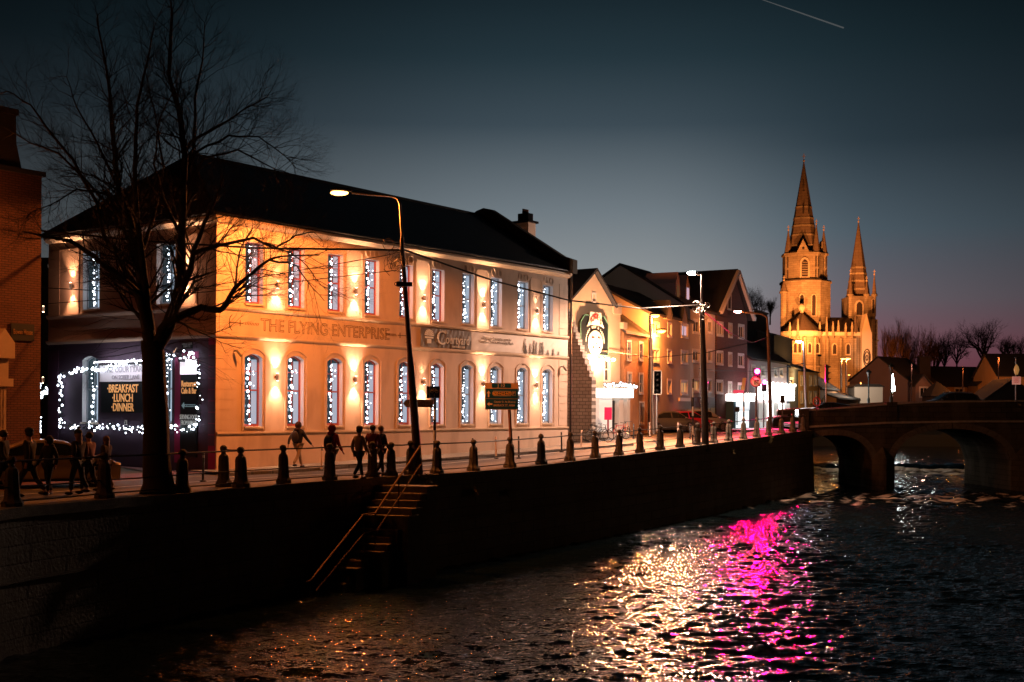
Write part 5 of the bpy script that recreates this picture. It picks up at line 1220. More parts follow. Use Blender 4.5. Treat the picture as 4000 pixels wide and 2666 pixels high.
for i, (q0, q1, ze, hr_, lb) in enumerate((((31.5, 125), (36.5, 137), 4.6, 2.6, 'long low dark shed roof right of the yellow house'), ((34, 128), (40, 140), 3.6, 1.2, 'lower brown lean-to beside the shed'), ((19, 124), (33, 150), 7.6, 3.0, 'dark terrace with chimneys below the cathedral apse'))):
    ho, l_, a_h, b_h = house('low_house', lb, q0, q1, 8, ze, stucco_o if i < 2 else darkw, [(2, 3, 2.6, 3.6, pane_lit)] if i == 0 else [], hr=hr_)
    if i == 2:
        for k in range(4): MB().box(l_ - 2 - k * 3.2, l_ - 1.1 - k * 3.2, 3.4, 4.4, 9, 11.3).build('chimney', darkw, ho)
# ================================================================== left: brick house by the lane
P0, P1 = (-15.6 - .594 * 9, 40.4 - .804 * 9), (-15.6, 40.4)
bh_, Lx, ax, bx = house('brick_house', 'dark red brick house at the left edge with a white door surround', P0, P1, 7, 9.95, brick_red, [(3.2, 5.0, 6.2, 8.6, pane_far), (3.2, 5.0, 2.6, 4.9, pane_dim)], roof='flat', jam=.1)
chm = MB(); chm.prism([(Lx - 4.5, 9.9), (Lx - .66, 9.9), (Lx - .9, 10.9), (Lx - .92, 11.8), (Lx - 4.5, 11.8)], .02, 1.2); chm.build('chimney', darkw, bh_)
MB().box(Lx - 4.6, Lx - .86, -.05, 1.3, 11.803, 12.0).build('chimney_cap', darkw, bh_)
su_ = mat('surround_white', (.55, .42, .3), .7, noise=(4, .4, (.4, .3, .2)))
dsd = MB()
for xx in (Lx - 3.2, Lx - 1.9): 
    dsd.box(xx, xx + .55, -.22, 0, -.1, 3.0)
    for k in range(5): dsd.box(xx + .05 + k * .1, xx + .1 + k * .1, -.245, -.22, .3, 2.9)
dsd.box(Lx - 3.4, Lx - 1.15, -.3, 0, 3.0, 3.25); dsd.box(Lx - 3.3, Lx - 1.3, -.26, 0, 3.25, 3.9); dsd.box(Lx - 3.4, Lx - 1.6, -.34, 0, 3.9, 4.1); dsd.prism([(Lx - 1.85, 3.9), (Lx - 1.15, 3.9), (Lx - 1.15, 4.4), (Lx - 1.5, 4.85), (Lx - 1.85, 4.4)], -.38, 0)
dsd.build('door_surround', su_, bh_); MB().box(Lx - 2.62, Lx - 1.93, -.05, -.01, -.1, 2.6).build('door', mat('door_dark', (.03, .02, .02), .5), bh_)
text('ds', .42, blk_metal, bh_, (Lx - 2.4, -.28, 3.6))
pl_ = thing('house_plaque', 'black plaque with gold letters on the brick house', 'plaque', (-15.6 - .594 * .68, 40.4 - .804 * .68, 0), ax)
MB().box(-.41, .41, -.06, -.01, 4.5, 5.05).build('plate', board_m, pl_); text('Bowan House', .24, mat('gold_letters', (.35, .2, .08), .5), pl_, (0, -.07, 4.78), sx=.5)
# building seen down the lane
rb_, _, _, _ = house('lane_building', 'pale teal-lit building seen down the narrow lane', (-22.5, 60), (-20.0, 60), 4, 9.2, mat('lane_wall', (.3, .34, .34), .8), [(.6, 1.9, 3, 5, pane_far)], roof='side', hr=2, jam=.02)
for z_, lb in ((7.0, 'upper wall light down the lane'), (3.6, 'lower wall light down the lane')):
    sconce((xat(168, 58.5), 58.6, z_), 0, lb)
lamp('POINT', (-21.6, 57.5, 8.8), 60, (.6, .9, 1), bh_ if False else rb_, .2).location = (.9, -1.5, 8.4)
ra = MB(); 
house('rear_outbuilding', 'dark flat roofline behind the inn by the lane', (-26, 66), (-14, 66), 6, 10.2, darkw, roof='flat', wcat='building')
# ================================================================== trees
def grow(mb, p, d, l, r, depth, rr, twigs, spread=.55, up=.12, sides=5, kids=(2, 4), shrink=.72):
    """one branch, bent along its way, with its side branches"""
    n = 4; pts = [p.copy()]; q = p.copy(); dd = d.copy()
    for i in range(n):
        dd = (dd + Vector((rr.gauss(0, .16), rr.gauss(0, .16), rr.gauss(0, .12) + up))).normalized(); q = q + dd * (l / n); pts.append(q.copy())
    r1 = r * .55
    tgt = mb if depth > 1 else twigs
    tgt.tube(pts, [r + (r1 - r) * i / n for i in range(n + 1)], sides if depth > 1 else 3, cap=False)
    if depth <= 0: return
    k = rr.randint(*kids)
    for i in range(k):
        t = rr.uniform(.3, 1.0) if i else 1.0
        j = min(n - 1, int(t * n)); b = pts[j].lerp(pts[j + 1], t * n - j) if t < 1 else pts[-1]
        dv = Vector((rr.gauss(0, 1), rr.gauss(0, 1), rr.gauss(0, .7))); base = (pts[j + 1] - pts[j]).normalized(); dv = (dv - base * dv.dot(base)).normalized()
        nd = (base + dv * rr.uniform(spread * .5, spread * 1.4)).normalized()
        grow(mb, b, nd, l * rr.uniform(shrink - .15, shrink + .12), r1 * rr.uniform(.6, .9), depth - 1, rr, twigs, spread, up, max(3, sides - 1), kids, shrink)
bt = thing('bare_tree', 'large leafless tree on the quay with limbs spreading over the inn', 'tree', tuple(qpt(620) + Vector((-.25, .3, 0)))); TB = bt.location.copy()
rr = random.Random(21); tm, tw = MB(), MB()
def tp(px, py, dy=0.): return at(px, py, 33.5 + dy) - TB
limbs = [   # (pixel course, depth offsets, start radius, end radius)
    ([(618, 1928), (612, 1800), (608, 1600), (600, 1420), (592, 1330)], (0, 0), .40, .29),
    ([(592, 1360), (570, 1250), (560, 1150), (545, 1010), (512, 883), (478, 790), (464, 744), (452, 595), (437, 506), (428, 357), (410, 238), (381, 60)], (0, 1.5), .2, .02),
    ([(580, 1290), (548, 1159), (459, 1074), (361, 997), (272, 942), (170, 925), (90, 905)], (0, -1.5), .13, .02),
    ([(560, 1220), (531, 1133), (489, 1053), (467, 997), (408, 925), (381, 797), (286, 625), (178, 494), (119, 410), (30, 357)], (0, 1), .12, .015),
    ([(590, 1290), (572, 1146), (550, 955), (527, 714), (530, 535), (535, 416), (577, 238), (600, 120)], (0, -1), .12, .015),
    ([(600, 1380), (660, 1270), (690, 1180), (710, 1082), (709, 928), (723, 607), (696, 416), (660, 297), (672, 60), (668, 10)], (0, .5), .22, .02),
    ([(723, 640), (755, 595), (761, 387), (791, 238), (800, 90)], (.5, 1.5), .075, .012),
    ([(724, 600), (740, 560), (863, 488), (952, 428), (1041, 381)], (.5, -1), .06, .012),
    ([(715, 700), (767, 595), (892, 530), (1011, 535), (1100, 600), (1154, 655)], (.5, 1.5), .055, .01),
    ([(712, 760), (797, 619), (928, 586), (1071, 660), (1130, 678)], (.5, -1.5), .05, .01),
    ([(680, 1200), (744, 1053), (756, 976), (799, 870), (833, 802), (870, 700)], (0, -1), .12, .02),
    ([(758, 990), (850, 959), (876, 955), (991, 930), (1072, 972), (1153, 921), (1225, 908)], (-.5, -2), .07, .012),
    ([(1030, 950), (1130, 985), (1200, 1040), (1260, 1120)], (-1.5, -2), .03, .008),
    ([(620, 1330), (650, 1265), (688, 1244), (786, 1201), (860, 1212), (885, 1190), (919, 1125), (983, 1070), (1055, 1014), (1097, 1002), (1246, 997)], (0, -2), .15, .014),
    ([(1050, 1016), (1161, 1040), (1204, 1104), (1267, 1176)], (-1.5, -2), .035, .008),
    ([(919, 1125), (925, 1050), (945, 960), (985, 900)], (-1.2, -1.5), .035, .01),
    ([(560, 1180), (520, 1000), (470, 850), (330, 700), (230, 600), (120, 560), (20, 500)], (.5, 2), .08, .012),
    ([(545, 1010), (600, 850), (640, 650), (600, 420), (560, 250)], (.5, 2.5), .07, .012),
    ([(509, 883), (420, 760), (300, 740), (200, 800), (120, 830)], (1, -1), .05, .01),
    ([(464, 744), (380, 560), (300, 420), (260, 300)], (1, 2), .05, .01),
    ([(709, 928), (640, 780), (600, 640), (620, 480), (690, 330)], (.5, -1.5), .06, .01),
]
for pts, (d0, d1), r0, r1 in limbs:
    n = len(pts); P = [tp(a, b, d0 + (d1 - d0) * i / (n - 1)) for i, (a, b) in enumerate(pts)]
    Q = []
    for i in range(n - 1):
        for k in range(3): Q.append(P[i].lerp(P[i + 1], k / 3) + (Vector((rr.gauss(0, .012), rr.gauss(0, .03), rr.gauss(0, .012))) if k else Vector()))
    Q.append(P[-1]); m_ = len(Q)
    rads = [r0 + (r1 - r0) * (i / (m_ - 1)) ** .75 for i in range(m_)]
    if r0 > .3: rads = [.52 - .0 * i if i == 0 else (r_ + .07 * math.exp(-i * .8)) for i, r_ in enumerate(rads)]
    tm.tube(Q, rads, 10 if r0 > .1 else 6, cap=False)
    if r0 > .35: continue
    for i in range(2, m_):
        t = i / m_
        for _ in range(rr.choice((2, 3, 3)) if Q[i].z > 7.2 else (rr.choice((0, 1, 1)) if Q[i].z < 5.2 else rr.choice((1, 1, 2)))):
            base = (Q[i] - Q[i - 1]).normalized(); dv = Vector((rr.gauss(0, 1), rr.gauss(0, .8), rr.gauss(.1, .8))); dv = (dv - base * dv.dot(base)).normalized()
            grow(tm, Q[i], (base * .8 + dv * rr.uniform(.5, 1.0)).normalized(), rr.uniform(.55, 1.15) * (1.1 - .35 * t), max(.009, rads[i] * .32), 3 if rr.random() < .72 else 2, rr, tw, .6, .05, 4, (4, 5), .70)
# shoots hanging from the trunk
for k in range(13):
    s = tp(rr.uniform(570, 640), rr.uniform(1240, 1420)); sg = rr.choice((-1, 1, 1))
    grow(tm, s, Vector((sg * .8, rr.uniform(-.5, 0), rr.uniform(-.2, .5))).normalized(), 1.2, .012, 2, rr, tw, .5, -.03, 3, (2, 3), .7)
tm.build('trunk', bark, bt, smooth=True); tw.build('twigs', twig_m, bt)
print('tree twigs', len(tw.v), len(tm.v))
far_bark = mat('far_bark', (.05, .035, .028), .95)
far_bark_lit = mat('far_bark_lamplit', (.14, .085, .05), .95)  # lighter copy of far_bark with lamplight put into its colour
tree_me = []; tree_h = []
for sd, spread, up in ((1, .75, .06), (2, .5, .14), (3, .85, .04)):
    rr = random.Random(sd); a, b = MB(), MB()
    a.tube([Vector((0, 0, -1)), Vector((.1, 0, 2)), Vector((0, .1, 3.6))], [.42, .34, .28], 6, cap=False)
    for k in range(7):
        an = k * 2.4; d = Vector((math.cos(an) * spread, math.sin(an) * spread, 1)).normalized(); grow(a, Vector((0, 0, 2.2 + .25 * k)), d, 3.6, .3, 4, rr, b, spread, up, 5, (4, 5), .7)
    tree_h.append((max(q[2] for q in b.v) * .97, (max(q[0] for q in b.v) - min(q[0] for q in b.v)) * .85))
    b.v = [tuple(q) for q in b.v]; tree_me.append((a.mesh('trunk'), b.mesh('crown')))
def ftree(px, top, base, Y, wide, v, lb, m_=None):
    p = wp(px, base, Y); h = (base - top) / F * Y; o = thing('bare_tree', lb, 'tree', tuple(p), rnd.uniform(0, 6), 'leafless trees round the cathedral')
    hz = tree_h[v][0]
    for nm, me in (('trunk', tree_me[v][0]), ('crown', tree_me[v][1])):
        if m_: me = me.copy()
        me.materials.clear() if m_ else None
        if not me.materials: me.materials.append(m_ or far_bark)
        c = bpy.data.objects.new(nm, me); link(c, o)
    o.scale = (wide * 1.15 / F * Y / tree_h[v][1], wide * 1.15 / F * Y / tree_h[v][1], h * 1.15 / hz)
hills = MB()
def mound(px0, px1, Y, top, base, n=16, m_=None, name='hill'):
    mb = MB(); 
    for j in range(5):
        for i in range(n + 1):
            u = i / n; px = px0 + (px1 - px0) * u; e = math.sin(math.pi * min(1, max(0, u))) ** .45; f = math.sin(math.pi * (j + .0) / 4) ** .7 if j in (1, 2, 3) else 0
            z = G(Y) - 1 + (wp(px, top, Y).z - G(Y)) * e * f * (1 + .03 * math.sin(i * 1.9 + j)); mb.v.append((xat(px, Y), Y - 14 + j * 12, z))
    for j in range(4):
        for i in range(n): a = j * (n + 1) + i; mb.f.append((a, a + 1, a + n + 2, a + n + 1))
    o = mb.build(name, m_ or soil); struct(o); return o
mound(3560, 4300, 262, 1432, 1560); mound(2820, 3080, 300, 1225, 1560)
for a in ((3478, 1283, 1545, 215, 105, 1, 'tall thin lamplit tree beside the west tower', far_bark_lit), (3528, 1278, 1545, 220, 80, 1, 'slender lamplit tree with a long trunk right of the tower', far_bark_lit), (3606, 1298, 1530, 225, 115, 0, 'rounded warm-lit tree behind the bungalow gable', far_bark_lit),
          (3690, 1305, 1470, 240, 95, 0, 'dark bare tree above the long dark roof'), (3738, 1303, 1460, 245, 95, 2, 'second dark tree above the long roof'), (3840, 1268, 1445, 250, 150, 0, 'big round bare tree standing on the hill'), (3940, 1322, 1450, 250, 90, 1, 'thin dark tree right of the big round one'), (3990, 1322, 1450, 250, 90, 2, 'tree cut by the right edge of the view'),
          (2925, 1130, 1262, 290, 95, 0, 'bare tree above the dark hall roof'), (2968, 1160, 1262, 290, 75, 2, 'middle bare tree behind the dark hall'), (3008, 1172, 1262, 292, 60, 1, 'small bare tree nearest the cathedral tower'), (3560, 1330, 1545, 228, 90, 2, 'thin warm-lit tree between two taller lamplit trees', far_bark_lit), (3650, 1335, 1500, 236, 90, 1, 'brown bare tree behind the chimney', far_bark_lit)):
    ftree(*a)
# ================================================================== people
skin_m = mat('skin', (.42, .24, .17), .6); hair_d = mat('hair_dark', (.02, .014, .01), .7); hair_b = mat('hair_brown', (.14, .08, .04), .7); hair_l = mat('hair_fair', (.3, .2, .1), .7)
def cloth(n, c): return mat('cloth_' + n, c, .9, noise=(14, .35, tuple(v * .6 for v in c)))
def skinned(name, V, E, m, parent, sub=1):
    me = bpy.data.meshes.new(name); me.from_pydata([v[:3] for v in V], E, []); me.materials.append(m)
    o = bpy.data.objects.new(name, me); link(o, parent)
    sk = o.modifiers.new('Skin', 'SKIN'); sk.use_smooth_shade = True
    for i, v in enumerate(V): me.skin_vertices[0].data[i].radius = (v[3], v[3] if len(v) < 5 else v[4])
    me.skin_vertices[0].data[0].use_root = True
    ss = o.modifiers.new('Sub', 'SUBSURF'); ss.levels = sub; ss.render_levels = sub
    return o
def person(pos, hgt, face, label, top=(.02, .02, .02), legs=(.02, .02, .03), hair='short', hairm=None, stride=.25, swing=.14, lean=0., bag=None, hat=None, hood=None, coat=False, armsup=0., girth=1.22, group=None):
    """face = heading in radians (0 looks along +y); figure modelled 1.75 m tall"""
    o = thing('person', label, 'person', tuple(pos), face, group); s = hgt / 1.75; o.scale = (s, s, s)
    hz = .93 - stride * .08
    lx = .09
    def leg(sd, st):
        hip = (sd * lx, 0, hz - .02); kn = (sd * (lx + .01), st * .55 + .04, hz - .43); an = (sd * (lx + .005), st * 1.0 - (.08 if st < 0 else 0), .085 + (.07 if st < -.15 else 0)); return hip, kn, an
    LL, RR = leg(-1, stride), leg(1, -stride)
    ly = math.sin(lean); sh = lambda z: (z - hz) * ly      # forward lean of the trunk
    chest = (0, sh(1.33), 1.33); nk = (0, sh(1.47), 1.47); hd0 = (0, sh(1.56) + .02, 1.55); hd1 = (0, sh(1.64) + .025, 1.64); hd2 = (0, sh(1.7) + .01, 1.715)
    def arm(sd, sw):
        s_ = (sd * .185, sh(1.42), 1.41); e = (sd * .25, sh(1.2) + sw * .5 - .02, 1.14 + armsup * .1); w_ = (sd * (.24 - armsup * .12), sh(1.1) + sw * 1.0 + .1 + armsup * .1, .9 + armsup * .3); return s_, e, w_
    LA, RA = arm(-1, -swing), arm(1, swing)
    V = [(0, 0, hz, .115 * girth, .1), (0, sh(1.1), 1.1, .11 * girth, .09), (*chest, .125 * girth, .1), (*nk, .055), (*hd0, .062), (*hd1, .082, .094), (*hd2, .06, .068)]
    E = [(0, 1), (1, 2), (2, 3), (3, 4), (4, 5), (5, 6)]
    def chain(start, items):
        p = start
        for it in items: V.append(it); E.append((p, len(V) - 1)); p = len(V) - 1
        return p
    for (h, k, a), sd in ((LL, -1), (RR, 1)):
        chain(0, [(*h, .085), (*k, .055), (*a, .036), (a[0] + sd * .02, a[1] + .15, a[2] - .05, .032)])
    hands = []
    for (s0_, e, w_), sd in ((LA, -1), (RA, 1)):
        wi = chain(2, [(*s0_, .055), (*e, .042), (*w_, .028)]); d = (Vector(w_) - Vector(e)).normalized()
        pm = Vector(w_) + d * .06; pi = chain(wi, [(*pm, .034, .018)])
        for f in range(4):
            off = Vector((0, (f - 1.5) * .02, 0)); kx = pm + d * .045 + off; chain(pi, [(*kx, .010), (*(kx + d * (.04, .048, .045, .034)[f] + Vector((-sd * .012, .008, 0))), .008)])
        th = Vector(w_) + d * .03 + Vector((-sd * .02, .03, 0)); chain(pi, [(*th, .011), (*(th + d * .035 + Vector((0, .012, 0))), .009)])
    chain(5, [(hd1[0], hd1[1] + .1, hd1[2] - .01, .016)])        # nose
    skinned('body', V, E, skin_m, o)
    # trousers, shoes
    V = [(0, 0, hz + .03, .13 * girth, .115)]; E = []
    for h, k, a in (LL, RR): chain(0, [(*h, .1), (*k, .072), (a[0], a[1], a[2] + .04, .058)])
    skinned('trousers', V, E, cloth('t%.2f%.2f%.2f' % legs, legs), o)
    shoes = MB()
    for (h, k, a), sd in ((LL, -1), (RR, 1)): shoes.ball((a[0] + sd * .01, a[1] + .07, a[2] - .035), 1, 8, 6, (.05, .145, .05))
    shoes.build('shoes', blk_metal, o, smooth=True)
    V = [(0, 0, hz - (.25 if coat else .03), .155 * girth, .125), (0, sh(1.1), 1.1, .145 * girth, .12), (*chest, .165 * girth, .13), (0, sh(1.45), 1.45, .09)]; E = [(0, 1), (1, 2), (2, 3)]
    for s0_, e, w_ in (LA, RA): chain(2, [(*s0_, .078 * girth), (*e, .062), (*w_, .046)])
    skinned('jacket', V, E, cloth('j%.2f%.2f%.2f' % top, top), o)
    hm = hairm or hair_d; hb = MB(); hb.ball((0, hd1[1] - .022, 1.665), 1, 12, 8, (.098, .108, .105))
    if hair == 'long':
        hb.ball((0, hd1[1] - .06, 1.55), 1, 10, 8, (.1, .06, .16)); hb.ball((0, hd1[1] - .075, 1.42), 1, 10, 8, (.09, .05, .17))
    hb.build('hair', hm, o, smooth=True)
    ey = MB(); ey.ball((-.032, hd1[1] + .088, 1.655), .011, 6, 5); ey.ball((.032, hd1[1] + .088, 1.655), .011, 6, 5); ey.build('eyes', blk_metal, o)
    MB().box(-.024, .024, hd1[1] + .082, hd1[1] + .092, 1.583, 1.591).build('mouth', mat('lips', (.28, .1, .08), .6), o)
    if hood is not None:
        h = MB(); h.ball((0, hd1[1] - .035, 1.655), 1, 14, 8, (.135, .13, .15)); h.ball((0, sh(1.47) - .05, 1.49), 1, 12, 8, (.15, .12, .08)); h.build('hood', cloth('h%.2f%.2f%.2f' % hood, hood), o, smooth=True)
    if hat:
        kind, hc = hat; h = MB()
        h.ball((0, hd1[1] - .01, 1.73), 1, 12, 8, (.108, .118, .095))
        if kind == 'bobble': h.ball((0, hd1[1] - .03, 1.86), .045, 8, 6)
        if kind == 'brim': h.lathe([(.2, 1.72), (.2, 1.735), (.1, 1.75)], (0, hd1[1]), 14)
        h.build('hat', cloth('c%.2f%.2f%.2f' % hc, hc), o, smooth=True)
    if bag:
        b = MB(); b.ball((0, sh(1.2) - .2, 1.2), 1, 12, 8, (.165, .11, .24)); b.build('backpack', cloth('b%.2f%.2f%.2f' % bag, bag), o, smooth=True)
        st_ = MB()
        for sd in (-1, 1): st_.tube([(sd * .11, sh(1.4) - .14, 1.4), (sd * .13, sh(1.45) + .02, 1.5), (sd * .13, sh(1.3) + .15, 1.3), (sd * .13, sh(1.05) + .05, 1.05)], .016, 5)
        st_.build('straps', blk_metal, o)
    return o
def stand(px, feet, head, lift=0.):
    """where somebody stands, from where the feet and the head are seen"""
    Y = 30
    for _ in range(60):
        g = G(Y) + lift; Y = .5 * Y + .5 * (CZ - g) * F / max(6, feet - (HY + .0061 * (px - CX)))
    p = wp(px, feet, Y); return (p.x, p.y, G(p.y) + lift), (feet - head) / F * Y
dk = (.015, .015, .018)
SD = math.atan2(.804, .594) - math.pi / 2    # heading along the street, away
for px, feet, head, kw in (
    (12, 1945, 1682, dict(face=-1.5, label='person at the left edge in dark clothes walking out of view', top=dk, stride=.3)),
    (115, 1945, 1680, dict(face=1.45, label='person with glasses, dark hat and dark coat walking behind a bollard', top=dk, hat=('beanie', (.02, .02, .02)), stride=.3, coat=True, girth=1.15)),
    (190, 1935, 1708, dict(face=2.7, label='person in a long black hooded coat facing the river', top=(.01, .01, .012), hood=(.01, .01, .012), coat=True, stride=.12)),
    (305, 1935, 1686, dict(face=1.2, label='person with long fair hair, bobble hat and blue jeans', top=(.02, .018, .018), legs=(.03, .06, .09), hair='long', hairm=hair_l, hat=('bobble', (.03, .06, .06)), stride=.16, armsup=.6)),
    (348, 1930, 1690, dict(face=1.3, label='person in a dusty pink puffer jacket behind the bobble hat', top=(.22, .1, .09), stride=.18, girth=1.15, armsup=.5)),
    (415, 1915, 1705, dict(face=1.35, label='person with long hair in a patterned dark top behind a bollard', top=(.05, .03, .03), legs=(.2, .13, .09), hair='long', hairm=hair_b, stride=.1, armsup=.8)),
    (1165, 1829, 1652, dict(face=SD + .1, label='person with a grey backpack and pale trousers striding along the inn', top=(.03, .028, .035), legs=(.45, .33, .22), bag=(.05, .04, .05), stride=.3, swing=.4, hood=(.05, .02, .025))),
    (1297, 1868, 1663, dict(face=SD, label='person in a red hooded top with a black backpack', top=(.22, .012, .02), legs=(.12, .08, .05), bag=(.012, .012, .012), hood=(.22, .012, .02), stride=.2)),
    (1402, 1876, 1671, dict(face=SD - .1, label='person in a grey jacket and black trousers with a flat cap', top=(.26, .19, .12), legs=(.012, .012, .014), hat=('beanie', (.12, .09, .06)), stride=.22, girth=1.1)),
    (1455, 1866, 1662, dict(face=SD + .2, label='person in a maroon jacket between two others', top=(.13, .015, .03), legs=(.1, .07, .05), stride=.15)),
    (1487, 1862, 1665, dict(face=SD - .2, label='person in a black jacket with brown hair by the flexible post', top=(.012, .012, .013), legs=(.02, .02, .02), hairm=hair_b, stride=.16, girth=1.15)),
    (2440, 1682, 1597, dict(face=SD, label='person in a red coat before the orange terrace', top=(.3, .01, .03), stride=.1)),
    (2457, 1682, 1597, dict(face=SD, label='person in a grey coat next to the red coat', top=(.2, .18, .17), stride=.1)),
    (2475, 1688, 1594, dict(face=0, label='person in a white jacket and dark trousers seen from behind', top=(.75, .68, .6), hat=('beanie', (.02, .02, .02)), stride=.12)),
    (2512, 1678, 1591, dict(face=.4, label='person with a dark backpack before the terrace door', top=(.015, .015, .015), bag=(.02, .02, .02), stride=.2)),
    (2532, 1678, 1595, dict(face=-.6, label='person in brown walking past the lamp pole', top=(.12, .06, .03), stride=.25)),
    (2556, 1676, 1592, dict(face=.3, label='dark clothed person half behind the steel lamp pole', top=dk, stride=.15)),
    (2600, 1672, 1581, dict(face=.2, label='person in dark clothes wearing a wide brimmed hat', top=dk, hat=('brim', (.3, .18, .05)), stride=.15)),
    (2664, 1662, 1588, dict(face=-.8, label='person leaning forward with a striped bag near the parked cars', top=dk, lean=.35, stride=.1, hairm=hair_b)),
    (2682, 1660, 1583, dict(face=1.8, label='person standing and looking down near the red car', top=(.06, .05, .04), lean=.15, stride=.05)),
    (2888, 1662, 1606, dict(face=0, label='broad person seen from behind before the glaring corner shop', top=(.08, .01, .012), girth=1.3, stride=.05)),
    (3042, 1655, 1610, dict(face=.4, label='person in a red coat before the takeaway shop', top=(.4, .01, .03), stride=.05)),
):
    pos, h = stand(px, feet, head); person(pos, h, **kw)
# ================================================================== cars
tyre_m = mat('tyre', (.012, .012, .012), .85); rim_m = mat('rim', (.5, .45, .4), .3, .9); car_glass = mat('car_glass', (.012, .014, .016), .06, spec=.9)
head_on = mat('headlight_on', (1, 1, 1), .3, emit=(.9, .97, 1.0), es=25); tail_m = mat('tail_lens', (.35, .01, .02), .3, emit=(1, .03, .06), es=.5); tail_on = mat('tail_lens_on', (.6, .02, .04), .3, emit=(1, .04, .12), es=8); head_off = mat('headlight_glass', (.5, .48, .45), .15)
def car(pos, face, label, paint, estate=False, lights=False, brake=False, pitch=0., rails=False):
    """nose along local +x"""
    o = thing('car', label, 'car', tuple(pos), face); o.rotation_euler = (0, pitch, face)
    if estate: top = [(-2.15, .55, .55), (-2.12, .9, .9), (-1.95, .95, 1.25), (-1.55, .97, 1.5), (-.4, .97, 1.56), (.35, .96, 1.5), (1.15, .94, .99), (1.85, .84, .84), (2.12, .62, .62)]
    else: top = [(-2.15, .58, .58), (-2.12, .93, .93), (-1.75, .99, .99), (-1.35, .98, 1.12), (-.6, .97, 1.42), (.1, .96, 1.45), (.55, .96, 1.38), (1.15, .94, .97), (1.85, .82, .82), (2.12, .6, .6)]
    mb = MB(); rings = []
    for x, zb_, zt_ in top:
        e = 1 - .12 * (abs(x) / 2.15) ** 3; w = .87 * e; wt = w - .0 if zt_ <= zb_ + .01 else w - .26 * min(1, (zt_ - zb_) / .45)
        ring = [(-w * .92, .2), (-w, .45), (-w, .68), (-w * .96, zb_), (-wt, zt_), (-wt * .8, zt_ + .03), (wt * .8, zt_ + .03), (wt, zt_), (w * .96, zb_), (w, .68), (w, .45), (w * .92, .2)]
        base = len(mb.v); mb.v += [(x, y, z) for y, z in ring]; rings.append(base)
    n = 12
    for a, b in zip(rings, rings[1:]):
        for k in range(n): mb.f.append((a + k, a + (k + 1) % n, b + (k + 1) % n, b + k))
    mb.f.append(tuple(rings[0] + k for k in range(n))); mb.f.append(tuple(rings[-1] + k for k in reversed(range(n))))
    bo = mb.build('body', paint, o, smooth=True)
    gh = [t for t in top if t[2] > t[1] + .05]; ia = top.index(gh[0]); ib = top.index(gh[-1])
    A, B = top[ia - 1], top[ib + 1]
    for sd in (-1, 1):
        g = MB()
        def side(x, f):
            for (x0, zb0, zt0), (x1, zb1, zt1) in zip(top, top[1:]):
                if x0 <= x <= x1:
                    u = (x - x0) / (x1 - x0); zb_, zt_ = zb0 + (zb1 - zb0) * u, zt0 + (zt1 - zt0) * u; e = 1 - .12 * (abs(x) / 2.15) ** 3; w = .87 * e; wt = w - .26 * min(1, max(0, zt_ - zb_) / .45)
                    return (x, sd * (w * .96 + (wt - w * .96) * f + .012), zb_ + (zt_ - zb_) * f + (.01 if f == 0 else 0))
        for xa, xb in ((A[0] + .35, -.12), (-.04, B[0] - .22)):
            xs_ = [xa + (xb - xa) * k / 5 for k in range(6)]
            lo = [side(x, .08) for x in xs_]; hi = [side(x, .86) for x in xs_]
            for k in range(5): g.add([lo[k], lo[k + 1], hi[k + 1], hi[k]], [(0, 1, 2, 3)])
        g.build('side_window', car_glass, o)
    for a, b in ((top[ib], B), (top[ia] if not estate else top[3], A if not estate else top[1])):
        ws = MB()
        sgn = 1 if b[0] > a[0] else -1
        if estate and sgn < 0: a, b = top[3], top[2]
        ws.add([(a[0] + .015 * sgn + (b[0] - a[0]) * .06, -.5, a[2] + .035 - (a[2] - b[2]) * .05), (a[0] + .015 * sgn + (b[0] - a[0]) * .06, .5, a[2] + .035 - (a[2] - b[2]) * .05), (b[0] + .03 * sgn - (b[0] - a[0]) * .08, .66, b[2] + .05 + (a[2] - b[2]) * .06), (b[0] + .03 * sgn - (b[0] - a[0]) * .08, -.66, b[2] + .05 + (a[2] - b[2]) * .06)], [(0, 1, 2, 3)])
        ws.build('windscreen' if b[0] > 0 else 'rear_window', car_glass, o)
    for x in (-1.32, 1.32):
        for sd in (-1, 1):
            y = sd * .80
            t_ = MB(); pts = [(.2, -.1), (.31, -.11), (.325, -.07), (.325, .07), (.31, .11), (.2, .1)]
            for k in range(20):
                for r_, yy in pts: t_.v.append((x + r_ * math.cos(k * math.pi / 10), y + yy, .325 + r_ * math.sin(k * math.pi / 10)))
            for k in range(20):
                for j in range(6): t_.f.append((k * 6 + j, k * 6 + (j + 1) % 6, ((k + 1) % 20) * 6 + (j + 1) % 6, ((k + 1) % 20) * 6 + j))
            wo = t_.build('wheel', tyre_m, o, smooth=True)
            rm = MB()
            for k in range(5): a = k * 2 * math.pi / 5; rm.bar((x, y + sd * .085, .325), (x + .21 * math.cos(a), y + sd * .09, .325 + .21 * math.sin(a)), .05, .05)
            rm.tube([(x + .205 * math.cos(a), y + sd * .095, .325 + .205 * math.sin(a)) for a in [k * math.pi / 8 for k in range(17)]], .018, 5, cap=False); rm.build('rim', rim_m, wo)
            aw = MB(); aw.tube([(x + .38 * math.cos(a), sd * .862, .325 + .38 * math.sin(a)) for a in [k * math.pi / 10 for k in range(11)]], .04, 5); aw.build('wheel_arch', tyre_m, o)
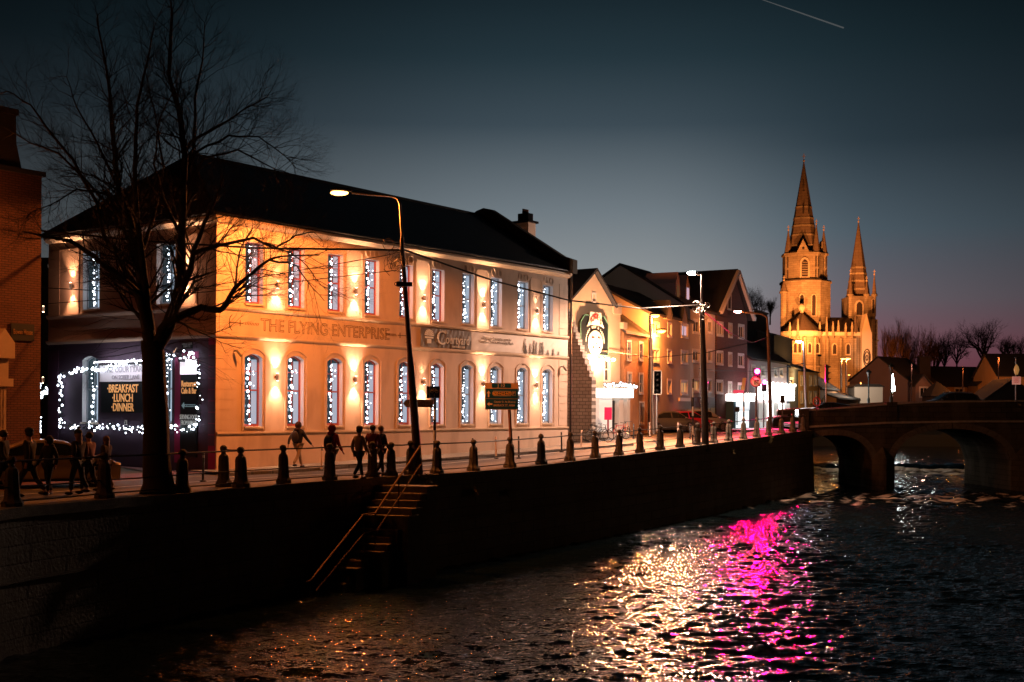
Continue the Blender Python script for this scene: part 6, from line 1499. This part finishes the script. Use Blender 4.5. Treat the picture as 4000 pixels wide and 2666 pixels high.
    for sd in (-1, 1):
        MB().ball((2.02, sd * .6, .68), 1, 10, 6, (.14, .17, .08)).build('headlight', head_on if lights else head_off, o, smooth=True); MB().ball((-2.1, sd * .66, .82), 1, 10, 6, (.08, .14, .09)).build('tail_light', tail_on if brake else tail_m, o, smooth=True)
        MB().ball((.95, sd * .95, 1.0), 1, 8, 6, (.08, .1, .07)).build('mirror', paint, o, smooth=True)
    if lights: lamp('SPOT', (2.2, 0, .7), 400, (.9, .97, 1), o, .1, spot=60, direc=(1, 0, -.08))
    MB().box(-1.7, 1.7, -.885, .885, .2, .27).build('sill_trim', tyre_m, o)
    if rails: MB().tube([(-1.5, .6, 1.6), (.3, .6, 1.6)], .03, 5).tube([(-1.5, -.6, 1.6), (.3, -.6, 1.6)], .03, 5).build('roof_rails', steel, o)
    return o
def paint(n, c, met=.5): return mat('paint_' + n, c, .28, met, coat=.6)
p = wp(205, 1885, 37.6); car((p.x - .35, 38.0, -.12), R(26), 'silver-gold saloon car driving past the brick house on the lane corner', paint('gold', (.45, .34, .2)))
for px, py, Y, fc, lb, pt, kw in (
    (2345, 1660, 79, R(40), 'gold car parked by the shopfront behind bicycles', paint('gold2', (.5, .33, .12)), {}),
    (2608, 1668, 84.5, R(20), 'dark grey car pulling up near the wide brimmed hat', paint('grey', (.12, .12, .11)), dict(lights=False)),
    (2672, 1668, 87, R(25), 'red car parked before the grey apartments', paint('red', (.35, .02, .03), .1), {}),
    (2738, 1664, 88.5, R(30), 'silver hatchback with a red tail light glowing', paint('silver', (.42, .42, .42)), dict(estate=True, brake=True))):
    q = wp(px, py, Y); car((q.x, q.y, G(q.y) - .11), fc, lb, pt, **kw)
q = wp(3222, 1610, 92.5); car((q.x, 92.5, 1.42), R(186), 'dark car with a bright headlight driving down off the bridge', paint('black', (.02, .02, .022)), estate=True, lights=True, pitch=R(-6), rails=False)
q = wp(3715, 1570, 93); car((q.x, 93.2, 2.2), R(182), 'dark estate car on the crown of the bridge, only its roof showing', paint('darkgrey', (.05, .05, .055)), estate=True, rails=True)
# ================================================================== bicycles
def bike(px, py, Y, fc, label, m_):
    q = wp(px, py, Y); o = thing('bicycle', label, 'bicycle', (q.x, q.y, G(q.y) - .0), fc)
    for x in (-.52, .52):
        w_ = MB(); w_.tube([(x + .33 * math.cos(a), 0, .34 + .33 * math.sin(a)) for a in [k * math.pi / 10 for k in range(21)]], .022, 6, cap=False); wo = w_.build('wheel', tyre_m, o, smooth=True)
        sp = MB()
        for k in range(8): sp.tube([(x, 0, .34), (x + .32 * math.cos(k * .785), 0, .34 + .32 * math.sin(k * .785))], .004, 3)
        sp.build('spokes', steel, wo)
    f = MB()
    for a, b in (((-.52, .34), (-.1, .36)), ((-.1, .36), (-.22, .85)), ((-.52, .34), (-.2, .78)), ((-.1, .36), (.36, .78)), ((-.2, .8), (.36, .82)), ((.52, .34), (.34, .92))): f.tube([(a[0], 0, a[1]), (b[0], 0, b[1])], .02, 6)
    f.build('frame', m_, o); MB().ball((-.23, 0, .9), 1, 8, 6, (.13, .06, .04)).build('saddle', tyre_m, o); MB().tube([(.3, -.25, .98), (.36, 0, .95), (.3, .25, .98)], .016, 6).build('handlebar', blk_metal, o)
bike(2342, 1706, 68.5, R(15), 'black bicycle parked against the bar window', blk_metal); bike(2325, 1708, 70, R(20), 'second bicycle half hidden by the stepped wall', mat('bike_grey', (.2, .2, .2), .5)); bike(2418, 1700, 72, R(35), 'red bicycle leaning beside the pub door', mat('bike_red', (.45, .05, .05), .4)); bike(2446, 1696, 74, R(70), 'orange bicycle by the person in the white jacket', mat('bike_orange', (.5, .15, .04), .4))
o = thing('parking_meter', 'bright red pay post beside the parked bicycles', 'post', tuple(wp(2375, 1690, 73))); MB().box(-.22, .22, -.1, .1, .75, 1.5).build('cabinet', mat('pay_red', (.5, .01, .06), .5, emit=(1, .02, .15), es=.25), o); MB().tube([(0, 0, -.1), (0, 0, .8)], .05, 8).build('post', mat('pay_post_red', (.3, .01, .04), .5), o)
# ================================================================== the bridge
br = thing('stone_bridge', 'dark stone arched road bridge across the river at the far end of the quay', 'bridge', (0, 0, 0))
Y0, Y1 = 88.0, 97.0
archs = [(20.4, 25.95, .58, -1.45), (27.5, 35.95, 1.08, -1.4), (37.6, 46, 1.1, -1.4), (47.8, 54, .7, -1.4)]
def crest(x): return lerp_tab([(18, .8), (21.4, 1.1), (27, 1.42), (33, 1.56), (38, 1.58), (48, 1.4), (60, 1.0)], x)
def ptop(x): return lerp_tab([(18, 2.15), (21.4, 2.42), (24.9, 2.68), (27, 2.88), (30, 3.07), (37, 3.2), (48, 3.0), (60, 2.5)], x)
def ell(x, a): 
    x0, x1, zc, zs = a; u = (x - (x0 + x1) / 2) / ((x1 - x0) / 2); return zs + (zc - zs) * max(0, 1 - abs(u) ** 2.3) ** .5
fm = MB()
xs_ = sorted(set([21.0 + .0 * 0, 60] + [a[k] for a in archs for k in (0, 1) if a[k] > 21] + [round(a[0] + (a[1] - a[0]) * i / 22, 4) for a in archs for i in range(23) if a[0] + (a[1] - a[0]) * i / 22 > 21]))
for xa, xb in zip(xs_, xs_[1:]):
    xm_ = (xa + xb) / 2; A = [a for a in archs if a[0] <= xm_ <= a[1]]
    for Yf in (Y0, Y1):
        if A: za, zb_ = ell(xa, A[0]), ell(xb, A[0])
        else: za = zb_ = WATER_Z - 1.2
        fm.quad((xa, Yf, za), (xb, Yf, zb_), (xb, Yf, crest(xb)), (xa, Yf, crest(xa)))
    if A: fm.quad((xa, Y0, za), (xb, Y0, zb_), (xb, Y1, zb_), (xa, Y1, za))
for a in archs:
    for x in (a[0], a[1]):
        if x > 21: fm.quad((x, Y0, WATER_Z - 1.2), (x, Y1, WATER_Z - 1.2), (x, Y1, a[3]), (x, Y0, a[3]))
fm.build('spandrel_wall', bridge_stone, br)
for a in archs[:3]:    # the rings of arch stones
    vo = MB(); n = 34
    for i in range(n):
        t0, t1 = math.pi * (1 - (i + .04) / n), math.pi * (1 - (i + .96) / n); xc, hw = (a[0] + a[1]) / 2, (a[1] - a[0]) / 2; P = []
        for t, r_ in ((t0, 0), (t1, 0), (t1, .46), (t0, .46)):
            x = xc + math.copysign(abs(math.cos(t)) ** .87, math.cos(t)) * (hw + r_); z = a[3] + (a[2] - a[3] + r_ * .9) * abs(math.sin(t)) ** 1.0
            P.append((x, z))
        if min(p[0] for p in P) > 21.0: vo.prism(P, Y0 - .05, Y0 + .3)
    vo.build('arch_ring', mat('voussoir', (.075, .065, .05), .85, spec=.1, noise=(3, .7, (.035, .03, .024)), bump=(20, .6)), br)
for x0, x1 in ((25.9, 27.55), (35.9, 37.65), (45.9, 47.9)):
    xm_ = (x0 + x1) / 2; pi_ = MB()
    pi_.flat([(x0, Y0 + .4), (x0, Y0 - .15), (xm_, Y0 - .9), (x1, Y0 - .15), (x1, Y0 + .4)], WATER_Z - 1.2, -1.15); pi_.add([(x0, Y0 + .3, -1.15), (x0, Y0 - .15, -1.15), (xm_, Y0 - .9, -1.15), (x1, Y0 - .15, -1.15), (x1, Y0 + .3, -1.15), (xm_, Y0 - .004, -.2)], [(0, 1, 5), (1, 2, 5), (2, 3, 5), (3, 4, 5)])
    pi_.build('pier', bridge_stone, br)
def along(mb, f0, f1, y0, y1, xa=21.0, xb=60, n=40):
    for i in range(n):
        a, b = xa + (xb - xa) * i / n, xa + (xb - xa) * (i + 1) / n
        vs = [(x, y, f(x)) for x in (a, b) for y in (y0, y1) for f in (f0, f1)]; mb.add(vs, [(0, 1, 3, 2), (4, 6, 7, 5), (0, 4, 5, 1), (2, 3, 7, 6), (0, 2, 6, 4), (1, 5, 7, 3)])
    return mb
along(MB(), lambda x: crest(x), lambda x: crest(x) + .14, Y0 - .12, Y0 + .4).build('string_course', stone_cope, br)
for y0, y1 in ((Y0 + .004, Y0 + .42), (Y1 - .42, Y1 - .004)):
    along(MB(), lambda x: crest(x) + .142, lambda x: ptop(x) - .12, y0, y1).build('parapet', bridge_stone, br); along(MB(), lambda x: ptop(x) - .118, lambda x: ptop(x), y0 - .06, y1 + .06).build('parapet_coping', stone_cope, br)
MB().box(27.0, 27.75, Y0 - .06, Y0 + .5, 1.56, 2.98).build('pilaster', bridge_stone, br); MB().box(20.75, 21.35, Y0 - .2, Y0 + .5, WATER_Z - 1, 2.46).build('pilaster', bridge_stone, br)
dk_ = MB(); along(dk_, lambda x: ptop(x) - 1.3, lambda x: ptop(x) - 1.02, Y0 + .42, Y1 - .42); struct(dk_.build('bridge_road', asphalt))
struct(sheet(87.6, 97.4, lambda y: 15.5, lambda y: 21.3, .02).build('bridge_approach', asphalt))
ap2 = thing('approach_wall', 'low wall with a sloping coping leading up to the bridge', 'wall'); w0, w1 = wp(3016, 1632, 96), wp(3120, 1610, 97.2)
MB().add([(w0.x, w0.y, .6), (w1.x, w1.y, .8), (w1.x, w1.y, w1.z - .12), (w0.x, w0.y, w0.z - .12), (w0.x, w0.y + .3, .6), (w1.x, w1.y + .3, .8), (w1.x, w1.y + .3, w1.z - .12), (w0.x, w0.y + .3, w0.z - .12)], [(0, 1, 2, 3), (4, 5, 6, 7), (2, 3, 7, 6), (0, 3, 7, 4), (1, 2, 6, 5)]).build('masonry', bridge_stone, ap2)
MB().bar(w0 + Vector((0, .15, -.05)), w1 + Vector((0, .15, -.05)), .45, .14).build('coping', stone_cope, ap2)
# life ring, warning sign
p = wp(3191, 1600, 87.4); lr_ = thing('life_ring', 'red life ring on its stand at the end of the bridge parapet', 'life ring', tuple(p)); MB().tube([(.26 * math.cos(a), 0, .55 + .3 * math.sin(a)) for a in [k * math.pi / 8 for k in range(17)]], .05, 8, cap=False).build('ring', mat('ring_red', (.45, .06, .03), .5), lr_, smooth=True)
x_ = MB(); x_.bar((-.22, .03, .35), (.22, .03, .75), .04); x_.bar((.22, .035, .35), (-.22, .035, .75), .04); x_.bar((0, .05, -.5), (0, .05, .9), .06); x_.build('stand', dark_iron, lr_)
p = wp(3970, 1565, 88.6); ws_ = thing('warning_sign', 'pinkish caution sign with an amber lantern on a pole over the bridge', 'warning sign', tuple(p)); q_ = lambda py: (1565 - py) / F * 88.6
MB().tube([(0, .1, -.3), (0, .1, q_(1400))], .05, 8).build('pole', steel, ws_); MB().box(-.31, .31, -.02, .02, q_(1503), q_(1472)).build('panel', mat('caution_panel', (.8, .35, .3), .5, emit=(1, .4, .3), es=.35), ws_)
text('CAUTION\nHIGH\nTRAFFIC\nAHEAD', .125, redt, ws_, (0, -.03, q_(1486)), sx=.9)
MB().lathe([(.1, q_(1464)), (.2, q_(1446)), (.13, q_(1432)), (.02, q_(1424))], n=10).build('lantern', mat('amber', (.5, .25, .06), .4, emit=(1, .5, .15), es=.25), ws_, smooth=True); MB().lathe([(.16, q_(1400)), (.16, q_(1396))], n=10).build('cap', blk_metal, ws_)
# the weir's froth
fr = MB(); rr = random.Random(31)
for k in range(900):
    x = rr.uniform(24, 52); y = 111.6 + rr.gauss(0, .55) + .012 * x; hgt = .34 * (.5 + .5 * math.sin(x * 1.1) * math.sin(x * .37 + 1)) + .1
    fr.ball((x, y, WATER_Z + rr.uniform(-.05, 1) * hgt), rr.uniform(.08, .3), 6, 4, (1.5, 1, .6))
tag(fr.build('foam', mat('froth', (.5, .44, .36), .95, bump=(6, .8)), smooth=True), 'pale froth boiling at the foot of the weir', 'foam', kind='stuff')
# ================================================================== the cathedral
YC = 340.0; K = YC / F
cat_o = at(3140, 1601, YC); cat_o.z = 0
ct = thing('cathedral', 'floodlit orange stone cathedral with a tall central spire and smaller spires', 'cathedral', tuple(cat_o)); 
def cx(px): return (px - 3140) * K
def cz(py): return CZ + (1600 - py) * K
cst = mat('cathedral_stone', (.46, .38, .26), .9, brick=(1.6, .6, .04, (.36, .29, .19), (.22, .18, .12), VERT), noise=(.35, .7, (.17, .13, .08)), mix2=(.12, .6, (.12, .09, .055)), bump=(3, .5))  # noise and coarse blotches also put shadow variation into the stone colour
crf = mat('cathedral_roof', (.12, .085, .06), .9, noise=(.4, .6, (.07, .05, .035)), brick=(2.0, .5, .04, (.1, .075, .055), (.06, .045, .03), VERT))
csp = mat('spire_stone', (.20, .145, .10), .9, brick=(1.4, .8, .04, (.17, .12, .08), (.11, .08, .05), VERT), noise=(.2, .6, (.1, .07, .05)))
cdk = mat('louvre_dark', (.035, .025, .02), .95); cwt = mat('dressed_stone', (.50, .41, .29), .85)
def octa(px0, px1, py0, py1, yc=0., n=8, ang=22.5, px2=None, px3=None, m_=None, name='stage', flare=0):
    """polygonal stage seen from px0 to px1, from py1 (bottom) up to py0"""
    c = (cx((px0 + px1) / 2), yc); r = (px1 - px0) / 2 * K / (math.cos(R(180 / n)) if n == 8 else (math.cos(R(45)) if n == 4 and ang == 45 else 1))
    mb = MB(); mb.lathe([(r, cz(py1)), (r, cz(py0))], c, n, ang=R(ang)); mb.lathe([(r + .35, cz(py0)), (r + .35, cz(py0) + .5), (r, cz(py0) + .9)], c, n, ang=R(ang))
    return mb.build(name, m_ or cst, ct), c, r
def spire(pxc, halfw, py0, py1, yc, name='spire', n=8, m_=None, bands=3, parent=None):
    c = (cx(pxc), yc); r = halfw * K / math.cos(R(180 / n)); z0, z1 = cz(py1), cz(py0); mb = MB(); mb.lathe([(r * 1.06, z0 - .02), (r * 1.06, z0 + .3), (r, z0 + .5), (.12, z1)], c, n, ang=R(180 / n))
    o = mb.build(name, m_ or csp, parent or ct)
    if bands:
        b = MB()
        for k in range(bands):
            t = (.2, .3, .09, .38, .5)[k % 5]; rr_ = r * (1 - t) + .12 * t + .12; z = z0 + (z1 - z0) * t; b.lathe([(rr_, z), (rr_ - .03, z + .5)], c, n, ang=R(180 / n))
        b.build('bands', cst, o)
    f = MB(); f.ball((c[0], c[1], z1 + .2), max(.25, r * .07), 8, 6); f.bar((c[0], c[1], z1), (c[0], c[1], z1 + max(1.4, r * .5)), max(.14, r * .035)); f.bar((c[0] - max(.3, r * .1), c[1], z1 + max(.9, r * .33)), (c[0] + max(.3, r * .1), c[1], z1 + max(.9, r * .33)), max(.14, r * .035)); f.build('finial', cwt, o)
    return o
def lancet(pxc, hw, py0, py1, y, m_=cdk, frame=True, par=None):
    x, w_ = cx(pxc), hw * K; zt, zb_ = cz(py0), cz(py1); pts = [(x - w_, zb_), (x + w_, zb_), (x + w_, zt - w_ * 1.1), (x + w_ * .55, zt - w_ * .35), (x, zt), (x - w_ * .55, zt - w_ * .35), (x - w_, zt - w_ * 1.1)]
    fo_ = None
    if frame:
        f = MB(); g = [(x - w_ * 1.6, zb_ - .3), (x + w_ * 1.6, zb_ - .3), (x + w_ * 1.6, zt - w_ * .9), (x + w_ * .95, zt + w_ * .3), (x, zt + w_ * .7), (x - w_ * .95, zt + w_ * .3), (x - w_ * 1.6, zt - w_ * .9)]
        f.prism(g, y - .25, y + .1); fo_ = f.build('window', cwt, par or ct)
    m = MB(); m.prism(pts, y - .3, y - .2); m.build('louvres' if m_ is cdk else 'pane', m_, fo_ or par or ct)
# central tower
octa(3054, 3232, 1112, 1345, 0, name='crossing_tower')
lf = lambda r: -r * math.cos(R(22.5))
rlow = 85 * K / math.cos(R(22.5)); yl_ = -89 * K
for px in (3100 + 8, 3148 + 6): lancet(px, 7, 1160, 1240, yl_)
lancet(3192, 4.5, 1160, 1235, yl_ + 2.2)
octa(3060, 3216, 1003, 1110, 0, name='belfry_stage')
yu = -78 * K
lancet(3121, 12, 1023, 1090, yu)
for k in range(6): MB().box(cx(3110), cx(3132), yu - .45, yu - .3, cz(1037 + k * 9), cz(1034 + k * 9)).build('louvre_blade', cst, ct)
for px, yy in ((3070, -yu * .35 + yu * .7), (3168, yu * 1.0), (3206, yu * .45)):
    n_, c_, r_ = octa(px - 13, px + 13, 1003, 1112, yy * .85, ang=22.5, name='corner_turret')
    for a_, b_ in ((1012, 1052), (1062, 1106)): 
        for dx in (-5, 5): lancet(px + dx, 2.2, a_, b_, c_[1] - 13 * K - .02, frame=False, par=n_)
    spire(px, 14, 905 if px != 3168 else 888, 1000, yy * .85, 'turret_spire', bands=0, parent=n_)
for pxc, dy in ((3114, yu), (3196, yu * .55)):
    g_ = MB(); hw = 25 if pxc == 3114 else 9; g_.prism([(cx(pxc - hw), cz(998)), (cx(pxc + hw), cz(998)), (cx(pxc), cz(946))], dy - .3, dy + 2.5); go = g_.build('gablet', cst, ct)
    MB().ball((cx(pxc), dy - .35, cz(981)), 1, 10, 6, (5 * K, .1, 5.5 * K)).build('round_opening', cdk, go)
spire(3134, 57, 632, 1000, 0, 'central_spire', bands=5)
sl_ = MB()
for px, a, b in ((3124, 812, 842), (3146, 812, 842), (3126, 748, 754)): sl_.box(cx(px - 1.4), cx(px + 1.4), -9 * K * (1) - (.0) - 2.6, -2.0, cz(b), cz(a))
sl_.build('spire_slits', cdk, ct)
for px, w_, a, b, base_, yy in ((3050, 12, 1103, 1152, 1330, -3), (3235, 9, 1088, 1170, 1330, 2)):
    t_ = octa(px - w_, px + w_, b, base_, yy, name='stair_turret')[0]; spire(px, w_ + 2, a, b, yy, 'turret_spire', bands=0, parent=t_)
for px, t_, b_ in ((3066, 1262, 1318), (3160, 1268, 1312), (3186, 1250, 1312), (3210, 1268, 1310), (3258, 1272, 1310), (3282, 1268, 1310), (3036, 1275, 1316)):
    q = MB(); yp_ = -15.0 if px in (3066, 3036) else -11.5
    q.lathe([(4.2 * K, cz(b_) - 1.5), (4.2 * K, cz(b_) + 1.2), (5 * K, cz(b_) + 1.3), (.1, cz(t_))], (cx(px), yp_), 6); q.build('pinnacle', cst, ct)
# choir, apse and nave
yn = -9.5
mb = MB(); r_ = 68 * K; cxx = cx(3098)
mb.lathe([(r_, cz(1560)), (r_, cz(1322))], (cxx, yn), 20); mb.build('apse', cst, ct)
mb = MB(); mb.lathe([(r_ + .2, cz(1440)), (r_ + .5, cz(1436)), (r_, cz(1432))], (cxx, yn), 20); mb.lathe([(r_ + .05, cz(1325)), (r_ + .6, cz(1318)), (r_ + .75, cz(1312)), (r_ + .7, cz(1306))], (cxx, yn), 20); mb.build('apse_cornice', cwt, ct, smooth=False)
ar_ = MB(); ar_.lathe([(r_ + .5, cz(1306)), (.2, cz(1232))], (cxx, yn), 20); aro = ar_.build('apse_roof', crf, ct); MB().bar((cxx, yn, cz(1233)), (cxx, yn, cz(1205)), .7).ball((cxx, yn, cz(1212)), 1.0, 8, 6).build('finial', cwt, aro)
MB().box(cx(3150), cx(3332), yn - 1.2, 8, cz(1560), cz(1322)).build('choir_wall', cst, ct); MB().box(cx(3148), cx(3340), yn - 1.7, 8.2, cz(1321), cz(1307)).build('choir_cornice', cwt, ct)
nr_ = MB(); nr_.quad((cx(3180), yn - 1.5, cz(1306)), (cx(3320), yn - 1.5, cz(1306)), (cx(3312), 0, cz(1240)), (cx(3180), 0, cz(1240))); nr_.quad((cx(3180), 9, cz(1306)), (cx(3320), 9, cz(1306)), (cx(3312), 0, cz(1240)), (cx(3180), 0, cz(1240))); nr_.build('nave_roof', crf, ct)
for px in (3060, 3075, 3112, 3146): 
    x = cx(px) - cxx; yv = yn - math.sqrt(max(1, r_ * r_ - x * x)); lancet(px, 5.5, 1352, 1388, yv)
for px in (3218, 3269): lancet(px, 6.5, 1352, 1390, yn - 1.3)
bt_ = MB()
for px in (3040, 3090, 3130, 3188, 3238, 3294, 3316):
    x = cx(px) - cxx; yv = yn - (math.sqrt(max(1, r_ * r_ - x * x)) if px < 3150 else 1.2); bt_.box(cx(px - 4), cx(px + 4), yv - 1.1, yv + .5, cz(1560), cz(1330))
bt_.build('buttress', cst, ct)
for px, t_, w_ in ((3298, 1229, 11), (3234, 1262, 6)):
    q = MB(); q.lathe([(w_ * K, cz(1312)), (w_ * K, cz(1300)), (.1, cz(t_))], (cx(px), yn - 1), 8); q.build('pinnacle', cst if px == 3234 else crf, ct)
tg = MB(); tg.prism([(cx(3314), cz(1560)), (cx(3354), cz(1560)), (cx(3352), cz(1310)), (cx(3349), cz(1306)), (cx(3331), cz(1238)), (cx(3314), cz(1306))], yn - 3.2, yn + 4); tgo = tg.build('transept_gable', cwt, ct)
ro_ = MB()
for rad_ in (17, 12, 5): ro_.tube([(cx(3333) + rad_ * .75 * K * math.cos(a), yn - 3.3, cz(1405) + rad_ * 1.9 * K * math.sin(a)) for a in [k * math.pi / 10 for k in range(21)]], .14, 5, cap=False)
ro_.build('rose_window', cdk, tgo)
# west tower
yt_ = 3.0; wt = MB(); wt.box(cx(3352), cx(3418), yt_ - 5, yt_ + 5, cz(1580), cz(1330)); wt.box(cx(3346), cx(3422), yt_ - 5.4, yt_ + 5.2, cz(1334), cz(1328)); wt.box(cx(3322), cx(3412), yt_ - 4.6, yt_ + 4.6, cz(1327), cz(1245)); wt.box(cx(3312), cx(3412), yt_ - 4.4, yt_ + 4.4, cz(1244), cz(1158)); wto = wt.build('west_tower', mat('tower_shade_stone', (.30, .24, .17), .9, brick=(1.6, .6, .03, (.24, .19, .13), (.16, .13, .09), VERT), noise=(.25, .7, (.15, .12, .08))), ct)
for px in (3352, 3372, 3392, 3412): 
    b_ = MB(); b_.box(cx(px - 2.5), cx(px + 2.5), yt_ - 5.9, yt_ - 4.4, cz(1580), cz(1250)); b_.build('buttress', cst, wto)
lancet(3348, 11, 1180, 1232, yt_ - 4.4, par=wto); lancet(3402, 4, 1170, 1225, yt_ - 4.4, par=wto); lancet(3360, 5, 1262, 1310, yt_ - 4.6, par=wto); lancet(3378, 5, 1262, 1310, yt_ - 4.6, par=wto); lancet(3385, 6, 1360, 1430, yt_ - 5, par=wto)
spire(3361, 42, 862, 1158, yt_, 'tower_spire', bands=4)
for px, t_ in ((3316, 1072), (3408, 1075), (3378, 1100)):
    q = octa(px - 7, px + 7, 1158, 1235, yt_ - 4, name='corner_turret')[0]; spire(px, 8, t_, 1156, yt_ - 4, 'turret_spire', bands=0, parent=q)
# floodlights round the cathedral
FLOOD = (1.0, .30, .07)
for i, (px, Yl, z, e, tx, tz, sp_) in enumerate(((3060, 306, 16, 100000, 3130, 1180, 70), (3200, 304, 16, 100000, 3150, 1120, 70), (3100, 300, 8, 38000, 3110, 1380, 95), (3260, 302, 8, 38000, 3250, 1380, 90), (3440, 310, 10, 13000, 3385, 1250, 70), (3330, 322, 36, 8000, 3361, 1050, 60))):
    p = at(px, 1600, Yl); p.z = z; o = thing('floodlight', 'hidden floodlight at the cathedral foot' if False else ['floodlight before the apse', 'floodlight before the crossing tower', 'low floodlight under the apse windows', 'low floodlight under the choir windows', 'floodlight by the west tower', 'small roof floodlight below the west spire'][i], 'floodlight', tuple(p))
    MB().box(-.4, .4, -.3, .3, -.4, .1).build('housing', blk_metal, o)
    tgt = Vector((cat_o.x + cx(tx), YC - 5, cz(tz))) - p; lamp('SPOT', (0, 0, .6), e, FLOOD, o, .4, spot=sp_, blend=.8, direc=tuple(tgt))
p = at(3375, 1600, 312); p.z = 8; o = thing('floodlight', 'white floodlight on the transept gable', 'floodlight', tuple(p)); MB().box(-.4, .4, -.3, .3, -.4, .1).build('housing', blk_metal, o); lamp('SPOT', (0, 0, .6), 9000, (1, .66, .45), o, .4, spot=34, blend=.6, direc=tuple(Vector((cat_o.x + cx(3334), YC - 13, cz(1400))) - p))
# ================================================================== right bank
def hp(px, Y): v = at(px, 1600, Y); return (v.x, v.y)
dpk = mat('wall_dusky', (.22, .15, .13), .9, noise=(.5, .4, (.15, .1, .09))); dy_ = mat('wall_ochre', (.40, .24, .08), .9, noise=(.5, .4, (.3, .17, .06)))
A_, B_ = hp(3545, 172), hp(3652, 178)
def zat(py, Y): return CZ + (1603 - py) / F * Y
house('bungalow', 'low house with a big gable and chimney right of the cathedral', A_, B_, 9, zat(1490, 175), dpk, [win(A_, B_, 3560, 3572, 1520, 1550)], hr=3.4, roof='side')
bc = thing('chimney_stack', 'tall dark chimney above the bungalow gable', 'chimney', (hp(3622, 176)[0], 177, 0)); MB().box(-.8, .8, 0, 1.2, 4, zat(1398, 177)).build('stack', darkw, bc); MB().box(-.95, .95, -.15, 1.35, zat(1398, 177) + .003, zat(1393, 177)).build('cap', darkw, bc)
A_, B_ = hp(3576, 170), hp(3640, 170)
house('gable_porch_house', 'small dusky pink gable house with one dark window', A_, B_, 5, zat(1508, 170), dpk, [win(A_, B_, 3593, 3622, 1514, 1552)], roof='front', hr=1.5)
A_, B_ = hp(3650, 181), hp(3905, 184)
house('long_house', 'long dark-roofed house with an ochre wall across the river', A_, B_, 9, zat(1510, 182), dy_, [win(A_, B_, 3730, 3765, 1517, 1550), win(A_, B_, 3838, 3852, 1510, 1532), win(A_, B_, 3855, 3868, 1510, 1532, pane_pink)], hr=3.0)
A_, B_ = hp(3820, 178), hp(3890, 178)
house('ochre_porch', 'ochre gabled porch on the long house', A_, B_, 4, zat(1503, 178), dy_, [win(A_, B_, 3840, 3866, 1512, 1530)], roof='front', hr=1.0)
A_, B_ = hp(3897, 172), hp(4080, 172)
house('yellow_bank_house', 'lamplit yellow house cut by the right edge of the view', A_, B_, 9, zat(1468, 172), yelw, [win(A_, B_, 3930, 3944, 1482, 1500)], hr=3.2)
A_, B_ = hp(3850, 150), hp(4060, 150)
house('dark_shed', 'black gable silhouette in front of the yellow house', A_, B_, 6, zat(1558, 150), darkw, [], roof='front', hr=2.4)
A_, B_ = hp(3640, 166), hp(3730, 166)
house('dark_hut', 'small black hipped roof right of the gable house', A_, B_, 5, zat(1548, 166), darkw, [], roof='hip', hr=2.0)
for px, Y, z, e, c in ((3480, 205, 8, 5000, SODIUM), (3900, 160, 9, 2600, SODIUM), (3560, 160, 8, 700, (1, .45, .3)), (3760, 168, 8, 900, SODIUM)):
    p = at(px, 1600, Y); o = thing('street_lamp', {3480: 'lamp under the tall warm-lit trees', 3900: 'lamp before the yellow bank house', 3560: 'lamp before the bungalow', 3760: 'lamp before the long house'}[px], 'street lamp', (p.x, p.y, G(Y))); MB().tube([(0, 0, 0), (0, 0, z - G(Y) + .3)], .07, 6).build('pole', pole_m, o); MB().ball((0, 0, z - G(Y) + .45), .1, 8, 6, (1, 1, .5)).build('head', dark_iron, o); lamp('POINT', (0, 0, z - G(Y)), e, c, o, .15)
kio = thing('timber_kiosk', 'small pale kiosk on a plinth below the west tower', 'kiosk', tuple(at(3378, 1570, 140))); kio.location.z = G(140)
MB().box(-1.6, 1.6, -1.5, 1.5, .9, 3.6).build('cabin', mat('kiosk_pale', (.55, .48, .42), .8), kio); MB().box(-3, 2.6, -1.8, 1.8, -1, 1.15).build('plinth', stucco_p, kio); MB().prism([(-1.8, 3.6), (1.8, 3.6), (1.2, 3.9), (-1.2, 3.9)], -1.7, 1.7).build('roof', darkw, kio)
lamp('POINT', tuple(at(3350, 1490, 134)), 900, (1, .8, .6), None, .2)  # light added beside the kiosk, belonging to no modelled lamp
# lamp outside the left of the view that lights the lane corner
o = thing('street_lamp', 'sodium street lamp on the quay further left, outside the view', 'street lamp', (-17.0, 36.6, 0)); MB().tube([(0, 0, 0), (0, 0, 8.4)], .09, 8).build('pole', pole_m, o); MB().ball((0, 0, 8.55), 1, 10, 6, (.4, .16, .1)).build('head', dark_iron, o); lamp('POINT', (0, 0, 8.2), 560, SODIUM, o, .15)
o = thing('street_lamp', 'sodium street lamp on the far river bank to the right, outside the view', 'street lamp', (37, 62, -1)); MB().tube([(0, 0, -3), (0, 0, 8.2)], .09, 8).build('pole', pole_m, o); MB().ball((0, 0, 8.35), 1, 10, 6, (.4, .16, .1)).build('head', dark_iron, o); lamp('POINT', (0, 0, 8.0), 1500, (1, .4, .12), o, .15)
o = thing('street_lamp', 'sodium street lamp on the river side pavement beyond the left edge, outside the view', 'street lamp', (-18.5, 26.5, 0)); MB().tube([(0, 0, 0), (0, 0, 7.4)], .09, 8).build('pole', pole_m, o); MB().ball((0, 0, 7.55), 1, 10, 6, (.4, .16, .1)).build('head', dark_iron, o); lamp('POINT', (0, 0, 7.2), 900, SODIUM, o, .15)
# contrail
ctm = mat('contrail', (.0, .0, .0), 1, emit=(.55, .6, .62), es=.13)
cm = MB(); a, b = at(2965, -5, 1500), at(3296, 110, 1500); cm.tube([a, a.lerp(b, .5), b], [.4, .7, .9], 6); tag(cm.build('contrail', ctm), 'thin pale aircraft trail high in the dark sky', 'contrail')
